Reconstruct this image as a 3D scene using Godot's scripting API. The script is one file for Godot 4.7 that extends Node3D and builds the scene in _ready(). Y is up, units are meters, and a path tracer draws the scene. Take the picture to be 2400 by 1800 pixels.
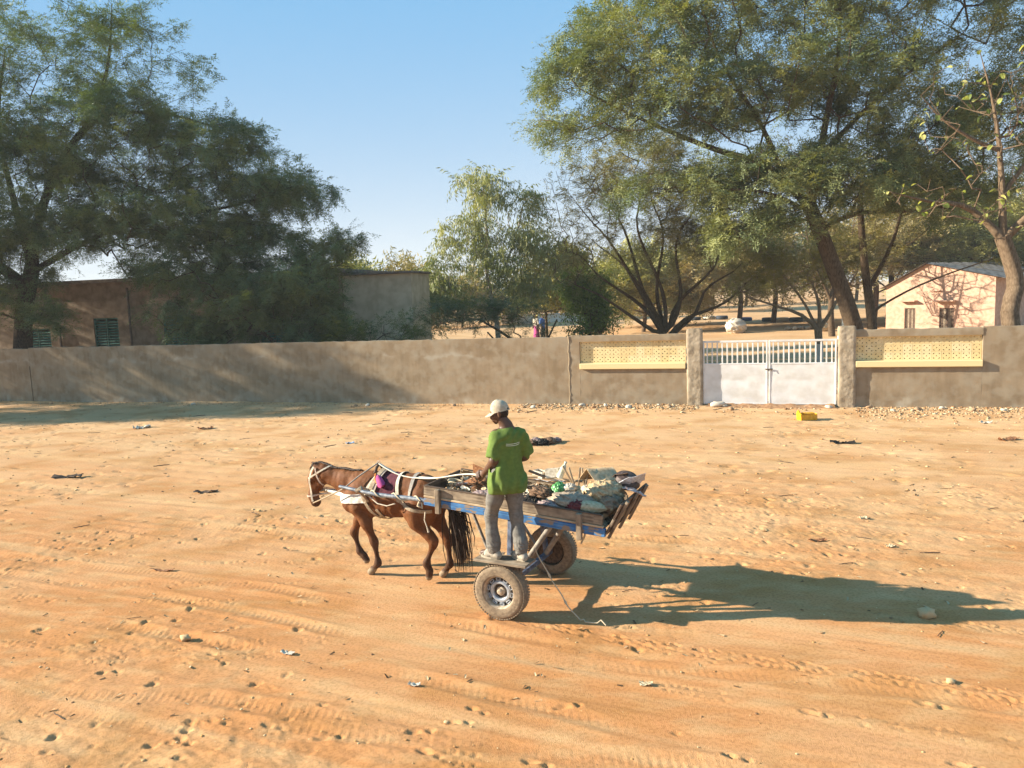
extends Node3D
# A sandy roadside: a horse cart with its driver passes a plastered wall with a white gate, trees behind.
# x right, y up, -z away from the camera. The cart and the horse are laid out in a frame of their own
# (RIG: x along the horse's heading, y up, z towards the horse's right).

const SUN_DIR := Vector3(0.928, -0.363, 0.081)
var RIG := Transform3D(Basis(Vector3(-0.9, 0, -0.436).normalized(), Vector3.UP, Vector3(0.436, 0, -0.9).normalized()), Vector3(0.11, 0, -8.35))
const WALL_A := Vector3(-19.72, 0, -29.42)
var WALL := Transform3D(Basis(Vector3(0.9542, 0, 0.2992), Vector3.UP, Vector3(-0.2992, 0, 0.9542)), WALL_A)
var used := {}
var M := {}


class MB:
	# collects triangles; corners are given counter-clockwise as seen from outside
	var v := PackedVector3Array()
	var n := PackedVector3Array()
	var t := PackedVector2Array()
	var c := PackedColorArray()
	var col := Color(1, 1, 1)

	func put(p: Vector3, nn: Vector3, uv: Vector2) -> void:
		v.push_back(p)
		n.push_back(nn)
		t.push_back(uv)
		c.push_back(col)

	func tri(a: Vector3, b: Vector3, d: Vector3, ua := Vector2.ZERO, ub := Vector2.ZERO, ud := Vector2.ZERO) -> void:
		var nn := (b - a).cross(d - a).normalized()
		put(a, nn, ua)
		put(d, nn, ud)
		put(b, nn, ub)

	func tri_s(a: Vector3, b: Vector3, d: Vector3, na: Vector3, nb: Vector3, nd: Vector3, ua := Vector2.ZERO, ub := Vector2.ZERO, ud := Vector2.ZERO) -> void:
		put(a, na, ua)
		put(d, nd, ud)
		put(b, nb, ub)

	func quad(a: Vector3, b: Vector3, d: Vector3, e: Vector3, s := Vector2.ZERO, w := Vector2.ZERO) -> void:
		var u1 := Vector2(w.x, s.y)
		var u2 := Vector2(s.x, w.y)
		tri(a, b, d, s, u1, w)
		tri(a, d, e, s, w, u2)

	func quad_out(a: Vector3, b: Vector3, d: Vector3, e: Vector3, o: Vector3) -> void:
		var f := (b - a).cross(e - a)
		if f.length_squared() < 1e-14:
			f = (d - b).cross(e - b)
		var l1 := (b - a).length()
		var l2 := (e - a).length()
		var w := Vector2(l1, l2)
		var swap := l2 > l1
		var ua := Vector2(0, 0)
		var ub := Vector2(0, l1) if swap else Vector2(l1, 0)
		var ud := Vector2(l2, l1) if swap else w
		var ue := Vector2(l2, 0) if swap else Vector2(0, l2)
		var k := Vector2(a.x + a.z * 0.7, a.y * 1.3 + a.z)
		if f.dot((a + b + d + e) * 0.25 - o) >= 0:
			tri(a, b, d, ua + k, ub + k, ud + k)
			tri(a, d, e, ua + k, ud + k, ue + k)
		else:
			tri(a, d, b, ua + k, ud + k, ub + k)
			tri(a, e, d, ua + k, ue + k, ud + k)

	func box(o: Vector3, size: Vector3, bs := Basis.IDENTITY, bev := 0.0) -> void:
		var h := size * 0.5
		bev = minf(bev, minf(h.x, minf(h.y, h.z)) * 0.6)
		var ks := [[1, 1, 1], [-1, 1, 1], [-1, -1, 1], [1, -1, 1], [1, 1, -1], [-1, 1, -1], [-1, -1, -1], [1, -1, -1]]
		var f := func(k: Array, axis: int) -> Vector3:
			var p := Vector3(k[0] * (h.x - bev), k[1] * (h.y - bev), k[2] * (h.z - bev))
			p[axis] = k[axis] * h[axis]
			return o + bs * p
		var face := [[0, [0, 3, 7, 4]], [0, [1, 2, 6, 5]], [1, [0, 1, 5, 4]], [1, [3, 2, 6, 7]], [2, [0, 1, 2, 3]], [2, [4, 5, 6, 7]]]
		for q in face:
			quad_out(f.call(ks[q[1][0]], q[0]), f.call(ks[q[1][1]], q[0]), f.call(ks[q[1][2]], q[0]), f.call(ks[q[1][3]], q[0]), o)
		if bev <= 0.0:
			return
		var edges := [[0, 1], [1, 2], [2, 3], [3, 0], [4, 5], [5, 6], [6, 7], [7, 4], [0, 4], [1, 5], [2, 6], [3, 7]]
		for e in edges:
			var ka: Array = ks[e[0]]
			var kb: Array = ks[e[1]]
			var ax := []
			for i in 3:
				if ka[i] == kb[i]:
					ax.append(i)
			quad_out(f.call(ka, ax[0]), f.call(kb, ax[0]), f.call(kb, ax[1]), f.call(ka, ax[1]), o)
		for k in ks:
			var a: Vector3 = f.call(k, 0)
			var b: Vector3 = f.call(k, 1)
			var d: Vector3 = f.call(k, 2)
			if (b - a).cross(d - a).dot(a - o) > 0:
				tri(a, b, d)
			else:
				tri(a, d, b)

	func bar(a: Vector3, b: Vector3, w: float, h: float, up := Vector3.UP, bev := 0.0) -> void:
		# a straight bar from a to b, w wide across and h high along up
		var x := (b - a).normalized()
		var z := x.cross(up).normalized()
		var y := z.cross(x).normalized()
		box((a + b) * 0.5, Vector3(a.distance_to(b), h, w), Basis(x, y, z), bev)

	func tube(pts: PackedVector3Array, rad: PackedFloat32Array, sides := 6, cap := true, flat := 1.0) -> void:
		var m := pts.size()
		var nrm := Vector3.UP
		var rings := []
		var norms := []
		var len := 0.0
		var lens := PackedFloat32Array()
		for i in m:
			var d := (pts[mini(i + 1, m - 1)] - pts[maxi(i - 1, 0)]).normalized()
			if i == 0:
				nrm = d.cross(Vector3.UP if absf(d.y) < 0.9 else Vector3.RIGHT).normalized()
			else:
				nrm = (nrm - d * nrm.dot(d)).normalized()
				len += pts[i].distance_to(pts[i - 1])
			lens.push_back(len)
			var bn := d.cross(nrm)
			var r := PackedVector3Array()
			var q := PackedVector3Array()
			for k in sides + 1:
				var an := TAU * k / sides
				var dir := nrm * cos(an) + bn * sin(an) * flat
				r.push_back(pts[i] + dir * rad[i])
				q.push_back(dir.normalized())
			rings.append(r)
			norms.append(q)
		for i in m - 1:
			for k in sides:
				var u0 := float(k) / sides
				var u1 := float(k + 1) / sides
				tri_s(rings[i][k], rings[i][k + 1], rings[i + 1][k + 1], norms[i][k], norms[i][k + 1], norms[i + 1][k + 1], Vector2(lens[i], u0), Vector2(lens[i], u1), Vector2(lens[i + 1], u1))
				tri_s(rings[i][k], rings[i + 1][k + 1], rings[i + 1][k], norms[i][k], norms[i + 1][k + 1], norms[i + 1][k], Vector2(lens[i], u0), Vector2(lens[i + 1], u1), Vector2(lens[i + 1], u0))
		if cap:
			for k in sides:
				tri(pts[0], rings[0][k + 1], rings[0][k])
				tri(pts[m - 1], rings[m - 1][k], rings[m - 1][k + 1])

	func rod(a: Vector3, b: Vector3, ra: float, rb: float, sides := 8) -> void:
		tube(PackedVector3Array([a, b]), PackedFloat32Array([ra, rb]), sides)

	func grid(p: Array, wrap := false, double := 0.0) -> void:
		# rows of points; smooth; faces the side from which row index runs down and column index runs right
		var nr := p.size()
		var nc: int = p[0].size()
		var nn := []
		for i in nr:
			var row := PackedVector3Array()
			for j in nc:
				var jl := (j - 1 + nc) % nc if wrap else maxi(j - 1, 0)
				var jr := (j + 1) % nc if wrap else mini(j + 1, nc - 1)
				var d1: Vector3 = p[i][jr] - p[i][jl]
				var d2: Vector3 = p[mini(i + 1, nr - 1)][j] - p[maxi(i - 1, 0)][j]
				var q := d2.cross(d1)
				row.push_back(q.normalized() if q.length_squared() > 1e-16 else Vector3.UP)
			nn.append(row)
		for i in nr - 1:
			for j in (nc if wrap else nc - 1):
				var k := (j + 1) % nc
				var a: Vector3 = p[i][j]
				var b: Vector3 = p[i + 1][j]
				var d: Vector3 = p[i + 1][k]
				var e: Vector3 = p[i][k]
				var ua := Vector2(float(j) / nc, float(i) / nr)
				var ub := Vector2(float(j) / nc, float(i + 1) / nr)
				var ud := Vector2(float(j + 1) / nc, float(i + 1) / nr)
				var ue := Vector2(float(j + 1) / nc, float(i) / nr)
				tri_s(a, b, d, nn[i][j], nn[i + 1][j], nn[i + 1][k], ua, ub, ud)
				tri_s(a, d, e, nn[i][j], nn[i + 1][k], nn[i][k], ua, ud, ue)
				if double > 0.0:
					var a2: Vector3 = a - nn[i][j] * double
					var b2: Vector3 = b - nn[i + 1][j] * double
					var d2: Vector3 = d - nn[i + 1][k] * double
					var e2: Vector3 = e - nn[i][k] * double
					tri_s(a2, d2, b2, -nn[i][j], -nn[i + 1][k], -nn[i + 1][j], ua, ud, ub)
					tri_s(a2, e2, d2, -nn[i][j], -nn[i][k], -nn[i + 1][k], ua, ue, ud)
		if double > 0.0:
			for i in nr - 1:
				for s in ([] if wrap else [0, nc - 1]):
					var o: Vector3 = p[i][nc / 2]
					quad_out(p[i][s], p[i + 1][s], p[i + 1][s] - nn[i + 1][s] * double, p[i][s] - nn[i][s] * double, o)
			for j in (nc if wrap else nc - 1):
				var k := (j + 1) % nc
				for s in [0, nr - 1]:
					var o: Vector3 = p[nr / 2][j]
					quad_out(p[s][j], p[s][k], p[s][k] - nn[s][k] * double, p[s][j] - nn[s][j] * double, o)

	func lathe(o: Vector3, axis: Vector3, prof: Array, sides := 32, from := 0.0, to := TAU) -> void:
		# profile of (radius, along axis) pairs, outer side on the left hand when walking it
		var ref := Vector3.UP if absf(axis.y) < 0.9 else Vector3.RIGHT
		var e1 := axis.cross(ref).normalized()
		var e2 := axis.cross(e1).normalized()
		for i in prof.size() - 1:
			var p: Vector2 = prof[i]
			var q: Vector2 = prof[i + 1]
			if p.distance_to(q) < 1e-6:
				continue
			var tg := (q - p).normalized()
			var n2 := Vector2(tg.y, -tg.x)
			for k in sides:
				var a0 := lerpf(from, to, float(k) / sides)
				var a1 := lerpf(from, to, float(k + 1) / sides)
				var d0 := e1 * cos(a0) + e2 * sin(a0)
				var d1 := e1 * cos(a1) + e2 * sin(a1)
				var p0 := o + d0 * p.x + axis * p.y
				var p1 := o + d1 * p.x + axis * p.y
				var q0 := o + d0 * q.x + axis * q.y
				var q1 := o + d1 * q.x + axis * q.y
				var m0 := (d0 * n2.x + axis * n2.y).normalized()
				var m1 := (d1 * n2.x + axis * n2.y).normalized()
				if (q1 - p0).cross(p1 - q0).dot(m0 + m1) < 0.0:
					tri_s(p0, p1, q1, m0, m1, m1)
					tri_s(p0, q1, q0, m0, m1, m0)
				else:
					tri_s(p0, q1, p1, m0, m1, m1)
					tri_s(p0, q0, q1, m0, m0, m1)

	func prism(poly: PackedVector2Array, tr: Transform3D, depth: float) -> void:
		# a flat polygon in the transform's xy plane, carried along its -z by depth
		var ix := Geometry2D.triangulate_polygon(poly)
		var a := tr.basis.z
		for i in range(0, ix.size(), 3):
			var p := tr * Vector3(poly[ix[i]].x, poly[ix[i]].y, 0)
			var q := tr * Vector3(poly[ix[i + 1]].x, poly[ix[i + 1]].y, 0)
			var r := tr * Vector3(poly[ix[i + 2]].x, poly[ix[i + 2]].y, 0)
			if (q - p).cross(r - p).dot(a) < 0:
				var s := q
				q = r
				r = s
			tri(p, q, r, poly[ix[i]], poly[ix[i + 1]], poly[ix[i + 2]])
			tri(p - a * depth, r - a * depth, q - a * depth, poly[ix[i]], poly[ix[i + 2]], poly[ix[i + 1]])
		var area := 0.0
		for i in poly.size():
			area += poly[i].cross(poly[(i + 1) % poly.size()])
		var cw := area < 0.0
		for i in poly.size():
			var p := tr * Vector3(poly[i].x, poly[i].y, 0)
			var j := (i + 1) % poly.size()
			var q := tr * Vector3(poly[j].x, poly[j].y, 0)
			if cw:
				quad(p, q, q - a * depth, p - a * depth, Vector2.ZERO, Vector2(p.distance_to(q), depth))
			else:
				quad(q, p, p - a * depth, q - a * depth, Vector2.ZERO, Vector2(p.distance_to(q), depth))

	func mesh() -> ArrayMesh:
		var ar := []
		ar.resize(Mesh.ARRAY_MAX)
		ar[Mesh.ARRAY_VERTEX] = v
		ar[Mesh.ARRAY_NORMAL] = n
		ar[Mesh.ARRAY_TEX_UV] = t
		ar[Mesh.ARRAY_COLOR] = c
		var m := ArrayMesh.new()
		m.add_surface_from_arrays(Mesh.PRIMITIVE_TRIANGLES, ar)
		return m


func numbered(called: String) -> String:
	var k: int = used.get(called, 0)
	used[called] = k + 1
	return called if k == 0 else "%s_%03d" % [called, k]


func tag(o: Node, label: String, category: String, group := "") -> void:
	o.set_meta("label", label)
	o.set_meta("category", category)
	if group != "":
		o.set_meta("group", group)


func thing(called: String, label: String, category: String, tr := Transform3D.IDENTITY, group := "") -> Node3D:
	var o := Node3D.new()
	o.name = numbered(called)
	add_child(o)
	o.transform = tr
	tag(o, label, category, group)
	return o


func part(parent: Node, called: String, mesh: Mesh, m: Material, tr := Transform3D.IDENTITY) -> MeshInstance3D:
	var o := MeshInstance3D.new()
	o.name = called
	o.mesh = mesh
	o.material_override = m
	o.transform = tr
	o.cast_shadow = GeometryInstance3D.SHADOW_CASTING_SETTING_ON
	parent.add_child(o, true)
	return o


func solo(called: String, mesh: Mesh, m: Material, label: String, category: String, tr := Transform3D.IDENTITY, group := "") -> MeshInstance3D:
	var o := part(self, numbered(called), mesh, m, tr)
	tag(o, label, category, group)
	return o


func struct(called: String, mesh: Mesh, m: Material, tr := Transform3D.IDENTITY) -> MeshInstance3D:
	var o := part(self, numbered(called), mesh, m, tr)
	o.set_meta("kind", "structure")
	return o


func many(parent: Node, called: String, mesh: Mesh, m: Material, trs: Array, cols := []) -> MultiMeshInstance3D:
	var mm := MultiMesh.new()
	mm.transform_format = MultiMesh.TRANSFORM_3D
	mm.use_colors = cols.size() > 0
	mm.mesh = mesh
	mm.instance_count = trs.size()
	for i in trs.size():
		mm.set_instance_transform(i, trs[i])
		if cols.size() > 0:
			mm.set_instance_color(i, cols[i])
	var o := MultiMeshInstance3D.new()
	o.multimesh = mm
	o.name = called
	o.material_override = m
	o.set_meta("kind", "stuff")
	parent.add_child(o, true)
	return o


func lin(r: float, g: float, b: float) -> Color:
	return Color(r, g, b).linear_to_srgb()


func mat(c: Color, rough := 0.9, spec := 0.3) -> StandardMaterial3D:
	# c is a linear base colour
	var m := StandardMaterial3D.new()
	m.albedo_color = c.linear_to_srgb()
	m.roughness = rough
	m.metallic_specular = spec
	m.cull_mode = BaseMaterial3D.CULL_DISABLED
	return m


func noise(seed_: int, freq: float, oct := 4, kind := FastNoiseLite.TYPE_SIMPLEX_SMOOTH) -> FastNoiseLite:
	var f := FastNoiseLite.new()
	f.seed = seed_
	f.frequency = freq
	f.noise_type = kind
	f.fractal_octaves = oct
	return f


func noise_tex(seed_: int, size: int, freq: float, oct: int, lo: Color, hi: Color, contrast := 1.0) -> ImageTexture:
	# seamless; lo and hi are linear colours, stored as sRGB
	var im := noise(seed_, freq, oct).get_seamless_image(size, size)
	im.convert(Image.FORMAT_RGB8)
	var out := Image.create(size, size, false, Image.FORMAT_RGB8)
	var ramp := []
	for i in 256:
		var k := clampf((i / 255.0 - 0.5) * contrast + 0.5, 0, 1)
		ramp.append(lo.lerp(hi, k).linear_to_srgb())
	for y in size:
		for x in size:
			out.set_pixel(x, y, ramp[im.get_pixel(x, y).r8])
	return ImageTexture.create_from_image(out)


func grey_tex(seed_: int, size: int, freq: float, oct: int) -> ImageTexture:
	var im := noise(seed_, freq, oct).get_seamless_image(size, size)
	im.convert(Image.FORMAT_RGB8)
	return ImageTexture.create_from_image(im)


func tri_map(m: StandardMaterial3D, scale: float, world := true) -> void:
	m.uv1_triplanar = true
	m.uv1_world_triplanar = world
	m.uv1_scale = Vector3.ONE * scale


func bump(m: StandardMaterial3D, tex: Texture2D, cm: float) -> void:
	m.heightmap_enabled = true
	m.heightmap_texture = tex
	m.heightmap_scale = cm


func wood_tex(seed_: int, dark: Color, light: Color) -> ImageTexture:
	# grain along u
	var w := 512
	var h := 128
	var f1 := noise(seed_, 0.05, 4)
	var f2 := noise(seed_ + 1, 0.012, 3)
	var im := Image.create(w, h, false, Image.FORMAT_RGB8)
	for y in h:
		for x in w:
			var g := f1.get_noise_2d(x * 0.04, y * 2.2) * 0.6 + f1.get_noise_2d(x * 0.15 + 90, y * 7.0) * 0.35 + f2.get_noise_2d(x * 1.2, y * 1.5) * 0.5
			var k := clampf(0.5 + g, 0, 1)
			im.set_pixel(x, y, dark.lerp(light, k).linear_to_srgb())
	return ImageTexture.create_from_image(im)


func wood(seed_: int, dark: Color, light: Color, per_m := 0.8) -> StandardMaterial3D:
	var m := mat(Color(1, 1, 1), 0.85)
	var tx := wood_tex(seed_, dark, light)
	m.albedo_texture = tx
	m.uv1_scale = Vector3(per_m, per_m * 2.5, 1)
	bump(m, tx, 0.25)
	return m


# ---------------------------------------------------------------- camera, sky, sun
func set_view() -> void:
	var p := deg_to_rad(6.6)
	var r := deg_to_rad(2.15)
	var fwd := Vector3(0, -sin(p), -cos(p))
	var u0 := Vector3(0, cos(p), -sin(p))
	var right := Vector3.RIGHT * cos(r) - u0 * sin(r)
	var up := u0 * cos(r) + Vector3.RIGHT * sin(r)
	var cam := Camera3D.new()
	cam.name = "camera"
	cam.transform = Transform3D(Basis(right, up, -fwd), Vector3(0, 3.35, 0))
	cam.fov = rad_to_deg(2.0 * atan(900.0 / 1803.0))
	cam.near = 0.1
	cam.far = 3000.0
	add_child(cam)
	cam.current = true
	var we := WorldEnvironment.new()
	we.name = "environment"
	var env := Environment.new()
	env.background_mode = Environment.BG_SKY
	var sky := Sky.new()
	var sm := ProceduralSkyMaterial.new()
	sm.sky_top_color = Color(0.290, 0.497, 0.645)
	sm.sky_horizon_color = Color(0.685, 0.692, 0.688)
	sm.sky_curve = 0.125
	sm.ground_bottom_color = Color(0.45, 0.34, 0.23)
	sm.ground_horizon_color = Color(0.75, 0.68, 0.58)
	sm.sun_angle_max = 30.0
	sky.sky_material = sm
	env.sky = sky
	env.tonemap_mode = Environment.TONE_MAPPER_LINEAR
	env.tonemap_exposure = 2.72
	env.fog_enabled = true
	env.fog_density = 0.0007
	env.fog_light_color = Color(0.88, 0.89, 0.88)
	env.sdfgi_enabled = true
	env.ssao_enabled = true
	env.ssil_enabled = true
	env.background_energy_multiplier = 0.84
	we.environment = env
	add_child(we)
	var sun := DirectionalLight3D.new()
	sun.name = "sun"
	add_child(sun)
	sun.look_at_from_position(Vector3.ZERO, SUN_DIR)
	sun.light_energy = 1.6
	sun.light_color = Color(1.0, 0.965, 0.895)
	sun.light_angular_distance = 0.5
	sun.shadow_enabled = true


# ---------------------------------------------------------------- ground
var n_big := noise(3, 0.11, 2)
var n_mid := noise(4, 0.55, 3)
var n_fine := noise(5, 3.0, 3)
var n_rough := noise(6, 0.22, 2)
var n_streak := noise(7, 1.0, 3)
var n_col := noise(8, 0.35, 4)
var n_col2 := noise(9, 2.2, 3)


func beyond(x: float, z: float) -> float:
	# metres behind the wall's front face
	return -(Vector3(x, 0, z) - WALL_A).dot(WALL.basis.z)


func gh(x: float, z: float) -> float:
	var b := beyond(x, z)
	var h := 0.012 * maxf(b - 3.0, 0.0) if b < 150 else 1.76 + (b - 150.0) * 0.002
	var k := exp(-absf(b) * 0.9) * 0.05
	return h + k + n_big.get_noise_2d(x, z) * 0.04


func rough_at(x: float, z: float) -> float:
	var q := 0.55 + n_rough.get_noise_2d(x, z) * 0.9
	q += 0.75 * exp(-(pow((x - 4.0) / 3.4, 2) + pow((z + 11.6) / 2.3, 2)))
	q += 0.6 * exp(-(pow((x + 3.0) / 2.6, 2) + pow((z + 5.3) / 0.8, 2)))
	q -= 0.5 * exp(-(pow((x - 1.5) / 3.0, 2) + pow((z + 6.4) / 0.9, 2)))
	q -= 0.4 * exp(-(pow((x + 4.5) / 3.5, 2) + pow((z + 8.6) / 1.3, 2)))
	return clampf(q, 0.12, 1.5)


func detail_h(x: float, z: float) -> float:
	var q := rough_at(x, z)
	var a := x * 0.915 + z * 0.404
	var b := -x * 0.404 + z * 0.915
	var h := n_mid.get_noise_2d(x * 2.0, z * 2.0) * 0.012 * q + n_fine.get_noise_2d(x * 1.3, z * 1.3) * 0.006 * q + n_fine.get_noise_2d(x * 4.5 + 31.0, z * 5.5) * 0.0042 * q * clampf((z + 13.0) * 0.7, 0.0, 1.0)
	h += n_streak.get_noise_2d(a * 0.045, b * 2.6) * 0.013 + n_streak.get_noise_2d(a * 0.9 + 70.0, b * 9.0) * 0.0035 * clampf((z + 13.0) * 0.7, 0.0, 1.0)
	if z > -22.0:
		for r in RUTS:
			var u: float = x - r[0]
			if u < r[4] or u > r[5]:
				continue
			var d: float = absf(z - r[1] - r[2] * u - r[3] * u * u - n_mid.get_noise_1d(u * 0.5 + r[1]) * 0.12) * 0.91
			if d < 0.24:
				var fade := clampf(minf(u - r[4], r[5] - u), 0, 1) * clampf(0.55 + n_mid.get_noise_2d(u * 0.7, r[1] * 3.0) * 1.2, 0, 1)
				h += fade * (0.011 * exp(-pow((d - 0.135) / 0.04, 2)) - 0.013 * exp(-pow(d / 0.075, 2)) * (1.0 + 0.35 * sin(u * 92.0)))
	return h


# older wheel ruts: through x, z with slope and bend, from and to along x
const RUTS := [[-4.0, -9.2, 0.42, 0.012, -6.0, 4.6], [-4.0, -10.7, 0.40, 0.012, -7.0, 4.0], [-4.0, -7.75, 0.36, 0.02, -4.0, 5.0], [-4.0, -8.55, 0.44, 0.01, -5.0, 3.0], [-5.0, -12.6, 0.34, 0.006, -9.0, 8.0], [-5.0, -11.6, 0.36, 0.006, -8.0, 6.0], [-3.0, -6.3, 0.24, 0.03, -4.0, 3.4],
	[0.0, -5.35, 0.20, 0.0, -5.0, 4.0], [1.0, -6.6, 0.30, 0.01, -2.0, 5.0], [3.0, -11.2, 0.22, 0.004, -2.0, 7.0], [3.0, -12.6, 0.20, 0.004, -5.0, 9.0], [2.0, -14.6, 0.24, 0.0, -12.0, 10.0], [2.0, -16.0, 0.25, 0.0, -14.0, 11.0], [-6.0, -6.9, 0.30, 0.02, -2.0, 3.0], [1.5, -18.5, 0.28, 0.0, -14.0, 12.0]]


class Field:
	var x0 := 0.0
	var dx := 0.0
	var nx := 0
	var zs := PackedFloat32Array()
	var h := PackedFloat32Array()

	func dent(x: float, z: float, rx: float, rz: float, an: float, depth: float, rim: float) -> void:
		var ca := cos(an)
		var sa := sin(an)
		var reach := maxf(rx, rz) * 1.75
		var i0 := clampi(int((x - reach - x0) / dx), 0, nx - 1)
		var i1 := clampi(int((x + reach - x0) / dx) + 1, 0, nx - 1)
		var lo := 0
		var hi := zs.size() - 1
		if z > zs[0] or z < zs[hi] or x < x0 or x > x0 + dx * nx:
			return
		while hi - lo > 1:
			var md := (lo + hi) / 2
			if zs[md] > z + reach:
				lo = md
			else:
				hi = md
		var j := lo
		while j < zs.size() and zs[j] > z - reach:
			for i in range(i0, i1 + 1):
				var px := x0 + i * dx - x
				var pz := zs[j] - z
				var u := (px * ca + pz * sa) / rx
				var w := (-px * sa + pz * ca) / rz
				var d := sqrt(u * u + w * w)
				if d < 1.0:
					h[j * nx + i] -= depth * (1.0 - d * d * d)
					if d > 0.7:
						h[j * nx + i] += rim * (d - 0.7) / 0.3
				elif d < 1.7:
					h[j * nx + i] += rim * (1.7 - d) / 0.7
			j += 1


func make_field(x0: float, x1: float, dx: float, z0: float, z1: float, k: float) -> Field:
	var f := Field.new()
	f.x0 = x0
	f.dx = dx
	f.nx = int(round((x1 - x0) / dx)) + 1
	var z := z0
	while z > z1:
		f.zs.push_back(z)
		z -= k * absf(z)
	f.zs.push_back(z1)
	f.h.resize(f.nx * f.zs.size())
	for j in f.zs.size():
		for i in f.nx:
			f.h[j * f.nx + i] = detail_h(x0 + i * dx, f.zs[j])
	return f


func sand_color(x: float, z: float) -> Color:
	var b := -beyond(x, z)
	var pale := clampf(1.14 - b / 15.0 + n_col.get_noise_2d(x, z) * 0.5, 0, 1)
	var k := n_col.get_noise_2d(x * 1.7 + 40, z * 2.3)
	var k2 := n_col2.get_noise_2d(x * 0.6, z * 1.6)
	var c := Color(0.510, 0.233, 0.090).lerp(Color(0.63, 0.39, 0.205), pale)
	var sk := n_streak.get_noise_2d((x * 0.915 + z * 0.404) * 0.05 + 11.0, (-x * 0.404 + z * 0.915) * 1.7)
	c = c.lerp(Color(0.62, 0.385, 0.19), clampf(sk * 1.3, 0, 0.6))
	c = c.lerp(Color(0.41, 0.192, 0.064), clampf(k * 1.1 + 0.05, 0, 0.6))
	c = c.lerp(Color(0.56, 0.352, 0.170), clampf(k2 * 0.8, 0, 0.45))
	return c


func field_mesh(f: Field, m: ArrayMesh, edge: Callable) -> void:
	var nz := f.zs.size()
	var nx := f.nx
	var v := PackedVector3Array()
	var n := PackedVector3Array()
	var c := PackedColorArray()
	v.resize(nx * nz)
	n.resize(nx * nz)
	c.resize(nx * nz)
	for j in nz:
		var z := f.zs[j]
		for i in nx:
			var x := f.x0 + i * f.dx
			v[j * nx + i] = Vector3(x, gh(x, z) + f.h[j * nx + i] * float(edge.call(x, z)), z)
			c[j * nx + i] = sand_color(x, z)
	for j in nz:
		for i in nx:
			var a := v[j * nx + maxi(i - 1, 0)]
			var b := v[j * nx + mini(i + 1, nx - 1)]
			var d := v[maxi(j - 1, 0) * nx + i]
			var e := v[mini(j + 1, nz - 1) * nx + i]
			n[j * nx + i] = (d - e).cross(b - a).normalized()
	var ix := PackedInt32Array()
	ix.resize((nx - 1) * (nz - 1) * 6)
	var q := 0
	for j in nz - 1:
		for i in nx - 1:
			var a := j * nx + i
			ix[q] = a
			ix[q + 1] = a + nx
			ix[q + 2] = a + 1
			ix[q + 3] = a + 1
			ix[q + 4] = a + nx
			ix[q + 5] = a + nx + 1
			q += 6
	var ar := []
	ar.resize(Mesh.ARRAY_MAX)
	ar[Mesh.ARRAY_VERTEX] = v
	ar[Mesh.ARRAY_NORMAL] = n
	ar[Mesh.ARRAY_COLOR] = c
	ar[Mesh.ARRAY_INDEX] = ix
	m.add_surface_from_arrays(Mesh.PRIMITIVE_TRIANGLES, ar)


var field_a: Field
var field_b: Field


func top_at(x: float, z: float) -> float:
	# the height of the sand as it was built
	var f := field_a if (z > -12.0 and absf(x) < 9.5) else field_b
	if z > f.zs[0] or z < f.zs[f.zs.size() - 1] or x < f.x0 or x > f.x0 + f.dx * (f.nx - 1):
		return gh(x, z)
	var i := clampi(int((x - f.x0) / f.dx), 0, f.nx - 1)
	var lo := 0
	var hi := f.zs.size() - 1
	while hi - lo > 1:
		var md := (lo + hi) / 2
		if f.zs[md] > z:
			lo = md
		else:
			hi = md
	return gh(x, z) + f.h[lo * f.nx + i]


func tread(x: float, z: float, dir: Vector2, length: float, width: float, depth: float, pitch: float, gap: float, rg: RandomNumberGenerator) -> void:
	# the print of a lugged tyre
	var n := int(length / pitch)
	var side := Vector2(-dir.y, dir.x)
	for i in n:
		if rg.randf() < gap * (0.4 + 0.9 * absf(sin(i * 0.11))):
			continue
		for s in [-1, 1]:
			var p: Vector2 = Vector2(x, z) + dir * (i + (0.5 if s > 0 else 0.0)) * pitch + side * s * width * 0.5 + side * (sin(i * 0.05) * 0.05 + rg.randf_range(-0.02, 0.02)) + dir * rg.randf_range(-0.015, 0.015)
			var f := field_a if p.y > -12.0 else field_b
			f.dent(p.x, p.y, width * 0.42, pitch * 0.42, atan2(side.y, side.x), depth * rg.randf_range(0.5, 1.1), depth * 0.35)


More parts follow.
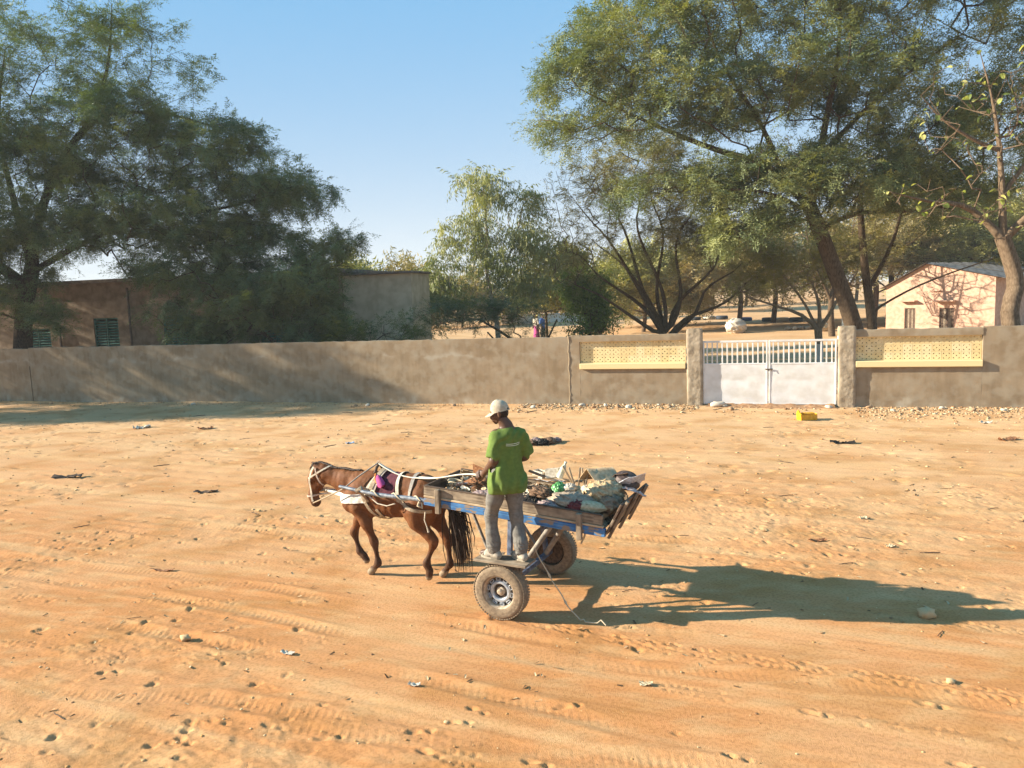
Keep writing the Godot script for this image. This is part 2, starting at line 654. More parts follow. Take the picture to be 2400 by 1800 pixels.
func build_ground() -> void:
	var rg := RandomNumberGenerator.new()
	rg.seed = 11
	field_a = make_field(-9.6, 9.6, 0.024, -3.9, -12.0, 0.0052)
	field_b = make_field(-26.0, 20.0, 0.075, -12.0, -36.0, 0.0065)
	# foot and hoof prints
	for i in 2600:
		var x := rg.randf_range(-9.5, 9.5)
		var z := -12.0 + 8.1 * pow(rg.randf(), 1.3)
		var q := rough_at(x, z)
		if rg.randf() > q * q * 0.9:
			continue
		var s := 0.014 + 0.036 * pow(rg.randf(), 2.0)
		var long := rg.randf_range(1.0, 1.9)
		field_a.dent(x, z, s * long, s, rg.randf() * TAU, rg.randf_range(0.007, 0.024) * (0.4 + s * 16.0), 0.002 + s * 0.06)
	for i in 30:
		var x := rg.randf_range(-6.0, 0.5) if i < 25 else rg.randf_range(0, 5)
		var z := rg.randf_range(-6.0, -4.4)
		var an := rg.randf_range(-0.5, 0.5) + 0.3
		field_a.dent(x, z, rg.randf_range(0.05, 0.09), 0.036, an, rg.randf_range(0.010, 0.022), 0.005)
		field_a.dent(x + 0.13 * cos(an), z + 0.13 * sin(an), 0.035, 0.035, an, rg.randf_range(0.01, 0.025), 0.004)
	for i in 4200:
		var x := rg.randf_range(-22, 18)
		var z := rg.randf_range(-27, -12)
		if beyond(x, z) > -0.4 or rg.randf() > rough_at(x, z):
			continue
		var s := rg.randf_range(0.04, 0.095)
		field_b.dent(x, z, s * rg.randf_range(1.0, 2.2), s, rg.randf() * TAU, rg.randf_range(0.010, 0.030), 0.008)
	# tyre prints: behind the cart's two wheels, then older ones
	var back := Vector2(0.9, 0.436).normalized()
	var near_w := RIG * Vector3(0, 0, -0.69)
	var far_w := RIG * Vector3(0, 0, 0.69)
	tread(near_w.x + 0.35, near_w.z + 0.17, back, 5.5, 0.10, 0.014, 0.05, 0.35, rg)
	tread(far_w.x + 0.35, far_w.z + 0.17, back, 6.5, 0.10, 0.014, 0.05, 0.35, rg)
	for a in [[-6.2, -8.9, 0.99, 0.14, 4.0], [-6.0, -9.3, 0.995, 0.1, 3.4], [-4.6, -7.3, 0.998, -0.03, 2.7], [-4.2, -7.05, 0.998, -0.03, 2.2], [-3.6, -5.15, 0.97, 0.2, 3.0], [-0.6, -5.3, 0.975, 0.22, 2.6], [0.4, -5.05, 0.97, 0.2, 2.5], [1.2, -6.2, 0.92, 0.38, 3.2], [-6.5, -6.1, 0.98, 0.17, 2.6], [2.4, -10.6, 0.95, 0.25, 4.5], [-7.5, -10.4, 0.98, 0.15, 5.0], [-6.8, -7.9, 0.97, 0.2, 2.4]]:
		var d := Vector2(a[2], a[3]).normalized()
		tread(a[0], a[1], d, a[4], rg.randf_range(0.07, 0.11), 0.009, rg.randf_range(0.055, 0.08), 0.55, rg)
	# a sunken hollow under each tyre, so that it sits in the sand
	field_a.dent(near_w.x, near_w.z, 0.16, 0.10, -0.45, 0.015, 0.012)
	field_a.dent(far_w.x, far_w.z, 0.16, 0.10, -0.45, 0.015, 0.012)
	var m := ArrayMesh.new()
	var edge := func(x: float, z: float) -> float:
		return clampf((9.6 - absf(x)) * 3.0, 0, 1) if z > -11.9 else 1.0
	field_mesh(field_a, m, edge)
	var edge_b := func(x: float, _z: float) -> float:
		return clampf(minf(x + 26.0, 20.0 - x) * 2.0, 0, 1)
	field_mesh(field_b, m, edge_b)
	# the rest of the land, to the horizon
	var xs := [-900.0, -400.0, -200.0, -120.0, -80.0, -60.0, -50.0, -40.0, -33.0, -26.0, -25.9]
	for i in 17:
		xs.append(-24.0 + i * 0.9 if i < 16 else -9.6)
	for i in 20:
		xs.append(-9.5 + i)
	xs.append_array([9.55, 9.6, 11.0, 13.0, 15.0, 17.0, 18.5, 19.9, 20.0, 23.0, 26.0, 30.0, 34.0, 38.0, 43.0, 48.0, 54.0, 60.0, 70.0, 90.0, 130.0, 220.0, 400.0, 900.0])
	var zs := [300.0, 60.0, 10.0, 0.0, -3.9, -3.95, -6.0, -8.0, -10.0, -12.0, -12.05]
	for i in 20:
		zs.append(-13.0 - i * 1.15)
	zs.append_array([-35.95, -36.0, -37.0])
	for i in 45:
		zs.append(-38.0 - i * 1.6)
	zs.append_array([-120.0, -135.0, -155.0, -180.0, -220.0, -300.0, -450.0, -900.0])
	var v := PackedVector3Array()
	var c := PackedColorArray()
	var n := PackedVector3Array()
	for z in zs:
		for x in xs:
			var y := gh(x, z)
			if beyond(x, z) > 4.0:
				y += n_mid.get_noise_2d(x * 0.4, z * 0.4) * 0.12
			var hole: bool = (x > -25.95 and x < 19.95 and z < -12.02 and z > -35.97) or (absf(x) < 9.57 and z < -3.92 and z > -12.2)
			v.push_back(Vector3(x, y - (0.25 if hole else 0.004), z))
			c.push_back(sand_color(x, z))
			n.push_back(Vector3.UP)
	var ix := PackedInt32Array()
	var nx := xs.size()
	for j in zs.size() - 1:
		for i in nx - 1:
			var a := j * nx + i
			ix.append_array([a, a + nx, a + 1, a + 1, a + nx, a + nx + 1])
	for j in range(1, zs.size() - 1):
		for i in range(1, nx - 1):
			var a := j * nx + i
			n[a] = (v[a - nx] - v[a + nx]).cross(v[a + 1] - v[a - 1]).normalized()
	var ar := []
	ar.resize(Mesh.ARRAY_MAX)
	ar[Mesh.ARRAY_VERTEX] = v
	ar[Mesh.ARRAY_NORMAL] = n
	ar[Mesh.ARRAY_COLOR] = c
	ar[Mesh.ARRAY_INDEX] = ix
	m.add_surface_from_arrays(Mesh.PRIMITIVE_TRIANGLES, ar)
	struct("ground", m, M.sand)


# ---------------------------------------------------------------- wall and gate
func wall_tex() -> ImageTexture:
	var w := 2048
	var h := 256
	var f1 := noise(21, 0.9, 4)
	var f2 := noise(22, 2.6, 4)
	var f3 := noise(23, 0.35, 3)
	var im := Image.create(w, h, false, Image.FORMAT_RGB8)
	for px in w:
		var s := -8.0 + 48.0 * px / w
		var tide := 1.56 + f3.get_noise_1d(s * 1.3) * 0.28 + f1.get_noise_1d(s * 1.4) * 0.07
		var foot := 0.22 + f1.get_noise_1d(s * 0.9 + 50) * 0.35
		for py in h:
			var y := 2.2 * (1.0 - float(py) / h)
			var a := f1.get_noise_2d(s, y * 1.4)
			var b := f2.get_noise_2d(s, y)
			var st := f2.get_noise_2d(s * 2.2, y * 0.25 + 30)
			var c := Color(0.315, 0.235, 0.150).lerp(Color(0.245, 0.175, 0.105), clampf(0.4 + a * 1.0 + st * 0.5, 0, 1))
			c = c.lerp(Color(0.36, 0.30, 0.215), clampf(0.1 + b * 0.8 + f3.get_noise_2d(s * 1.5, y * 2.0 + 7) * 0.5, 0, 0.5))
			var tk := exp(-pow((y - tide) / 0.07, 2)) * (0.5 + b * 1.5) + 0.5 * exp(-maxf(0.0, tide - y) / 0.10) * float(y < tide)
			c = c.lerp(Color(0.42, 0.37, 0.29), clampf(tk * clampf(0.12 + f1.get_noise_1d(s * 0.7 + 200) * 1.1, 0, 0.6), 0, 0.55))
			if y < foot:
				c = c.lerp(Color(0.46, 0.40, 0.30), clampf((foot - y) * 2.0 * (0.6 + b + st), 0, 0.6))
			im.set_pixel(px, py, c.linear_to_srgb())
	return ImageTexture.create_from_image(im)


func slab(s0: float, s1: float, y0: float, y1: float, zf: float, thick: float, seed_: int, step := 0.09, amp := 0.007, wob := 0.022) -> ArrayMesh:
	# a plastered slab in the wall's frame with an uneven front and a wavering top
	var nz := noise(seed_, 3.2, 4)
	var nt := noise(seed_ + 1, 0.8, 3)
	var nc := maxi(2, int((s1 - s0) / step) + 1)
	var nr := maxi(2, int((y1 - y0) / step) + 1)
	var mb := MB.new()
	var p := []
	for j in nr + 1:
		var row := PackedVector3Array()
		for i in nc + 1:
			var s := lerpf(s0, s1, float(i) / nc)
			var top := y1 + nt.get_noise_1d(s * 3.0) * wob
			var y := lerpf(top, y0, float(j) / nr)
			row.push_back(Vector3(s, y, zf + nz.get_noise_2d(s, y) * amp - 0.006 * float(j == 0)))
		p.append(row)
	mb.grid(p)
	# the map runs over the whole wall
	for i in mb.v.size():
		mb.t[i] = Vector2((mb.v[i].x + 8.0) / 48.0, 1.0 - mb.v[i].y / 2.2)
	var k := mb.v.size()
	for i in nc:
		var a: Vector3 = p[0][i]
		var b: Vector3 = p[0][i + 1]
		var d := Vector3(0, 0, -thick)
		mb.quad(a, b, Vector3(b.x, b.y, zf - thick), Vector3(a.x, a.y, zf - thick))
		mb.quad(Vector3(b.x, b.y, zf - thick), Vector3(b.x, y0, zf - thick), Vector3(a.x, y0, zf - thick), Vector3(a.x, a.y, zf - thick))
		mb.quad(Vector3(a.x, y0, zf - thick), Vector3(b.x, y0, zf - thick), p[nr][i + 1], p[nr][i])
	for j in nr:
		mb.quad(p[j][0], Vector3(s0, p[j][0].y, zf - thick), Vector3(s0, p[j + 1][0].y, zf - thick), p[j + 1][0])
		mb.quad(p[j][nc], p[j + 1][nc], Vector3(s1, p[j + 1][nc].y, zf - thick), Vector3(s1, p[j][nc].y, zf - thick))
	for i in range(k, mb.v.size()):
		mb.t[i] = Vector2((mb.v[i].x + mb.v[i].z + 8.0) / 48.0, 1.0 - mb.v[i].y / 2.2)
	return mb.mesh()


func claustra_block(w: float, h: float, d: float) -> ArrayMesh:
	# a pierced block: a small diamond in the middle and four corner triangles
	var g := [-1.0, -0.70, -0.30, -0.18, 0.0, 0.18, 0.30, 0.70, 1.0]
	var mb := MB.new()
	var at := func(x: float, y: float, z: float) -> Vector3:
		return Vector3(x * w * 0.5, y * h * 0.5, z)
	for i in 8:
		for j in 8:
			var x0: float = g[i]
			var x1: float = g[i + 1]
			var y0: float = g[j]
			var y1: float = g[j + 1]
			var sx := 1.0 if i >= 4 else -1.0
			var sy := 1.0 if j >= 4 else -1.0
			var corner: bool = (i == 1 or i == 6) and (j == 1 or j == 6)
			var middle: bool = (i == 3 or i == 4) and (j == 3 or j == 4)
			if not corner and not middle:
				mb.quad(at.call(x0, y0, 0), at.call(x1, y0, 0), at.call(x1, y1, 0), at.call(x0, y1, 0))
				mb.quad(at.call(x0, y0, -d), at.call(x0, y1, -d), at.call(x1, y1, -d), at.call(x1, y0, -d))
				continue
			# inner and outer ends of this cell as seen from the block's middle
			var xi := x0 if sx > 0 else x1
			var xo := x1 if sx > 0 else x0
			var yi := y0 if sy > 0 else y1
			var yo := y1 if sy > 0 else y0
			var a := Vector2(xi, yo)
			var b := Vector2(xo, yi)
			var solid := Vector2(xi, yi) if corner else Vector2(xo, yo)
			for z in [0.0, -d]:
				var pa: Vector3 = at.call(a.x, a.y, z)
				var pb: Vector3 = at.call(b.x, b.y, z)
				var ps: Vector3 = at.call(solid.x, solid.y, z)
				var f := (pb - pa).cross(ps - pa).z > 0
				if f == (z == 0.0):
					mb.tri(pa, pb, ps)
				else:
					mb.tri(pa, ps, pb)
			var o: Vector3 = at.call(solid.x, solid.y, -d * 0.5)
			mb.quad_out(at.call(a.x, a.y, 0), at.call(b.x, b.y, 0), at.call(b.x, b.y, -d), at.call(a.x, a.y, -d), o)
			if corner:
				var e := Vector2(xo, yo)
				var o2: Vector3 = at.call(e.x * 1.1, e.y * 1.1, -d * 0.5)
				mb.quad_out(at.call(a.x, a.y, 0), at.call(e.x, e.y, 0), at.call(e.x, e.y, -d), at.call(a.x, a.y, -d), o2)
				mb.quad_out(at.call(b.x, b.y, 0), at.call(e.x, e.y, 0), at.call(e.x, e.y, -d), at.call(b.x, b.y, -d), o2)
	return mb.mesh()


func claustra(parent: Node, s0: float, s1: float, y0: float, y1: float, rg: RandomNumberGenerator) -> void:
	# thirteen by three pierced blocks over a sill
	var cols := 13
	var rows := 3
	var bw := (s1 - s0) / cols
	var bh := (y1 - y0) / rows
	var bm := claustra_block(bw - 0.003, bh - 0.003, 0.085)
	for j in rows:
		for i in cols:
			part(parent, "pierced_block", bm, M["yellow%d" % rg.randi_range(0, 2)], Transform3D(Basis.IDENTITY, Vector3(s0 + (i + 0.5) * bw, y0 + (j + 0.5) * bh, -0.075 + rg.randf_range(-0.002, 0.002))))
	var mb := MB.new()
	mb.box(Vector3((s0 + s1) * 0.5, y0 - 0.085, -0.03), Vector3(s1 - s0 + 0.0, 0.166, 0.24), Basis.IDENTITY, 0.012)
	part(parent, "sill", mb.mesh(), M.yellow0)


func build_wall() -> void:
	var rg := RandomNumberGenerator.new()
	rg.seed = 5
	var wl := thing("boundary_wall", "long grey brown plastered wall left of the white gate, with a pierced yellow panel", "wall", WALL)
	part(wl, "wall_section", slab(-14.0, 1.655, -0.3, 2.02, 0, 0.2, 31), M.plaster)
	part(wl, "wall_section", slab(1.705, 22.46, -0.3, 2.05, 0, 0.2, 33), M.plaster)
	part(wl, "joint_filling", slab(1.656, 1.704, -0.3, 2.02, -0.10, 0.07, 35), M.plaster)
	part(wl, "joint_filling", slab(1.656, 1.704, 1.36, 2.018, 0.004, 0.10, 37, 0.02), M.plaster)
	part(wl, "wall_section", slab(22.461, 22.79, -0.3, 2.085, 0.012, 0.21, 39), M.plaster)
	var mb := MB.new()
	var pts := PackedVector3Array()
	var rad := PackedFloat32Array()
	for i in 30:
		var y := lerpf(2.07, -0.1, i / 29.0)
		pts.push_back(Vector3(22.465 + 0.012 * sin(i * 0.9) + rg.randf_range(-0.008, 0.008), y, 0.005))
		rad.push_back(rg.randf_range(0.014, 0.028))
	mb.tube(pts, rad, 6)
	part(wl, "plaster_ridge", mb.mesh(), M.plaster)
	part(wl, "wall_section", slab(22.791, 25.88, -0.3, 1.098, 0.012, 0.21, 41), M.plaster)
	part(wl, "coping", slab(22.791, 25.88, 1.905, 2.075, 0.02, 0.22, 43, 0.06), M.plaster)
	claustra(wl, 22.795, 25.84, 1.268, 1.902, rg)
	var wr := thing("boundary_wall", "grey plastered wall right of the white gate, with a sunlit pierced yellow panel", "wall", WALL)
	part(wr, "wall_section", slab(30.25, 33.235, -0.3, 1.098, 0.0, 0.2, 51), M.plaster)
	part(wr, "coping", slab(30.25, 33.235, 1.905, 2.09, 0.015, 0.22, 53, 0.06), M.plaster)
	claustra(wr, 30.26, 33.23, 1.268, 1.902, rg)
	part(wr, "wall_section", slab(33.237, 42.0, -0.3, 2.11, 0.0, 0.2, 55), M.plaster)
	# gate posts, rough cast concrete
	var pm := post_mesh(0.43, 2.21, 0.36, 61)
	var p1 := solo("gate_post", pm, M.concrete, "square rough concrete gate post on the left of the white gate", "gate post", WALL * Transform3D(Basis.IDENTITY, Vector3(26.09, -0.15, -0.09)), "posts of the white gate")
	var p2 := solo("gate_post", post_mesh(0.43, 2.19, 0.36, 65), M.concrete, "square rough concrete gate post on the right of the white gate, its left side sunlit", "gate post", WALL * Transform3D(Basis.IDENTITY, Vector3(30.05, -0.15, -0.09)), "posts of the white gate")
	# the gate: two leaves of sheet metal with bars above
	var g := thing("metal_gate", "white painted double metal gate with open bars above solid sheets", "gate", WALL * Transform3D(Basis.IDENTITY, Vector3(28.06, 0.08, -0.04)))
	for side in [-1, 1]:
		var x0: float = -1.745 if side < 0 else 0.012
		var x1: float = -0.012 if side < 0 else 1.745
		var leaf := part(g, "gate_leaf", frame_mesh(x0, x1), M.gate_white)
		var sh := MB.new()
		var rows := []
		var ns := noise(70 + side, 2.0, 2)
		for j in 9:
			var row := PackedVector3Array()
			for i in 13:
				var x := lerpf(x0 + 0.03, x1 - 0.03, i / 12.0)
				var y := lerpf(1.12, 0.03, j / 8.0)
				row.push_back(Vector3(x, y, 0.012 + ns.get_noise_2d(x, y) * 0.008))
			rows.append(row)
		sh.grid(rows, false, 0.003)
		part(leaf, "sheet", sh.mesh(), M.gate_white)
		for i in 12:
			var x := lerpf(x0 + 0.05, x1 - 0.05, (i + 0.5) / 12.0)
			var b := MB.new()
			b.box(Vector3(x, 1.435, 0), Vector3(0.038, 0.59, 0.02), Basis(Vector3.FORWARD, rg.randf_range(-0.008, 0.008)), 0.004)
			part(leaf, "bar", b.mesh(), M.gate_white)
	var lt := MB.new()
	lt.box(Vector3(0.02, 0.98, 0.035), Vector3(0.20, 0.03, 0.02), Basis.IDENTITY, 0.004)
	lt.rod(Vector3(0.09, 0.98, 0.04), Vector3(0.09, 0.92, 0.05), 0.008, 0.008)
	part(g, "latch", lt.mesh(), M.rust)
	for x in [-1.755, 1.755]:
		for y in [0.35, 1.5]:
			var hn := MB.new()
			hn.rod(Vector3(x, y - 0.06, 0.012), Vector3(x, y + 0.06, 0.012), 0.016, 0.016, 8)
			part(g, "hinge", hn.mesh(), M.rust)
	var hg := MB.new()
	for x in [-1.79, 1.79]:
		hg = MB.new()
		hg.rod(Vector3(x, -0.1, -0.01), Vector3(x, 1.86 if x > 0 else 1.78, -0.01), 0.03, 0.03, 8)
		part(g, "hinge_post", hg.mesh(), M.gate_white)


func frame_mesh(x0: float, x1: float) -> ArrayMesh:
	var b := MB.new()
	b.box(Vector3((x0 + x1) * 0.5, 1.755, 0), Vector3(x1 - x0, 0.055, 0.04), Basis.IDENTITY, 0.006)
	b.box(Vector3((x0 + x1) * 0.5, 1.13, 0), Vector3(x1 - x0 - 0.09, 0.045, 0.036), Basis.IDENTITY, 0.006)
	b.box(Vector3((x0 + x1) * 0.5, 0.02, 0), Vector3(x1 - x0 - 0.09, 0.04, 0.036), Basis.IDENTITY, 0.006)
	b.box(Vector3(x0 + 0.022, 0.88, 0.001), Vector3(0.044, 1.75, 0.044), Basis.IDENTITY, 0.006)
	b.box(Vector3(x1 - 0.022, 0.88, 0.001), Vector3(0.044, 1.75, 0.044), Basis.IDENTITY, 0.006)
	return b.mesh()


func post_mesh(w: float, h: float, d: float, seed_: int) -> ArrayMesh:
	var nz := noise(seed_, 2.2, 4)
	var mb := MB.new()
	var rows := []
	for j in 40:
		var y := (h + 0.15) * (1.0 - j / 39.0)
		var row := PackedVector3Array()
		for i in 40:
			# around a rounded square, starting at the back left
			var a := TAU * (i + 0.5) / 40.0
			var c := cos(a)
			var s := sin(a)
			var k := 1.0 / pow(pow(absf(c), 22.0) + pow(absf(s), 22.0), 1.0 / 22.0)
			var p := Vector3(c * k * w * 0.5, y, s * k * d * 0.5)
			p += Vector3(c, 0, s) * (nz.get_noise_3d(p.x * 3.0, y * 0.5, p.z * 3.0) * 0.014 + nz.get_noise_3d(p.x * 6, y * 5, p.z * 6) * 0.007)
			if j == 0:
				p = p * Vector3(0.93, 1, 0.93)
				p.y += nz.get_noise_2d(p.x * 4, p.z * 4) * 0.02
			row.push_back(p)
		rows.append(row)
	mb.grid(rows, true)
	for i in mb.n.size():
		mb.n[i] = -mb.n[i]
	var m2 := MB.new()
	for i in range(0, mb.v.size(), 3):
		m2.put(mb.v[i], mb.n[i], Vector2((mb.v[i].x + mb.v[i].z) * 0.3, mb.v[i].y * 0.4))
		m2.put(mb.v[i + 2], mb.n[i + 2], Vector2((mb.v[i + 2].x + mb.v[i + 2].z) * 0.3, mb.v[i + 2].y * 0.4))
		m2.put(mb.v[i + 1], mb.n[i + 1], Vector2((mb.v[i + 1].x + mb.v[i + 1].z) * 0.3, mb.v[i + 1].y * 0.4))
	var top: PackedVector3Array = rows[0]
	var ctr := Vector3(0, h + 0.16, 0)
	for i in 40:
		m2.tri(ctr, top[(i + 1) % 40], top[i])
	return m2.mesh()


# ---------------------------------------------------------------- trees
func feather_spray(seed_: int, length: float, leaves: int, leaf_len: float, leaflet: float, wide: float) -> ArrayMesh:
	# a twig along +x with fine compound leaves on both sides
	var rg := RandomNumberGenerator.new()
	rg.seed = seed_
	var mb := MB.new()
	for i in leaves:
		var u := (i + rg.randf()) / leaves
		var o := Vector3(u * length, -u * u * length * 0.25, rg.randf_range(-0.03, 0.03))
		var side := 1.0 if i % 2 == 0 else -1.0
		var d := Vector3(rg.randf_range(0.3, 0.9), rg.randf_range(-0.6, 0.35), side * rg.randf_range(0.4, 1.0)).normalized()
		var cr := d.cross(Vector3.UP).normalized()
		for k in 5:
			var p := o + d * leaf_len * (k + 0.6) / 5.0 + Vector3(0, -0.02 * k * k * leaf_len, 0)
			var s := 1.0 if k % 2 == 0 else -1.0
			var e := (cr * s + d * 0.5 + Vector3(rg.randf_range(-0.4, 0.4), rg.randf_range(-0.5, 0.5), rg.randf_range(-0.4, 0.4))).normalized()
			var w := (d + Vector3(0, rg.randf_range(-0.6, 0.6), 0)).normalized()
			mb.tri(p - w * wide * 0.5, p + w * wide * 0.5, p + e * leaflet)
	return mb.mesh()


func hanging_spray(seed_: int, leaves: int, leaf_len: float, wide: float) -> ArrayMesh:
	var rg := RandomNumberGenerator.new()
	rg.seed = seed_
	var mb := MB.new()
	for i in leaves:
		var u := (i + rg.randf()) / leaves
		var o := Vector3(u * 0.5, -u * u * 0.3, rg.randf_range(-0.08, 0.08))
		var d := Vector3(rg.randf_range(-0.4, 0.5), -1.0, rg.randf_range(-0.45, 0.45)).normalized()
		var s := d.cross(Vector3(rg.randf_range(-1, 1), 0.1, rg.randf_range(-1, 1))).normalized() * wide * 0.5
		var l := leaf_len * rg.randf_range(0.7, 1.2)
		var m := o + d * l * 0.4
		mb.tri(o, m + s, m - s)
		mb.tri(m + s, o + d * l, m - s)
	return mb.mesh()


func oval_spray(seed_: int, leaves: int, leaf_len: float, wide: float, spread := 0.22) -> ArrayMesh:
	var rg := RandomNumberGenerator.new()
	rg.seed = seed_
	var mb := MB.new()
	for i in leaves:
		var o := Vector3(rg.randf_range(0, spread * 2.0), rg.randf_range(-spread, spread) * 0.7, rg.randf_range(-spread, spread))
		var d := Vector3(rg.randf_range(-0.2, 1), rg.randf_range(-0.7, 0.6), rg.randf_range(-1, 1)).normalized()
		var s := d.cross(Vector3(rg.randf_range(-0.6, 0.6), 1, rg.randf_range(-0.6, 0.6))).normalized() * wide * 0.5
		var a := o + d * leaf_len * 0.3
		var b := o + d * leaf_len * 0.7
		mb.tri(o, a + s, a - s)
		mb.quad(a + s, b + s * 0.9, b - s * 0.9, a - s)
		mb.tri(b + s * 0.9, o + d * leaf_len, b - s * 0.9)
	return mb.mesh()


class Skel:
	var pos := PackedVector3Array()
	var par := PackedInt32Array()
	var rad := PackedFloat32Array()
	var fixed := PackedFloat32Array()
	var kids := PackedInt32Array()
	var depth := PackedFloat32Array()
	var thin := 0.0

	func add(p: Vector3, parent: int, r: float) -> int:
		pos.push_back(p)
		par.push_back(parent)
		fixed.push_back(r)
		depth.push_back(0.0 if parent < 0 else depth[parent] + p.distance_to(pos[parent]))
		return pos.size() - 1

	func nearest(p: Vector3, along: float) -> int:
		var best := 0
		var bd := 1e9
		for i in pos.size():
			var d := pos[i].distance_to(p) + depth[i] * along
			if d < bd:
				bd = d
				best = i
		return best


func stroke(t: Skel, pts: Array, r0: float, r1: float, step := 0.45) -> void:
	# a limb drawn by hand as a line; it joins whatever of the tree is nearest to its first point
	var cur := -1
	if t.pos.size() > 0:
		cur = t.nearest(pts[0], 0.0)
	var curve := Curve3D.new()
	for i in pts.size():
		var tg: Vector3 = (pts[mini(i + 1, pts.size() - 1)] - pts[maxi(i - 1, 0)]) * 0.2
		curve.add_point(pts[i], -tg, tg)
	var n := maxi(2, int(curve.get_baked_length() / step))
	for i in n + 1:
		if i == 0 and cur >= 0 and t.pos[cur].distance_to(pts[0]) < 0.3:
			continue
		var u := float(i) / n
		cur = t.add(curve.sample_baked(curve.get_baked_length() * u, true), cur, lerpf(r0, r1, u))


func fill(t: Skel, blobs: Array, rg: RandomNumberGenerator, seg: float, wander: float, along: float, sag: float, thick := 1.0) -> void:
	# branches that reach out to points spread through the crown's lobes
	var pts := []
	for b in blobs:
		for i in int(b[2] * thick):
			var d := Vector3(rg.randfn(), rg.randfn(), rg.randfn()).normalized() * pow(rg.randf(), 0.4)
			pts.append(b[0] + d * b[1])
	var root := t.pos[0]
	pts.sort_custom(func(a: Vector3, b: Vector3) -> bool: return a.distance_squared_to(root) < b.distance_squared_to(root))
	for p in pts:
		var q := t.nearest(p, along)
		var from := t.pos[q]
		var d: float = from.distance_to(p)
		var n := clampi(int(d / seg), 1, 6)
		var cur := q
		var off := Vector3(rg.randf_range(-1, 1), rg.randf_range(-0.6, 1), rg.randf_range(-1, 1)) * d * wander
		for i in n:
			var u := (i + 1.0) / n
			var m: Vector3 = from.lerp(p, u) + off * sin(u * PI) + Vector3(0, sag * d * sin(u * PI), 0)
			if i < n - 1:
				m += Vector3(rg.randf_range(-1, 1), rg.randf_range(-1, 1), rg.randf_range(-1, 1)) * 0.05 * d
			cur = t.add(m, cur, 0.0)


func thicken(t: Skel, tip: float, power: float) -> void:
	var n := t.pos.size()
	var acc := PackedFloat32Array()
	acc.resize(n)
	t.rad.resize(n)
	t.kids.resize(n)
	for i in range(n - 1, -1, -1):
		if t.kids[i] == 0:
			acc[i] = pow(tip, power)
		t.rad[i] = pow(acc[i], 1.0 / power)
		if t.par[i] >= 0:
			acc[t.par[i]] += acc[i]
			t.kids[t.par[i]] += 1
	for i in n:
		if t.fixed[i] > 0.0:
			t.rad[i] = t.fixed[i]


func wood_mesh(t: Skel, base: Vector3, big: bool, cut: float) -> ArrayMesh:
	# big: the trunk and the limbs; else the branches and twigs
	var mb := MB.new()
	for i in range(1, t.pos.size()):
		var p := t.par[i]
		if p < 0:
			continue
		var is_big := t.rad[i] >= cut
		if is_big != big:
			continue
		var r0 := minf(t.rad[p], t.rad[i] * 1.35)
		var sides := 10 if t.rad[i] > 0.12 else (6 if t.rad[i] > 0.035 else (4 if t.rad[i] > 0.015 else 3))
		var a := t.pos[p]
		var b := t.pos[i]
		var d := (b - a).normalized()
		var ex := d.cross(Vector3.UP if absf(d.y) < 0.92 else Vector3.RIGHT).normalized()
		var ey := d.cross(ex)
		var over := b + d * t.rad[i] * 0.4
		for k in sides:
			var a0 := TAU * k / sides
			var a1 := TAU * (k + 1) / sides
			var n0 := ex * cos(a0) + ey * sin(a0)
			var n1 := ex * cos(a1) + ey * sin(a1)
			var p0 := a + n0 * r0 - base
			var p1 := a + n1 * r0 - base
			var q0 := over + n0 * t.rad[i] - base
			var q1 := over + n1 * t.rad[i] - base
			mb.tri_s(p0, p1, q1, n0, n1, n1)
			mb.tri_s(p0, q1, q0, n0, n1, n0)
	return mb.mesh() if mb.v.size() > 0 else null


func leaf_places(t: Skel, base: Vector3, rg: RandomNumberGenerator, per: float, max_r: float, droop: float, size: float, c1: Color, c2: Color, only: Callable) -> Array:
	var trs := []
	var cols := []
	var nn := noise(rg.randi() % 1000, 0.5, 2)
	var n2 := noise(rg.randi() % 1000, 0.62, 2)
	for i in range(1, t.pos.size()):
		if t.rad[i] > max_r:
			continue
		var out := (t.pos[i] - t.pos[t.par[i]]).normalized() if t.par[i] >= 0 else Vector3.UP
		var w: float = only.call(t.pos[i])
		var clump := clampf(0.55 + n2.get_noise_3dv(t.pos[i]) * 2.6, 0.12, 1.9)
		var want := per * w * 1.5 * clump * (1.0 if t.kids[i] == 0 else 0.6)
		var count := int(want) + (1 if rg.randf() < want - int(want) else 0)
		for k in count:
			var d := (out * 0.8 + Vector3(rg.randf_range(-1, 1), rg.randf_range(-0.7, 0.7) - droop, rg.randf_range(-1, 1))).normalized()
			var z := d.cross(Vector3(rg.randf_range(-0.35, 0.35), 1, rg.randf_range(-0.35, 0.35))).normalized()
			var y := z.cross(d).normalized()
			var s := size * rg.randf_range(0.7, 1.35)
			var p := t.pos[i].lerp(t.pos[t.par[i]], rg.randf() * 0.9) if t.par[i] >= 0 else t.pos[i]
			p += Vector3(rg.randfn(), rg.randfn(), rg.randfn()) * 0.07
			trs.append(Transform3D(Basis(d * s, y * s, z * s), p - base))
			var h := clampf(0.5 + nn.get_noise_3dv(t.pos[i]) * 1.0 + rg.randf_range(-0.3, 0.3), 0, 1)
			cols.append(c1.lerp(c2, h))
	return [trs, cols]


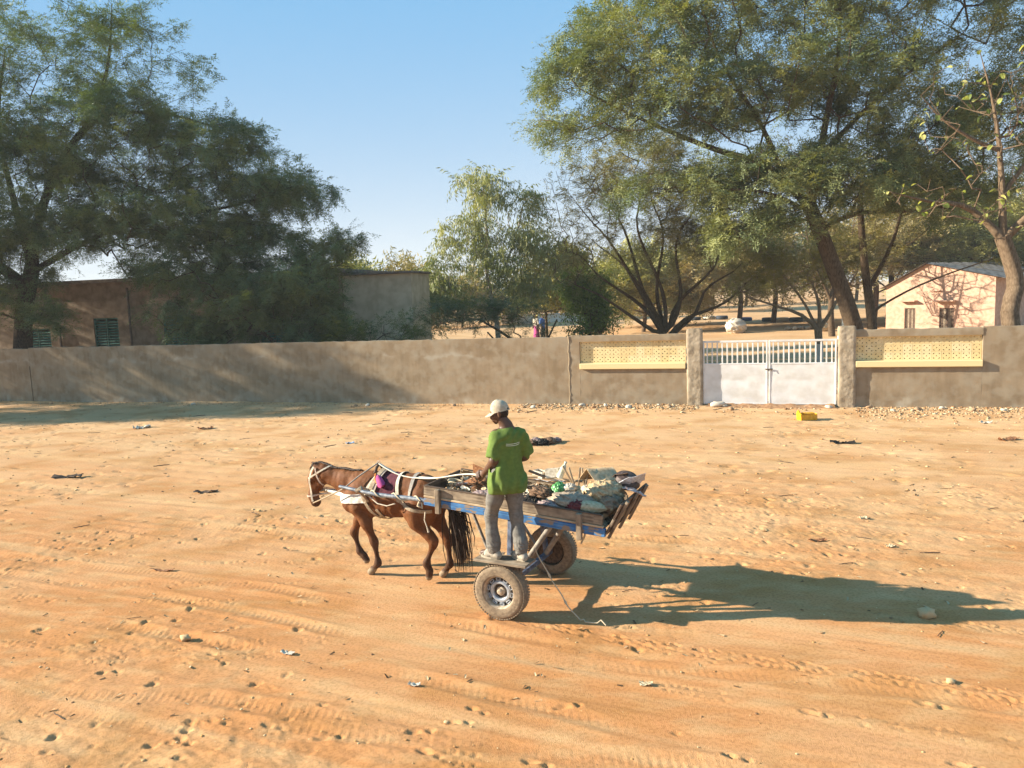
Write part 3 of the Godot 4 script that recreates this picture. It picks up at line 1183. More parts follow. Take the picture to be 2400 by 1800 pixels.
func plant(o: Dictionary) -> Node3D:
	# o: called, label, cat, base, strokes, blobs, seed, spray, leaf, bark, per, size, droop, c1, c2 and what has a default below
	var rg := RandomNumberGenerator.new()
	rg.seed = o.seed
	var t := Skel.new()
	for s in o.strokes:
		stroke(t, s[0], s[1], s[2], o.get("step", 0.45))
	fill(t, o.blobs, rg, o.get("seg", 0.5), o.get("wander", 0.12), o.get("along", 0.12), o.get("sag", 0.04), o.get("thick", 1.5))
	thicken(t, o.get("tip", 0.007), o.get("power", 2.2))
	var base: Vector3 = o.base
	var root := thing(o.called, o.label, o.get("cat", "tree"), Transform3D(Basis.IDENTITY, base), o.get("group", ""))
	var cut: float = o.get("cut", 0.05)
	var tm := wood_mesh(t, base, true, cut)
	if tm != null:
		part(root, "trunk", tm, o.bark)
	var bm := wood_mesh(t, base, false, cut)
	if bm != null:
		part(root, "branches", bm, o.get("twig", o.bark))
	if o.get("per", 0.0) > 0.0:
		var lp := leaf_places(t, base, rg, o.per, o.get("max_r", 0.02), o.get("droop", 0.15), o.size, o.c1, o.c2, o.get("only", func(_p: Vector3) -> float: return 1.0))
		many(root, "crown", o.spray, o.leaf, lp[0], lp[1])
		pass
	o["tree"] = t
	return root


func V(x: float, y: float, z: float) -> Vector3:
	return Vector3(x, y, z)


func build_trees() -> void:
	var fs := feather_spray(101, 0.62, 11, 0.19, 0.085, 0.034)
	var fs_far := feather_spray(102, 0.95, 9, 0.34, 0.17, 0.07)
	var hs := hanging_spray(103, 13, 0.20, 0.034)
	var ov := oval_spray(104, 12, 0.11, 0.05, 0.2)
	var green: Material = M.leaf
	# the big acacia on the left, in front of the long building
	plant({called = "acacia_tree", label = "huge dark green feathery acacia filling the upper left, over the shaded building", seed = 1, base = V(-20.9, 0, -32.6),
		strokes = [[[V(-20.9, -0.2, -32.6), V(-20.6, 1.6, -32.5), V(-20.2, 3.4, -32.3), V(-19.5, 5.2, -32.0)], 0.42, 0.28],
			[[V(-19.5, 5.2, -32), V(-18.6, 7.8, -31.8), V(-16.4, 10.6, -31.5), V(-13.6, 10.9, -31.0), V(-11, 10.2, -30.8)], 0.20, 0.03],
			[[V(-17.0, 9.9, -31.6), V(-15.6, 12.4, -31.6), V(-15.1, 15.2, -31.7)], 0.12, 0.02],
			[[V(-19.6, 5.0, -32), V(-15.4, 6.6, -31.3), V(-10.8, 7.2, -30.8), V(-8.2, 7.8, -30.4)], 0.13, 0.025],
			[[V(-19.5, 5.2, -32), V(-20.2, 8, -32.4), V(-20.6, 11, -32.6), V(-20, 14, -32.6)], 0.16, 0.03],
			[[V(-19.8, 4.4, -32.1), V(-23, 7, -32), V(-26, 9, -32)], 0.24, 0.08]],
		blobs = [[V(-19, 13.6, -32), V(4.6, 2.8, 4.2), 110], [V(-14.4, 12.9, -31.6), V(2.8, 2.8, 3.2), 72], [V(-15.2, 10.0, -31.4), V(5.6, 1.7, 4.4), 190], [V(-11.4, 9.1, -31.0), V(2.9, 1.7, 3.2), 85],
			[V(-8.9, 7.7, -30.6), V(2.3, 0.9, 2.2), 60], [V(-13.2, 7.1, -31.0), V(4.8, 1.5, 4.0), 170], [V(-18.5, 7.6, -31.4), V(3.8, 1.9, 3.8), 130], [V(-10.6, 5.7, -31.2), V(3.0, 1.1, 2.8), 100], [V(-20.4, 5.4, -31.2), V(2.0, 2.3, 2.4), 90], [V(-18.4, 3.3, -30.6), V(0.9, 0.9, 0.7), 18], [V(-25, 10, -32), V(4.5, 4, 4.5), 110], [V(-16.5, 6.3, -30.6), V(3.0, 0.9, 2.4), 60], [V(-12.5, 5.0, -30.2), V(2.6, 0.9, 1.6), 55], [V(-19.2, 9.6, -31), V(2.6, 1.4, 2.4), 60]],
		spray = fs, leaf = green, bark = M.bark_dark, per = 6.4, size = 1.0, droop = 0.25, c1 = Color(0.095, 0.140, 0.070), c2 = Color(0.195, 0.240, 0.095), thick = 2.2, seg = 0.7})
	# out of the frame to the left: the tree whose shade lies on the wall and the sand
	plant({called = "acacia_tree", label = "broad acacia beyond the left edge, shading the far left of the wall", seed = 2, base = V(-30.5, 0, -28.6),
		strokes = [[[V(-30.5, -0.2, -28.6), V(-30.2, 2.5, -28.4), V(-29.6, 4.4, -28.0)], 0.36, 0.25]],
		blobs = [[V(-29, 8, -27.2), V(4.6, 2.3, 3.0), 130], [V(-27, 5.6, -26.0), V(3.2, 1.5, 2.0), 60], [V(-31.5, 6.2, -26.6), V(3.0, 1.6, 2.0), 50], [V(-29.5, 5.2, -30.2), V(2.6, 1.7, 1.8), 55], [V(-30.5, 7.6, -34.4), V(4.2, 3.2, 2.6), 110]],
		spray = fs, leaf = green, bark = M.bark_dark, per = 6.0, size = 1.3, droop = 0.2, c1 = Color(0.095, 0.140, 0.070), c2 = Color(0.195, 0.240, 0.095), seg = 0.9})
	plant({called = "acacia_tree", label = "unseen tall acacia added beyond the left edge to shade the dark acacia and the building", seed = 16, base = V(-36.5, 0, -33.5),  # added out of view, to throw shade on the left acacia and the building
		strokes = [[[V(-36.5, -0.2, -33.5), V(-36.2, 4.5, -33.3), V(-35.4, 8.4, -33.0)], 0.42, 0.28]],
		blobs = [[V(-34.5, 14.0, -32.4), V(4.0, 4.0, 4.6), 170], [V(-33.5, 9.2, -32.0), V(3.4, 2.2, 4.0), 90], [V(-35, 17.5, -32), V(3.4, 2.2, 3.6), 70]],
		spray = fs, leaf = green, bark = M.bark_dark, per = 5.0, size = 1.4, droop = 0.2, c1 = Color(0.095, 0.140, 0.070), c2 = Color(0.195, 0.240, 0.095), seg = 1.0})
	# dense drooping tree at the right end of the dark facade
	plant({called = "drooping_tree", label = "dense dark drooping tree against the right end of the shaded building", seed = 3, base = V(-8.1, 0, -28.6),
		strokes = [[[V(-8.1, -0.1, -28.6), V(-8.0, 1.5, -28.5), V(-7.9, 3.4, -28.5)], 0.16, 0.08], [[V(-8.0, 1.2, -28.5), V(-9.4, 2.6, -28.4), V(-10.6, 3.6, -28.4)], 0.09, 0.04]],
		blobs = [[V(-7.5, 4.2, -28.4), V(1.6, 1.1, 1.4), 110], [V(-7.2, 2.6, -28.3), V(1.25, 1.2, 1.1), 90], [V(-9.8, 3.4, -28.5), V(1.9, 1.3, 1.3), 110], [V(-11.4, 2.4, -28.4), V(1.4, 0.7, 1.0), 45], [V(-6.3, 5.4, -29.5), V(1.1, 0.9, 1.0), 45], [V(-12.2, 3.8, -28.7), V(1.7, 1.4, 1.0), 75]],
		spray = fs, leaf = green, bark = M.bark_dark, per = 7.0, size = 0.85, droop = 0.6, c1 = Color(0.095, 0.135, 0.068), c2 = Color(0.19, 0.22, 0.085), seg = 0.5})
	# feathery thorn shrub just behind the wall
	plant({called = "thorn_shrub", label = "low feathery thorn shrub behind the wall below the cream building end", cat = "shrub", seed = 4, base = V(-5.0, 0, -27.4),
		strokes = [[[V(-5.0, -0.1, -27.4), V(-4.9, 1.2, -27.4)], 0.05, 0.03]],
		blobs = [[V(-5.4, 2.1, -27.3), V(1.7, 0.55, 0.8), 55], [V(-3.7, 2.3, -27.4), V(1.1, 0.5, 0.8), 26]],
		spray = fs, leaf = green, bark = M.bark_dark, per = 2.6, size = 0.75, droop = -0.1, c1 = Color(0.08, 0.12, 0.045), c2 = Color(0.17, 0.18, 0.05), seg = 0.4, tip = 0.005})
	plant({called = "thorn_tree", label = "flat topped dark thorn tree with crossing stems in front of the eucalyptus", seed = 5, base = V(0.9, 0, -31.2),
		strokes = [[[V(0.9, -0.1, -31.2), V(0.3, 1.3, -31.3), V(-1.2, 2.4, -31.4)], 0.09, 0.04], [[V(0.8, 0.2, -31.2), V(1.5, 1.5, -31.1), V(1.9, 2.3, -31)], 0.06, 0.03], [[V(0.8, 0.2, -31.2), V(-0.2, 1.1, -31), V(-0.9, 1.9, -30.9)], 0.06, 0.03]],
		blobs = [[V(-2.2, 2.75, -31.5), V(1.9, 0.6, 1.2), 100], [V(-0.2, 2.75, -31.2), V(1.5, 0.55, 1.1), 60], [V(0.4, 1.7, -31.2), V(1.6, 0.7, 0.8), 26]],
		spray = fs, leaf = green, bark = M.bark, per = 4.0, size = 0.7, droop = 0.0, c1 = Color(0.095, 0.135, 0.070), c2 = Color(0.19, 0.22, 0.09), seg = 0.4, tip = 0.006})
	# eucalyptus
	plant({called = "eucalyptus_tree", label = "tall pale green eucalyptus with hanging leaves and a thin white trunk", seed = 6, base = V(-0.55, 0, -36.2),
		strokes = [[[V(-0.55, -0.1, -36.2), V(-0.6, 2.0, -36.2), V(-0.95, 4.2, -36.1), V(-0.9, 6.5, -36), V(-1.0, 8.6, -36)], 0.15, 0.04], [[V(-0.75, 3.4, -36.1), V(0.2, 5.4, -36), V(0.7, 6.9, -36)], 0.07, 0.03]],
		blobs = [[V(-1.0, 8.2, -36), V(1.35, 1.1, 1.2), 70], [V(-1.5, 6.3, -36), V(1.7, 1.2, 1.5), 90], [V(-0.4, 4.9, -36), V(2.2, 1.2, 1.7), 110], [V(1.0, 6.5, -36), V(1.1, 1.3, 1.2), 50], [V(-2.9, 4.6, -36), V(1.2, 0.9, 1.1), 45], [V(1.4, 4.6, -36.2), V(1.1, 1.2, 1.1), 40], [V(-2.0, 3.4, -36), V(1.5, 0.6, 1.1), 30], [V(-3.3, 3.6, -36), V(1.1, 0.9, 1.0), 40], [V(0.6, 7.8, -36), V(1.0, 0.9, 1.0), 35], [V(2.0, 5.6, -36.2), V(0.9, 1.1, 0.9), 35], [V(0.8, 3.6, -36), V(1.5, 0.8, 1.2), 50]],
		spray = hs, leaf = green, bark = M.bark_white, twig = M.bark_white, per = 3.6, size = 1.1, droop = 0.5, thick = 1.7, c1 = Color(0.20, 0.225, 0.105), c2 = Color(0.40, 0.38, 0.16), seg = 0.6, cut = 0.03})
	plant({called = "yellow_green_tree", label = "yellow green leafy tree between the eucalyptus and the dark bush", seed = 7, base = V(1.9, 0, -40),
		strokes = [[[V(1.9, -0.1, -40), V(1.9, 2.4, -40)], 0.12, 0.07]],
		blobs = [[V(1.8, 3.7, -40), V(2.1, 1.6, 1.7), 120], [V(3.2, 5.0, -40), V(1.2, 0.9, 1.1), 35]],
		spray = ov, leaf = green, bark = M.bark, per = 6.0, size = 1.2, droop = 0.2, c1 = Color(0.17, 0.165, 0.04), c2 = Color(0.36, 0.29, 0.08), seg = 0.6})
	plant({called = "leafy_bush", label = "dense dark green leafy bush left of the fan shaped tree", cat = "bush", seed = 8, base = V(3.4, 0, -33),
		strokes = [[[V(3.4, -0.1, -33), V(3.4, 1.6, -33)], 0.08, 0.05], [[V(3.5, 0.1, -33), V(3.9, 1.5, -33)], 0.06, 0.04]],
		blobs = [[V(3.3, 3.4, -33), V(1.15, 1.3, 1.0), 150], [V(3.5, 2.2, -33), V(1.35, 0.8, 1.0), 110]],
		spray = ov, leaf = green, bark = M.bark_dark, per = 6.0, size = 0.85, droop = 0.2, c1 = Color(0.09, 0.15, 0.03), c2 = Color(0.21, 0.26, 0.05), seg = 0.4})
	# the fan shaped tree
	var hub := V(6.5, 1.25, -32)
	var fans := [[[V(6.5, -0.2, -32), V(6.45, 0.5, -32), hub], 0.38, 0.34]]
	for f in [[V(5.4, 2.6, -32), V(3.9, 4.0, -31.8), V(2.4, 5.1, -31.6)], [V(5.6, 3.0, -31.8), V(4.2, 5.2, -31.4), V(2.6, 7.2, -31.2)], [V(5.8, 3.2, -32.2), V(4.7, 5.9, -32.4), V(3.7, 8.4, -32.6)], [V(6.1, 3.2, -31.7), V(5.5, 5.7, -31.4), V(5.0, 8.4, -31.2)], [V(6.4, 3.3, -32.3), V(6.3, 5.6, -32.5), V(6.2, 8.4, -32.7)], [V(6.8, 3.0, -31.8), V(7.1, 5.2, -31.5), V(7.6, 7.6, -31.3)], [V(7.2, 2.7, -32), V(8.2, 4.2, -31.8), V(9.1, 6.2, -31.7)], [V(7.5, 2.3, -32.2), V(8.5, 3.3, -32.3), V(10.0, 4.7, -32.4)], [V(7.3, 2.1, -31.6), V(8.6, 2.7, -31.3), V(10.6, 4.2, -31.0)], [V(5.2, 2.2, -31.6), V(3.6, 3.2, -31.2), V(2.3, 3.9, -31.0)], [V(5.9, 2.9, -32.4), V(4.9, 4.4, -33), V(3.4, 5.8, -33.4)]]:
		var w0: Vector3 = V(sin(f[0].x * 9.0), 0, cos(f[0].x * 7.0)) * 0.22
		fans.append([[hub + (f[0] - hub) * 0.15, f[0] - w0, f[1] + w0, f[1].lerp(f[2], 0.55) - w0 * 0.8, f[2]], 0.10, 0.010])
	plant({called = "fan_tree", label = "fan shaped tree of many dark spreading stems rising left of the gate", seed = 9, base = V(6.5, 0, -32),
		strokes = fans, blobs = [[V(3.0, 6.8, -31.8), V(2.1, 2.0, 1.8), 190], [V(4.9, 8.4, -32), V(2.3, 1.5, 2.0), 150], [V(7.4, 7.0, -32), V(2.5, 2.0, 2.0), 150], [V(9.6, 5.0, -32), V(1.9, 1.2, 1.6), 90], [V(2.6, 4.6, -31.4), V(1.3, 1.0, 1.2), 60], [V(6.0, 5.4, -32), V(2.8, 1.3, 1.6), 80]],
		spray = fs, leaf = green, bark = M.bark, per = 3.4, size = 0.85, droop = 0.1, c1 = Color(0.20, 0.18, 0.08), c2 = Color(0.38, 0.32, 0.14), seg = 0.5, tip = 0.0075, power = 2.3, along = 0.04,
		only = func(p: Vector3) -> float: return clampf(0.35 + (p.x - 3.0) * 0.28, 0.25, 1.6)})
	# the great tree behind the gate
	plant({called = "acacia_tree", label = "great leaning acacia behind the right gate post, its feathery crown filling the upper right", seed = 10, base = V(11.9, 0, -25.6),
		strokes = [[[V(11.9, -0.2, -25.6), V(11.3, 1.9, -25.3), V(10.4, 4.3, -25.2), V(9.8, 5.8, -25.2)], 0.30, 0.22],
			[[V(9.8, 5.8, -25.2), V(8.5, 7.1, -25.4), V(6.6, 8.0, -26), V(4.4, 9.1, -26.4), V(2.6, 10.1, -26.6)], 0.15, 0.02],
			[[V(9.0, 6.7, -25.3), V(8.3, 8.6, -25.6), V(7.2, 10.6, -26), V(6.5, 13, -26.4)], 0.10, 0.02],
			[[V(9.8, 5.8, -25.2), V(10.4, 8.3, -25.6), V(11.0, 11, -26), V(11, 14, -26)], 0.14, 0.02],
			[[V(10.2, 7.4, -25.5), V(12.4, 9.4, -25.8), V(15, 11.2, -26)], 0.10, 0.02],
			[[V(9.8, 5.6, -25.2), V(8.3, 6.2, -24.6), V(6.8, 6.4, -24.6)], 0.08, 0.03]],
		blobs = [[V(4.8, 11.6, -26.6), V(3.2, 1.8, 3.0), 150], [V(2.6, 10.6, -26.7), V(1.7, 0.8, 1.6), 45], [V(2.6, 8.8, -26.6), V(1.8, 0.7, 1.6), 45], [V(5.8, 9.4, -26.4), V(2.9, 1.2, 2.8), 110], [V(8.2, 13.4, -26.6), V(4.4, 2.2, 3.8), 190], [V(13, 13, -26.4), V(4.6, 2.6, 3.8), 200], [V(10.6, 10.2, -26), V(3.4, 1.7, 3.2), 150], [V(13, 8.4, -25.6), V(2.8, 1.5, 2.6), 120],
			[V(8.4, 7.0, -24.8), V(2.2, 1.1, 1.7), 85], [V(10.8, 6.7, -24.6), V(1.9, 0.9, 1.5), 75], [V(6.4, 7.0, -25.6), V(1.9, 0.9, 1.6), 40], [V(16.5, 11, -26), V(3, 3.2, 3.0), 90], [V(8.0, 9.4, -25.4), V(2.2, 1.2, 2.0), 60], [V(7.4, 5.3, -25.2), V(1.2, 0.7, 0.9), 30], [V(4.8, 6.6, -26.4), V(1.6, 0.8, 1.3), 26], [V(9.2, 5.4, -24.9), V(1.5, 0.7, 1.1), 45], [V(12.6, 6.6, -25), V(1.7, 0.9, 1.4), 55], [V(17.0, 8.0, -26.4), V(2.6, 2.2, 2.2), 110], [V(15.0, 14.5, -26), V(3.6, 2.2, 3.0), 110], [V(18.5, 12.0, -26.4), V(2.6, 3.0, 2.4), 90], [V(14.6, 6.4, -25.4), V(1.8, 1.2, 1.5), 60]],
		spray = fs, leaf = green, bark = M.bark, per = 4.9, size = 1.05, droop = 0.25, thick = 1.75, c1 = Color(0.145, 0.185, 0.085), c2 = Color(0.33, 0.335, 0.13), seg = 0.65})
	# slender tree to its right
	plant({called = "slender_tree", label = "slender bare stemmed tree just right of the leaning acacia trunk", seed = 11, base = V(13.6, 0, -28.6),
		strokes = [[[V(13.6, -0.2, -28.6), V(13.4, 1.8, -28.5), V(13.0, 4.4, -28.4), V(12.8, 6.4, -28.3)], 0.2, 0.1], [[V(13.2, 3.0, -28.5), V(14.0, 4.6, -28.4), V(14.5, 6.4, -28.4)], 0.09, 0.04], [[V(13.3, 2.2, -28.5), V(15, 3.2, -28.0), V(17.6, 4.1, -27.6)], 0.05, 0.015]],
		blobs = [[V(12.9, 7.6, -28.4), V(2.0, 1.5, 1.8), 90], [V(15.2, 6.8, -28.4), V(1.9, 1.3, 1.6), 70], [V(13.6, 5.0, -28.4), V(1.6, 0.9, 1.2), 24]],
		spray = fs, leaf = green, bark = M.bark, per = 4.0, size = 0.9, droop = 0.1, c1 = Color(0.17, 0.15, 0.05), c2 = Color(0.32, 0.26, 0.09), seg = 0.6})
	# small tree with a whitewashed foot behind the gate
	var wt := plant({called = "small_tree", label = "small forked tree with a whitewashed foot seen through the gate bars", seed = 12, base = V(12.3, 0.05, -30.6),
		strokes = [[[V(12.3, 0.9, -30.6), V(12.25, 1.5, -30.6)], 0.14, 0.15], [[V(12.2, 1.5, -30.6), V(11.6, 2.1, -30.5), V(10.6, 2.5, -30.4), V(9.4, 2.9, -30.3)], 0.09, 0.03], [[V(12.25, 1.5, -30.6), V(12.3, 2.4, -30.6), V(12.0, 3.4, -30.6)], 0.09, 0.04], [[V(12.3, 1.5, -30.6), V(12.9, 2.4, -30.7), V(13.4, 3.3, -30.8)], 0.09, 0.03], [[V(12.2, 1.5, -30.6), V(11.8, 2.6, -30.9), V(11.0, 3.8, -31.2)], 0.07, 0.03], [[V(12.3, 0.9, -30.6), V(12.3, 0.8, -30.6)], 0.14, 0.14]],
		blobs = [[V(11.0, 4.2, -30.6), V(2.0, 0.9, 1.6), 80], [V(13.1, 4.3, -30.7), V(1.5, 0.8, 1.4), 50], [V(9.5, 3.5, -30.4), V(1.1, 0.5, 1.0), 36]],
		spray = fs, leaf = green, bark = M.bark_pale, per = 4.0, size = 0.8, droop = 0.15, c1 = Color(0.17, 0.155, 0.04), c2 = Color(0.33, 0.27, 0.08), seg = 0.45, tip = 0.006})
	var mb := MB.new()
	mb.tube(PackedVector3Array([V(0, -0.15, 0), V(0, 0.5, 0), V(0, 0.92, 0)]), PackedFloat32Array([0.17, 0.152, 0.15]), 10)
	part(wt, "whitewashed_foot", mb.mesh(), M.whitewash)
	# bare tree whose branch shadows fall on the pink gable
	plant({called = "bare_tree", label = "bare many branched tree left of the pink building", seed = 15, base = V(18.6, gh(18.6, -44.4), -44.4),
		strokes = [[[V(18.6, 0.0, -44.4), V(18.5, 2.0, -44.4), V(18.7, 3.2, -44.4)], 0.2, 0.14], [[V(18.6, 2.2, -44.4), V(17.4, 4.6, -44.2), V(16.8, 6.8, -44)], 0.10, 0.02], [[V(18.7, 3.0, -44.4), V(19.6, 5.2, -44.6), V(20.0, 7.4, -44.8)], 0.10, 0.02]],
		blobs = [[V(18.4, 6.0, -44.4), V(2.6, 2.2, 2.0), 110], [V(17.0, 4.4, -44.2), V(1.6, 1.4, 1.4), 45], [V(20.2, 4.4, -44.6), V(1.5, 1.5, 1.4), 45]],
		spray = fs, leaf = green, bark = M.bark, per = 0.5, size = 0.9, droop = 0.1, c1 = Color(0.17, 0.15, 0.05), c2 = Color(0.32, 0.26, 0.09), seg = 0.6, tip = 0.016})
	big_leaf_tree()
	# trees farther off in the yard
	var far := [
		[-9.5, -47.0, 5.6, 2.3, 0, "round yellowish tree top rising behind the cream building end, left of two"],
		[-6.2, -46.0, 5.3, 1.6, 1, "sparse bare tree top behind the cream building end"],
		[12.0, -62.0, 5.0, 4.2, 1, "dry brown spreading tree far behind the fan shaped tree"],
		[20.5, -60.0, 8.4, 5.0, 0, "tall yellow brown tree far behind the gate opening"],
		[28.5, -58.0, 9.6, 5.4, 1, "wide dry brown tree far behind the leaning acacia"],
		[36.0, -64.0, 10.5, 6.0, 0, "large olive tree behind the pink building roof"],
		[46.0, -62.0, 10.5, 6.0, 1, "far brown tree right of the pink building"],
		[3.5, -78.0, 4.6, 4.4, 0, "low olive tree on the far side of the yard behind the bush"],
		[-4.5, -72.0, 5.0, 4.6, 1, "low brown tree on the far side of the yard behind the eucalyptus"],
		[14.0, -96.0, 6.5, 6.0, 0, "hazy tree in the farthest row left of the gate"],
		[30.0, -98.0, 8.0, 6.5, 1, "hazy brown tree in the farthest row behind the tyres"],
		[44.0, -98.0, 9.0, 7.0, 0, "hazy olive tree in the farthest row right of the gate"],
		[58.0, -92.0, 9.0, 7.0, 1, "hazy brown tree in the farthest row at the right"],
		[9.5, -55.0, 6.2, 3.8, 0, "olive tree behind the right side of the fan shaped tree"],
		[16.0, -54.0, 7.6, 4.2, 1, "brown tree filling the gap above the left gate leaf"],
		[24.5, -52.0, 9.0, 4.6, 1, "dry brown tree left of the pink building, behind the olive one"],
		[31.0, -52.0, 9.5, 4.8, 0, "olive tree rising straight behind the pink gable"],
		[40.0, -56.0, 10.0, 5.5, 1, "dry tree right behind the pink roof"],
		[7.0, -88.0, 5.0, 5.5, 1, "low hazy brown tree in the farthest row behind the bush"],
		[22.0, -84.0, 8.0, 6.0, 0, "hazy olive tree beyond the row of tyres"],
		[-12.0, -90.0, 5.5, 6.0, 0, "farthest tree seen through the gap beside the cream building"],
	]
	var sd := 200
	for a in far:
		sd += 1
		var b := V(a[0], gh(a[0], a[1]), a[1])
		var h: float = a[2]
		var r: float = a[3]
		var dry: bool = a[4] == 1
		plant({called = "yard_tree", label = a[5], seed = sd, base = b, group = "trees in the yard behind the wall",
			strokes = [[[b + V(0, -0.2, 0), b + V(0.2, h * 0.28, 0), b + V(-0.1, h * 0.45, 0)], 0.025 * h, 0.018 * h]],
			blobs = [[b + V(0, h * 0.68, 0), V(r * 0.8, h * 0.30, r * 0.8), 90], [b + V(-r * 0.55, h * 0.50, r * 0.2), V(r * 0.55, h * 0.24, r * 0.5), 45], [b + V(r * 0.55, h * 0.52, 0), V(r * 0.6, h * 0.26, r * 0.5), 45]],
			spray = fs_far, leaf = green, bark = M.bark, per = 3.6 if dry else 5.2, size = 1.3, droop = 0.15, seg = 0.9, tip = 0.012, cut = 0.04, along = 0.2,
			c1 = Color(0.29, 0.225, 0.10) if dry else Color(0.23, 0.225, 0.08), c2 = Color(0.48, 0.37, 0.165) if dry else Color(0.44, 0.39, 0.135)})
	# slim sapling in front of the far ground
	plant({called = "sapling", label = "thin yellow leaved sapling between the bush and the fan shaped tree", cat = "sapling", seed = 14, base = V(5.0, 0.1, -37),
		strokes = [[[V(5.0, 0, -37), V(4.95, 1.5, -37), V(4.9, 2.4, -37)], 0.03, 0.02]],
		blobs = [[V(4.7, 3.0, -37), V(1.0, 1.0, 0.8), 60]],
		spray = ov, leaf = green, bark = M.bark_dark, per = 1.6, size = 0.9, droop = 0.1, c1 = Color(0.2, 0.15, 0.05), c2 = Color(0.36, 0.28, 0.10), seg = 0.4, tip = 0.006})


func big_leaf_tree() -> void:
	var rg := RandomNumberGenerator.new()
	rg.seed = 77
	var t := Skel.new()
	var b := V(14.35, 0, -21.7)
	var st := [[[V(14.35, -0.2, -21.7), V(14.3, 1.4, -21.8), V(14.15, 2.4, -21.8), V(14.35, 3.2, -21.9), V(13.95, 4.4, -21.9)], 0.27, 0.2],
		[[V(13.95, 4.4, -21.9), V(13.0, 5.3, -22), V(11.8, 5.5, -21.8), V(10.6, 5.8, -21.7)], 0.12, 0.012], [[V(13.95, 4.4, -21.9), V(13.9, 6.2, -22), V(13.7, 8.0, -22.1), V(13.3, 9.6, -22.2)], 0.11, 0.012],
		[[V(13.95, 4.4, -21.9), V(15.2, 5.6, -21.6), V(16.6, 6.6, -21.4)], 0.13, 0.03], [[V(13.6, 6.9, -22), V(12.4, 7.6, -22), V(11.6, 8.4, -22)], 0.06, 0.015], [[V(13.9, 5.6, -22), V(14.9, 7.0, -22), V(15.4, 8.6, -22)], 0.07, 0.015]]
	for s in st:
		stroke(t, s[0], s[1], s[2], 0.35)
	fill(t, [[V(12.0, 5.4, -21.4), V(1.9, 0.8, 0.9), 60], [V(14.1, 6.2, -21.6), V(1.7, 1.2, 1.2), 80], [V(12.9, 7.8, -22), V(1.7, 1.6, 1.2), 90], [V(15.3, 5.0, -21.2), V(1.3, 1.3, 0.9), 50], [V(14.8, 8.4, -22), V(1.5, 1.6, 1.2), 80]], rg, 0.3, 0.2, 0.1, -0.03)
	thicken(t, 0.009, 2.2)
	var root := thing("big_leaf_tree", "sparse tree with large round leaves and a crooked pale trunk at the right edge", "tree", Transform3D(Basis.IDENTITY, b))
	part(root, "trunk", wood_mesh(t, b, true, 0.05), M.bark_tan)
	part(root, "branches", wood_mesh(t, b, false, 0.05), M.bark_tan)
	var lm := []
	for k in 3:
		var mb := MB.new()
		var c := V(0.09, 0, 0)
		for i in 9:
			var a0 := TAU * i / 9
			var a1 := TAU * (i + 1) / 9
			var f := func(a: float) -> Vector3:
				var q := V(0.09 - cos(a) * 0.10, 0, sin(a) * 0.075)
				q.y = absf(q.z) * (0.3 + 0.15 * k) - q.x * q.x * 1.2
				return q
			mb.tri(c, f.call(a1), f.call(a0))
		lm.append(mb.mesh())
	var count := 0
	for i in range(1, t.pos.size()):
		if t.rad[i] > 0.03 or count >= 290:
			continue
		if rg.randf() > (0.75 if t.kids[i] == 0 else 0.25):
			continue
		var d := V(rg.randf_range(-1, 1), rg.randf_range(-0.9, 0.2), rg.randf_range(-1, 1)).normalized()
		var z := d.cross(V(rg.randf_range(-0.6, 0.6), 1, rg.randf_range(-0.6, 0.6))).normalized()
		var s := rg.randf_range(0.55, 1.1)
		part(root, "leaf", lm[rg.randi() % 3], M["round_leaf%d" % (rg.randi() % 3)], Transform3D(Basis(d * s, z.cross(d).normalized() * s, z * s), t.pos[i] - b))
		count += 1


# ---------------------------------------------------------------- materials
func leafy(c: Color) -> StandardMaterial3D:
	var m := mat(c, 0.55, 0.35)
	m.backlight_enabled = true
	m.backlight = Color(0.70, 0.72, 0.30)
	return m


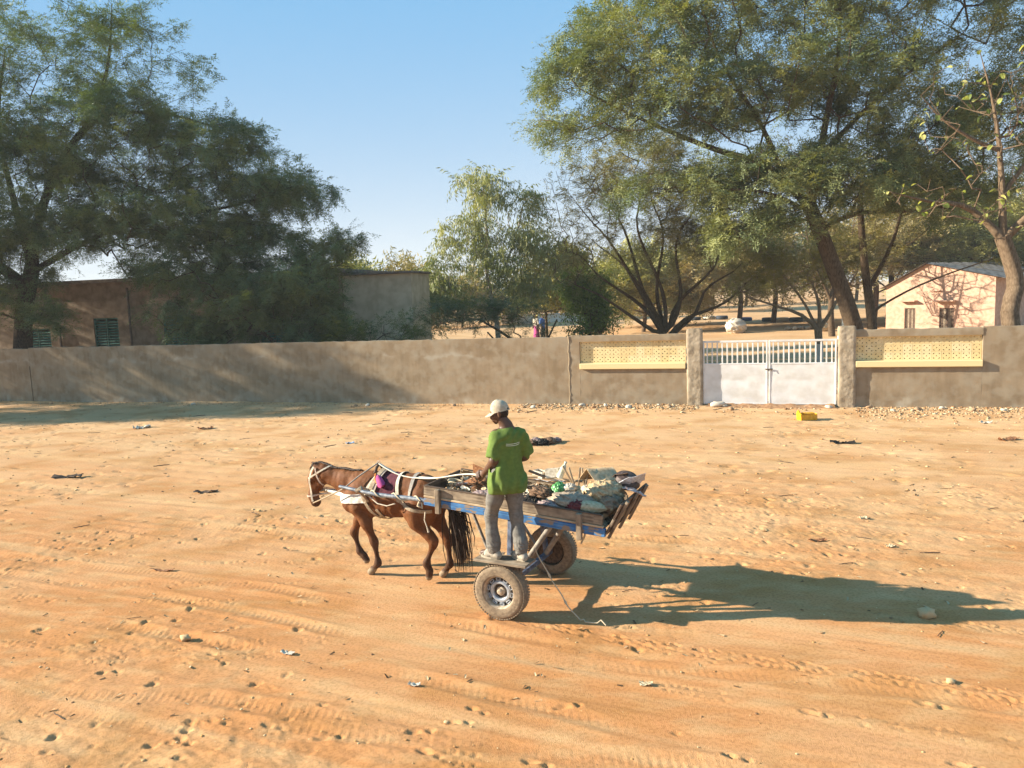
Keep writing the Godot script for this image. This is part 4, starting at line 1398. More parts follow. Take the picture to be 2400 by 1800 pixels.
func build_materials() -> void:
	var grain := grey_tex(201, 512, 0.16, 5)
	var coarse := grey_tex(202, 512, 0.03, 4)
	var m := mat(Color(1, 1, 1), 0.95, 0.2)
	m.vertex_color_use_as_albedo = true
	m.albedo_texture = noise_tex(203, 512, 0.05, 5, Color(0.80, 0.78, 0.74), Color(1.14, 1.12, 1.10), 1.8)
	tri_map(m, 0.9)
	bump(m, grain, 0.35)
	M.sand = m
	m = mat(Color(1, 1, 1), 0.92, 0.2)
	m.albedo_texture = wall_tex()
	m.detail_enabled = true
	m.detail_uv_layer = BaseMaterial3D.DETAIL_UV_1
	m.detail_blend_mode = BaseMaterial3D.BLEND_MODE_MUL
	m.detail_enabled = false
	M.plaster = m
	m = mat(Color(1, 1, 1), 0.95, 0.2)
	m.albedo_texture = noise_tex(204, 256, 0.02, 5, Color(0.25, 0.19, 0.125), Color(0.42, 0.34, 0.24), 1.6)
	bump(m, coarse, 1.0)
	M.concrete = m
	for i in 3:
		m = mat([Color(0.74, 0.58, 0.30), Color(0.70, 0.53, 0.26), Color(0.76, 0.61, 0.34)][i], 0.85, 0.3)
		M["yellow%d" % i] = m
	m = mat(Color(1, 1, 1), 0.55, 0.4)
	m.albedo_texture = noise_tex(205, 256, 0.012, 5, Color(0.60, 0.56, 0.50), Color(0.76, 0.74, 0.71), 1.8)
	tri_map(m, 0.6)
	M.gate_white = m
	m = leafy(Color(1, 1, 1))
	m.vertex_color_use_as_albedo = true
	M.leaf = m
	for i in 3:
		M["round_leaf%d" % i] = leafy([Color(0.22, 0.24, 0.06), Color(0.10, 0.14, 0.03), Color(0.40, 0.36, 0.12)][i])
	var bk := func(lo: Color, hi: Color, sd: int) -> StandardMaterial3D:
		var q := mat(Color(1, 1, 1), 0.95, 0.2)
		q.albedo_texture = noise_tex(sd, 256, 0.03, 5, lo, hi, 1.6)
		tri_map(q, 1.6, false)
		q.uv1_scale = Vector3(2.6, 0.7, 2.6)
		bump(q, grain, 3.0)
		return q
	M.bark = bk.call(Color(0.075, 0.048, 0.028), Color(0.19, 0.13, 0.08), 206)
	M.bark_dark = bk.call(Color(0.045, 0.032, 0.022), Color(0.13, 0.09, 0.06), 207)
	M.bark_pale = bk.call(Color(0.24, 0.165, 0.10), Color(0.45, 0.34, 0.23), 208)
	M.bark_tan = bk.call(Color(0.15, 0.095, 0.055), Color(0.33, 0.235, 0.15), 210)
	M.bark_white = bk.call(Color(0.30, 0.24, 0.18), Color(0.66, 0.58, 0.48), 209)
	M.whitewash = mat(Color(0.72, 0.68, 0.60), 0.9)


# ---------------------------------------------------------------- bodies: smooth unions of tapered capsules, meshed as surface nets
func prim_d(q: Array, p: Vector3) -> float:
	# q: a, b, radius at a, radius at b, and how much it is squeezed along z
	var a: Vector3 = q[0]
	var s: float = q[4]
	var w := p
	w.z = a.z + (p.z - a.z) / s
	var b: Vector3 = q[1]
	var ba := b - a
	ba.z /= s
	var pa := w - a
	var l := ba.length_squared()
	var t := clampf(pa.dot(ba) / l, 0, 1) if l > 1e-9 else 0.0
	return ((pa - ba * t).length() - lerpf(q[2], q[3], t)) * minf(s, 1.0)


func body_d(prims: Array, k: float, p: Vector3) -> float:
	var f := 0.0
	for q in prims:
		f += exp(-k * prim_d(q, p))
	return -log(maxf(f, 1e-30)) / k


func body_mesh(prims: Array, cell: float, k: float, color = null, cuts := [], bend = null) -> ArrayMesh:
	var lo := Vector3.ONE * 1e9
	var hi := -lo
	for q in prims:
		for e in [[q[0], q[2]], [q[1], q[3]]]:
			var r: float = e[1] + 0.06
			lo = lo.min(e[0] - Vector3.ONE * r)
			hi = hi.max(e[0] + Vector3.ONE * r)
	var nx := int((hi.x - lo.x) / cell) + 2
	var ny := int((hi.y - lo.y) / cell) + 2
	var nz := int((hi.z - lo.z) / cell) + 2
	var f := PackedFloat32Array()
	f.resize(nx * ny * nz)
	var far := 5.0 / k + cell * 2.0
	for q in prims:
		var a: Vector3 = q[0]
		var b: Vector3 = q[1]
		var ra: float = q[2]
		var rb: float = q[3]
		var s: float = q[4]
		var m := maxf(ra, rb) * maxf(s, 1.0) + far
		var p0 := a.min(b) - Vector3.ONE * m - lo
		var p1 := a.max(b) + Vector3.ONE * m - lo
		var i0 := clampi(int(p0.x / cell), 0, nx - 1)
		var i1 := clampi(int(p1.x / cell) + 1, 0, nx - 1)
		var j0 := clampi(int(p0.y / cell), 0, ny - 1)
		var j1 := clampi(int(p1.y / cell) + 1, 0, ny - 1)
		var k0 := clampi(int(p0.z / cell), 0, nz - 1)
		var k1 := clampi(int(p1.z / cell) + 1, 0, nz - 1)
		var ba := b - a
		ba.z /= s
		var l := maxf(ba.length_squared(), 1e-9)
		var ms := minf(s, 1.0)
		for kk in range(k0, k1 + 1):
			var pz := (lo.z + kk * cell - a.z) / s
			for j in range(j0, j1 + 1):
				var py := lo.y + j * cell - a.y
				var row := (kk * ny + j) * nx
				for i in range(i0, i1 + 1):
					var pa := Vector3(lo.x + i * cell - a.x, py, pz)
					var t := clampf(pa.dot(ba) / l, 0.0, 1.0)
					var d := ((pa - ba * t).length() - ra - (rb - ra) * t) * ms
					if d < far:
						f[row + i] += exp(-k * d)
	for i in f.size():
		f[i] = -log(f[i]) / k if f[i] > 1e-12 else 0.3
	if bend != null or cuts.size() > 0:
		for kk in nz:
			for j in ny:
				for i in nx:
					var w := (kk * ny + j) * nx + i
					if absf(f[w]) > 0.06 and cuts.size() == 0:
						continue
					if f[w] > 0.1:
						continue
					var p := lo + Vector3(i, j, kk) * cell
					if bend != null:
						f[w] += float(bend.call(p))
					for c in cuts:
						if p.distance_to(c[3] if c.size() > 3 else c[0]) < float(c[2]):
							f[w] = maxf(f[w], (p - c[0]).dot(c[1]))
	var id := PackedInt32Array()
	id.resize(nx * ny * nz)
	id.fill(-1)
	var v := PackedVector3Array()
	var n := PackedVector3Array()
	var col := PackedColorArray()
	var sx := 1
	var sy := nx
	var sz := nx * ny
	var offs := [0, sx, sy, sx + sy, sz, sx + sz, sy + sz, sx + sy + sz]
	var edges := [[0, 1], [2, 3], [4, 5], [6, 7], [0, 2], [1, 3], [4, 6], [5, 7], [0, 4], [1, 5], [2, 6], [3, 7]]
	var cp := [Vector3(0, 0, 0), Vector3(1, 0, 0), Vector3(0, 1, 0), Vector3(1, 1, 0), Vector3(0, 0, 1), Vector3(1, 0, 1), Vector3(0, 1, 1), Vector3(1, 1, 1)]
	for kk in nz - 1:
		for j in ny - 1:
			for i in nx - 1:
				var w := kk * sz + j * sy + i
				var c0 := f[w]
				if absf(c0) > cell * 2.6:
					continue
				var neg := 0
				for o in offs:
					if f[w + o] < 0.0:
						neg += 1
				if neg == 0 or neg == 8:
					continue
				var s := Vector3.ZERO
				var cnt := 0
				for e in edges:
					var fa := f[w + offs[e[0]]]
					var fb := f[w + offs[e[1]]]
					if (fa < 0.0) != (fb < 0.0):
						var t := fa / (fa - fb)
						s += cp[e[0]].lerp(cp[e[1]], t)
						cnt += 1
				s /= cnt
				id[w] = v.size()
				var gx := f[w + 1] - f[w] + f[w + 1 + sy] - f[w + sy] + f[w + 1 + sz] - f[w + sz] + f[w + 1 + sy + sz] - f[w + sy + sz]
				var gy := f[w + sy] - f[w] + f[w + sy + 1] - f[w + 1] + f[w + sy + sz] - f[w + sz] + f[w + sy + 1 + sz] - f[w + 1 + sz]
				var gz := f[w + sz] - f[w] + f[w + sz + 1] - f[w + 1] + f[w + sz + sy] - f[w + sy] + f[w + sz + sy + 1] - f[w + sy + 1]
				var p := lo + (Vector3(i, j, kk) + s) * cell
				v.push_back(p)
				n.push_back(Vector3(gx, gy, gz).normalized())
				col.push_back(color.call(p) if color != null else Color(1, 1, 1))
	var ix := PackedInt32Array()
	for kk in range(1, nz - 1):
		for j in range(1, ny - 1):
			for i in range(1, nx - 1):
				var w := kk * sz + j * sy + i
				if absf(f[w]) > cell * 2.0:
					continue
				var ins := f[w] < 0.0
				for ax in 3:
					var st: int = [sx, sy, sz][ax]
					if (f[w + st] < 0.0) == ins:
						continue
					var u: int = [sy, sz, sx][ax]
					var t: int = [sz, sx, sy][ax]
					var a := id[w - u - t]
					var b := id[w - t]
					var c := id[w]
					var d := id[w - u]
					if a < 0 or b < 0 or c < 0 or d < 0:
						continue
					if ins:
						ix.append_array([a, c, b, a, d, c])
					else:
						ix.append_array([a, b, c, a, c, d])
	var ar := []
	ar.resize(Mesh.ARRAY_MAX)
	ar[Mesh.ARRAY_VERTEX] = v
	ar[Mesh.ARRAY_NORMAL] = n
	ar[Mesh.ARRAY_COLOR] = col
	ar[Mesh.ARRAY_INDEX] = ix
	var m := ArrayMesh.new()
	m.add_surface_from_arrays(Mesh.PRIMITIVE_TRIANGLES, ar)
	return m


func bone(a: Vector3, b: Vector3, ra: float, rb: float, sq := 1.0) -> Array:
	return [a, b, ra, rb, sq]


func chain(out: Array, pts: Array, rad: Array, sq := 1.0) -> void:
	for i in pts.size() - 1:
		out.append([pts[i], pts[i + 1], rad[i], rad[i + 1], sq])


# ---------------------------------------------------------------- cart
func R(x: float, y: float, lat: float) -> Vector3:
	# a point of the cart's frame: along the heading, up, towards the camera's side
	return Vector3(x, y, -lat)


func bed(x: float) -> float:
	return 0.973 + 0.0717 * x


func rig_thing(called: String, label: String, category: String, base: Vector3, group := "") -> Node3D:
	return thing(called, label, category, RIG * Transform3D(Basis.IDENTITY, base), group)


func rp(parent: Node3D, called: String, mesh: Mesh, m: Material, base: Vector3) -> MeshInstance3D:
	# a part whose mesh is laid out in the cart's frame, under a thing that stands at base
	return part(parent, called, mesh, m, Transform3D(Basis.IDENTITY, -base))


func plank(a: Vector3, b: Vector3, w: float, h: float, up := Vector3.UP, bev := 0.004) -> ArrayMesh:
	var mb := MB.new()
	mb.bar(a, b, w, h, up, bev)
	return mb.mesh()


func wheel(parent: Node3D, o: Vector3, outward: float) -> void:
	var w := Node3D.new()
	w.name = "wheel"
	parent.add_child(w, true)
	w.position = o
	var ax := Vector3(0, 0, outward)
	var ty := MB.new()
	var prof := []
	for i in 19:
		var a := lerpf(-2.05, 2.05, i / 18.0)
		prof.append(Vector2(0.222 + 0.073 * signf(cos(a)) * pow(absf(cos(a)), 0.62), 0.083 * signf(sin(a)) * pow(absf(sin(a)), 0.8)))
	prof.push_front(Vector2(0.172, -0.062))
	prof.append(Vector2(0.172, 0.062))
	ty.lathe(Vector3.ZERO, ax, prof, 56)
	var t := part(w, "tyre", ty.mesh(), M.tyre)
	var tr := MB.new()
	for i in 60:
		var a := TAU * i / 60
		var d := Vector3(cos(a), sin(a), 0)
		var tg := Vector3(-sin(a), cos(a), 0)
		for s in [-1.0, 0.0, 1.0]:
			var sh: float = 0.5 if s == 0.0 else 0.0
			var a2: float = a + sh * TAU / 60
			var d2 := Vector3(cos(a2), sin(a2), 0)
			var tg2 := Vector3(-sin(a2), cos(a2), 0)
			tr.box(d2 * (0.2925 if s == 0.0 else 0.284) + Vector3(0, 0, s * 0.054), Vector3(0.012, 0.021, 0.034 if s == 0.0 else 0.040), Basis(d2, tg2, Vector3(0, 0, 1)) * Basis(Vector3(0, 1, 0), s * 0.45), 0.002)
	var tp := part(t, "tread", tr.mesh(), M.tyre)
	tp.set_meta("kind", "stuff")
	var rim := MB.new()
	rim.lathe(Vector3.ZERO, ax, [Vector2(0.176, 0.040), Vector2(0.186, 0.060), Vector2(0.182, 0.071), Vector2(0.172, 0.070), Vector2(0.164, 0.055), Vector2(0.156, 0.020), Vector2(0.150, 0.008)], 48)
	var rm := part(w, "rim", rim.mesh(), M.rim_dust)
	var disc := MB.new()
	disc.lathe(Vector3.ZERO, ax, [Vector2(0.158, 0.006), Vector2(0.120, 0.002), Vector2(0.0, 0.002)], 40)
	disc.lathe(Vector3.ZERO, ax, [Vector2(0.0, -0.05), Vector2(0.158, -0.05), Vector2(0.158, 0.006)], 40)
	part(w, "disc", disc.mesh(), M.rust)
	var ring := MB.new()
	ring.lathe(Vector3.ZERO, ax, [Vector2(0.118, 0.003), Vector2(0.116, 0.030), Vector2(0.106, 0.040), Vector2(0.090, 0.040), Vector2(0.080, 0.028), Vector2(0.076, 0.003)], 40)
	part(w, "rim_ring", ring.mesh(), M.rim_steel)
	for i in 10:
		var a := TAU * (i + 0.3) / 10
		var d := Vector3(cos(a), sin(a), 0)
		var tg := Vector3(-sin(a), cos(a), 0)
		var tb := MB.new()
		var bs := Basis(d, tg, Vector3(0, 0, outward))
		# a raised frame round a slot
		tb.box(d * 0.124 + ax * 0.026, Vector3(0.008, 0.052, 0.02), bs, 0.002)
		tb.box(d * 0.147 + ax * 0.022, Vector3(0.007, 0.052, 0.02), bs, 0.002)
		tb.box(d * 0.1355 + tg * 0.022 + ax * 0.024, Vector3(0.016, 0.009, 0.019), bs, 0.002)
		tb.box(d * 0.1355 - tg * 0.022 + ax * 0.024, Vector3(0.016, 0.009, 0.019), bs, 0.002)
		part(w, "slot_frame", tb.mesh(), M.rim_steel)
	var hub := MB.new()
	hub.lathe(Vector3.ZERO, ax, [Vector2(0.05, 0.003), Vector2(0.046, 0.02), Vector2(0.030, 0.024), Vector2(0.028, 0.048), Vector2(0.018, 0.058), Vector2(0.0, 0.06)], 20)
	part(w, "hub", hub.mesh(), M.rim_dust)
	for i in 4:
		var a := TAU * (i + 0.5) / 4
		var nb := MB.new()
		nb.lathe(Vector3(cos(a), sin(a), 0) * 0.062, ax, [Vector2(0.010, 0.002), Vector2(0.010, 0.014), Vector2(0.0, 0.014)], 6)
		part(w, "wheel_nut", nb.mesh(), M.rust)


func build_cart() -> void:
	var rg := RandomNumberGenerator.new()
	rg.seed = 41
	var B := Vector3.ZERO
	var c := rig_thing("horse_cart", "two wheeled wooden horse cart with worn blue rails and car tyres", "cart", B)
	for s in [1.0, -1.0]:
		var l: float = 0.42 * s
		var o: float = s
		rp(c, "side_rail", plank(R(1.06, bed(1.06) + 0.043, l), R(-1.065, bed(-1.065) + 0.043, l), 0.05, 0.084, Vector3.UP, 0.006), M.blue_wood, B)
		rp(c, "side_plank", plank(R(1.06, bed(1.06) + 0.102, l + 0.006 * o), R(-1.05, bed(-1.05) + 0.101, l + 0.006 * o), 0.034, 0.024), M.wood_pale, B)
		rp(c, "side_plank", plank(R(1.06, bed(1.06) + 0.166, l), R(-1.04, bed(-1.04) + 0.166, l), 0.026, 0.098), M.wood_old, B)
		rp(c, "top_strip", plank(R(1.06, bed(1.06) + 0.2215, l + 0.004 * o), R(-1.03, bed(-1.03) + 0.2215, l + 0.004 * o), 0.032, 0.012), M.wood_dark, B)
		for x in [0.86, -0.80]:
			rp(c, "stake", plank(R(x, bed(x) - 0.06, l + 0.05 * o), R(x, bed(x) + 0.215, l + 0.047 * o), 0.05, 0.058, Vector3.RIGHT, 0.006), M.wood_old, B)
		# shafts: steel pipe, a little drawn in at the tips
		var sh := MB.new()
		sh.tube(PackedVector3Array([R(0.55, bed(0.55) + 0.03, 0.385 * o), R(1.2, bed(1.2) + 0.035, 0.39 * o), R(1.75, 1.10, 0.385 * o), R(2.29, 1.15, 0.365 * o)]), PackedFloat32Array([0.026, 0.026, 0.024, 0.020]), 12)
		rp(c, "shaft", sh.mesh(), M.shaft_steel, B)
		# under the bed
		var st := MB.new()
		rp(c, "strut", plank(R(0.46, bed(0.46) - 0.005, 0.40 * o), R(0.14, 0.40, 0.50 * o), 0.045, 0.018, Vector3.RIGHT, 0.003), M.strut_grey, B)
		rp(c, "strut", plank(R(0.01, bed(0.0) - 0.005, 0.39 * o), R(0.0, 0.33, 0.50 * o), 0.05, 0.05, Vector3.RIGHT, 0.004), M.blue_steel, B)
		var tb := MB.new()
		tb.rod(R(-0.44, bed(-0.44) - 0.01, 0.36 * o), R(-0.02, 0.32, 0.45 * o), 0.03, 0.03, 10)
		rp(c, "strut", tb.mesh(), M.strut_grey, B)
		wheel(c, R(0, 0.292, 0.69 * o), -o)
	for i in 6:
		var l := -0.33 + i * 0.132
		rp(c, "floor_plank", plank(R(1.03, bed(1.03) + 0.075, l), R(-1.04, bed(-1.04) + 0.075, l), 0.126, 0.022), [M.wood_old, M.wood_dark, M.wood_pale][i % 3], B)
	for x in [0.8, 0.25, -0.35, -0.85]:
		rp(c, "cross_beam", plank(R(x, bed(x) + 0.035, -0.39), R(x, bed(x) + 0.035, 0.39), 0.05, 0.055), M.wood_dark, B)
	rp(c, "front_board", plank(R(1.065, bed(1.06) + 0.15, -0.40), R(1.065, bed(1.06) + 0.15, 0.40), 0.026, 0.13), M.wood_dark, B)
	var axl := MB.new()
	axl.bar(R(0, 0.292, -0.64), R(0, 0.292, 0.64), 0.055, 0.055, Vector3.UP, 0.005)
	rp(c, "axle", axl.mesh(), M.blue_steel, B)
	# tail: boards across, leaning back, held by cleats
	for i in 4:
		var u := (i + 0.45) / 4.0
		var x := lerpf(-1.075, -1.245, u)
		var y := lerpf(0.935, 1.255, u)
		rp(c, "tail_board", plank(R(x, y + rg.randf_range(-0.004, 0.004), -0.46 + rg.randf_range(-0.01, 0.01)), R(x, y, 0.445), 0.090, 0.024, Vector3(-0.88, -0.47, 0), 0.004), [M.wood_dark, M.wood_old, M.wood_dark, M.wood_dark][i], B)
	for l in [-0.34, 0.0, 0.36]:
		rp(c, "tail_cleat", plank(R(-1.075, 0.87, l), R(-1.285, 1.265, l), 0.05, 0.028, Vector3(-0.88, -0.47, 0), 0.004), M.wood_old, B)
	# the driver's foot board over the near wheel
	rp(c, "foot_board", plank(R(0.275, 0.614, 0.645), R(-0.335, 0.612, 0.665), 0.25, 0.026), M.wood_old, B)
	rp(c, "foot_bracket", plank(R(0.1, 0.595, 0.40), R(0.1, 0.597, 0.74), 0.035, 0.012), M.strut_grey, B)
	rp(c, "foot_bracket", plank(R(-0.2, 0.595, 0.40), R(-0.2, 0.597, 0.75), 0.035, 0.012), M.strut_grey, B)
	rp(c, "bracket_stay", plank(R(-0.2, 0.59, 0.42), R(-0.03, 0.32, 0.5), 0.03, 0.02), M.strut_grey, B)
	# rope dragging on the sand
	var rope := MB.new()
	var a := R(-0.30, 0.70, 0.48)
	var e := R(-0.80, 0.02, 0.50)
	var pts := PackedVector3Array()
	var rad := PackedFloat32Array()
	for i in 26:
		var u := i / 25.0
		var p := a.lerp(e, u)
		p.y = a.y * pow(1.0 - u, 1.25) + 0.012
		p += Vector3(sin(u * 19.0) * 0.006, 0, cos(u * 13.0) * 0.006)
		pts.push_back(p)
		rad.push_back(0.0062 + (0.008 if i == 17 or i == 8 else 0.0))
	for q in [R(-0.84, 0.035, 0.51), R(-0.86, 0.012, 0.52), R(-0.98, 0.012, 0.50), R(-1.02, 0.05, 0.5), R(-1.08, 0.012, 0.52)]:
		pts.push_back(q)
		rad.push_back(0.007)
	rope.tube(pts, rad, 6)
	solo("rope", rope.mesh(), M.rope, "frayed rope hanging from the cart and trailing on the sand", "rope", RIG)
	var hang := MB.new()
	hang.tube(PackedVector3Array([R(-0.62, 0.93, -0.2), R(-0.63, 0.8, -0.21), R(-0.6, 0.66, -0.2), R(-0.56, 0.58, -0.2)]), PackedFloat32Array([0.012, 0.014, 0.012, 0.010]), 6)
	solo("cloth_strip", hang.mesh(), M.rope, "pale strip of cloth hanging under the cart bed by the far wheel", "cloth", RIG)


# ---------------------------------------------------------------- horse and harness
var horse_prims := []


func horse_bones() -> Array:
	var h := []
	# trunk
	h.append(bone(V(1.50, 1.015, 0), V(2.08, 0.985, 0), 0.236, 0.256, 0.74))
	h.append(bone(V(1.74, 0.955, 0), V(2.10, 0.93, 0), 0.222, 0.215, 0.80))
	h.append(bone(V(2.00, 1.185, 0), V(2.26, 1.14, 0), 0.085, 0.10, 0.55))
	h.append(bone(V(1.32, 1.10, 0), V(1.55, 1.12, 0), 0.165, 0.15, 0.95))
	h.append(bone(V(1.14, 1.04, 0), V(1.32, 1.12, 0), 0.115, 0.13, 0.9))
	h.append(bone(V(2.26, 0.95, 0), V(2.36, 0.92, 0), 0.20, 0.155, 0.85))
	for s in [-1.0, 1.0]:
		h.append(bone(V(1.30, 1.00, 0.11 * s), V(1.42, 0.84, 0.13 * s), 0.165, 0.125, 0.85))
		h.append(bone(V(1.17, 0.98, 0.09 * s), V(1.24, 0.80, 0.11 * s), 0.115, 0.095, 0.9))
		h.append(bone(V(2.22, 1.05, 0.10 * s), V(2.34, 0.86, 0.12 * s), 0.115, 0.105, 0.75))
	# neck and head
	h.append(bone(V(2.22, 1.05, 0), V(2.48, 1.115, 0), 0.175, 0.135, 0.62))
	h.append(bone(V(2.48, 1.115, 0), V(2.80, 1.195, 0), 0.135, 0.100, 0.62))
	h.append(bone(V(2.80, 1.19, 0), V(2.90, 1.215, 0), 0.095, 0.085, 0.7))
	h.append(bone(V(2.90, 1.215, 0), V(2.985, 1.10, 0), 0.078, 0.072, 0.8))
	h.append(bone(V(2.985, 1.10, 0), V(3.015, 0.885, 0), 0.072, 0.052, 0.72))
	h.append(bone(V(3.015, 0.885, 0), V(2.985, 0.80, 0), 0.052, 0.052, 0.85))
	h.append(bone(V(2.955, 0.80, 0), V(2.935, 0.815, 0), 0.036, 0.030, 1.0))
	h.append(bone(V(2.90, 1.10, 0), V(2.925, 1.04, 0), 0.088, 0.080, 0.72))
	for s in [-1.0, 1.0]:
		h.append(bone(V(2.985, 1.12, 0.052 * s), V(2.99, 1.115, 0.054 * s), 0.024, 0.022))
	h.append(bone(V(2.915, 1.275, -0.05), V(2.905, 1.36, -0.062), 0.026, 0.008, 0.7))
	h.append(bone(V(2.94, 1.27, 0.05), V(3.07, 1.305, 0.07), 0.026, 0.007, 0.7))
	# near fore, planted
	chain(h, [V(2.22, 0.82, -0.13), V(2.115, 0.645, -0.12), V(2.03, 0.44, -0.11), V(2.015, 0.40, -0.11), V(1.985, 0.17, -0.105), V(1.985, 0.14, -0.105), V(2.06, 0.065, -0.10)], [0.0902, 0.0602, 0.0361, 0.0344, 0.0232, 0.0284, 0.0241])
	h.append(bone(V(2.075, 0.05, -0.10), V(2.10, 0.022, -0.10), 0.036, 0.046))
	# off fore, lifted
	chain(h, [V(2.30, 0.80, 0.12), V(2.40, 0.60, 0.115), V(2.485, 0.44, 0.11), V(2.485, 0.41, 0.11), V(2.42, 0.20, 0.105), V(2.41, 0.175, 0.105), V(2.35, 0.135, 0.105)], [0.0855, 0.0568, 0.0370, 0.0344, 0.0232, 0.0275, 0.0241])
	h.append(bone(V(2.345, 0.125, 0.105), V(2.315, 0.075, 0.105), 0.033, 0.042))
	# near hind, pushing off
	chain(h, [V(1.37, 0.86, -0.14), V(1.36, 0.73, -0.14), V(1.21, 0.585, -0.13), V(1.155, 0.525, -0.125), V(1.165, 0.47, -0.125), V(1.27, 0.255, -0.12), V(1.275, 0.225, -0.12), V(1.235, 0.155, -0.12)], [0.1283, 0.0903, 0.0499, 0.0404, 0.0344, 0.0258, 0.0292, 0.0249])
	h.append(bone(V(1.235, 0.145, -0.12), V(1.25, 0.075, -0.12), 0.034, 0.044))
	# off hind, planted
	chain(h, [V(1.33, 0.84, 0.13), V(1.26, 0.70, 0.13), V(1.15, 0.54, 0.125), V(1.11, 0.47, 0.12), V(1.11, 0.42, 0.12), V(1.095, 0.19, 0.12), V(1.10, 0.16, 0.12), V(1.165, 0.08, 0.12)], [0.1235, 0.0860, 0.0499, 0.0404, 0.0344, 0.0258, 0.0292, 0.0249])
	h.append(bone(V(1.175, 0.06, 0.12), V(1.205, 0.028, 0.12), 0.035, 0.045))
	return h


func horse_color(p: Vector3) -> Color:
	var bay := Color(0.135, 0.050, 0.018)
	var dark := Color(0.030, 0.016, 0.010)
	var n := n_col2.get_noise_3d(p.x * 1.4, p.y * 1.4, p.z * 1.4)
	var c := bay.lerp(Color(0.195, 0.078, 0.030), clampf(0.4 + n, 0, 1))
	# black points: the lower legs, the muzzle, the ears
	var k := clampf((0.50 - p.y + n * 0.05) / 0.16, 0, 1) if p.x < 2.6 else 0.0
	c = c.lerp(Color(0.075, 0.038, 0.020), k * 0.85)
	if p.y < 0.125 and p.x < 2.6:
		c = c.lerp(Color(0.30, 0.22, 0.14), clampf((0.09 - p.y) / 0.02, 0, 1))
	if p.x > 2.86:
		c = c.lerp(dark, clampf((0.86 - p.y) / 0.08, 0, 1) * 0.75)
		c = c.lerp(dark, clampf((p.y - 1.285) / 0.03, 0, 1) * 0.8)
	return c


func hug(from: Vector3, dir: Vector3, off: float) -> Vector3:
	# walk inwards until the horse's skin is reached
	var p := from
	for i in 40:
		var d := body_d(horse_prims, 42.0, p) - off
		if d < 0.0015:
			break
		p += dir * maxf(d * 0.85, 0.001)
	return p


func strap(parent: Node3D, called: String, pts: PackedVector3Array, width: float, thick: float, m: Material, base: Vector3, closed := false) -> void:
	# a ribbon that lies on the horse: its normal is taken from the horse's field
	var rows := []
	var n := pts.size()
	var left := PackedVector3Array()
	var right := PackedVector3Array()
	var e := 0.004
	for i in n:
		var a := pts[(i - 1 + n) % n] if closed else pts[maxi(i - 1, 0)]
		var b := pts[(i + 1) % n] if closed else pts[mini(i + 1, n - 1)]
		var d := (b - a).normalized()
		var p := pts[i]
		var g := V(body_d(horse_prims, 42.0, p + V(e, 0, 0)) - body_d(horse_prims, 42.0, p - V(e, 0, 0)), body_d(horse_prims, 42.0, p + V(0, e, 0)) - body_d(horse_prims, 42.0, p - V(0, e, 0)), body_d(horse_prims, 42.0, p + V(0, 0, e)) - body_d(horse_prims, 42.0, p - V(0, 0, e)))
		g = g.normalized() if g.length() > 1e-6 else Vector3.UP
		var w := d.cross(g).normalized()
		left.push_back(p - w * width * 0.5)
		right.push_back(p + w * width * 0.5)
	if closed:
		left.push_back(left[0])
		right.push_back(right[0])
	rows.append(right)
	rows.append(left)
	var mb := MB.new()
	mb.grid(rows, false, thick)
	rp(parent, called, mb.mesh(), m, base)


func loop_pts(centre: Vector3, normal: Vector3, from: float, to: float, n: int, off: float) -> PackedVector3Array:
	# points on the skin in the plane through centre across normal; angle 0 is up, a quarter turn is the near side
	var up := (Vector3.UP - normal * normal.y).normalized()
	var side := up.cross(normal).normalized()
	if side.z > 0:
		side = -side
	var out := PackedVector3Array()
	for i in n:
		var a := deg_to_rad(lerpf(from, to, float(i) / (n - 1)))
		var d := up * cos(a) + side * sin(a)
		out.push_back(hug(centre + d * 0.62, -d, off))
	return out


func path_on(pts: Array, off: float, sub := 6) -> PackedVector3Array:
	# a line given by points beside the horse's near flank, laid onto the skin
	var c := Curve3D.new()
	for i in pts.size():
		var tg: Vector3 = (pts[mini(i + 1, pts.size() - 1)] - pts[maxi(i - 1, 0)]) * 0.18
		c.add_point(pts[i], -tg, tg)
	var out := PackedVector3Array()
	var n := (pts.size() - 1) * sub
	for i in n + 1:
		var p := c.sample_baked(c.get_baked_length() * i / n, true)
		out.push_back(hug(V(p.x, p.y, -0.6), V(0, 0, 1), off))
	return out


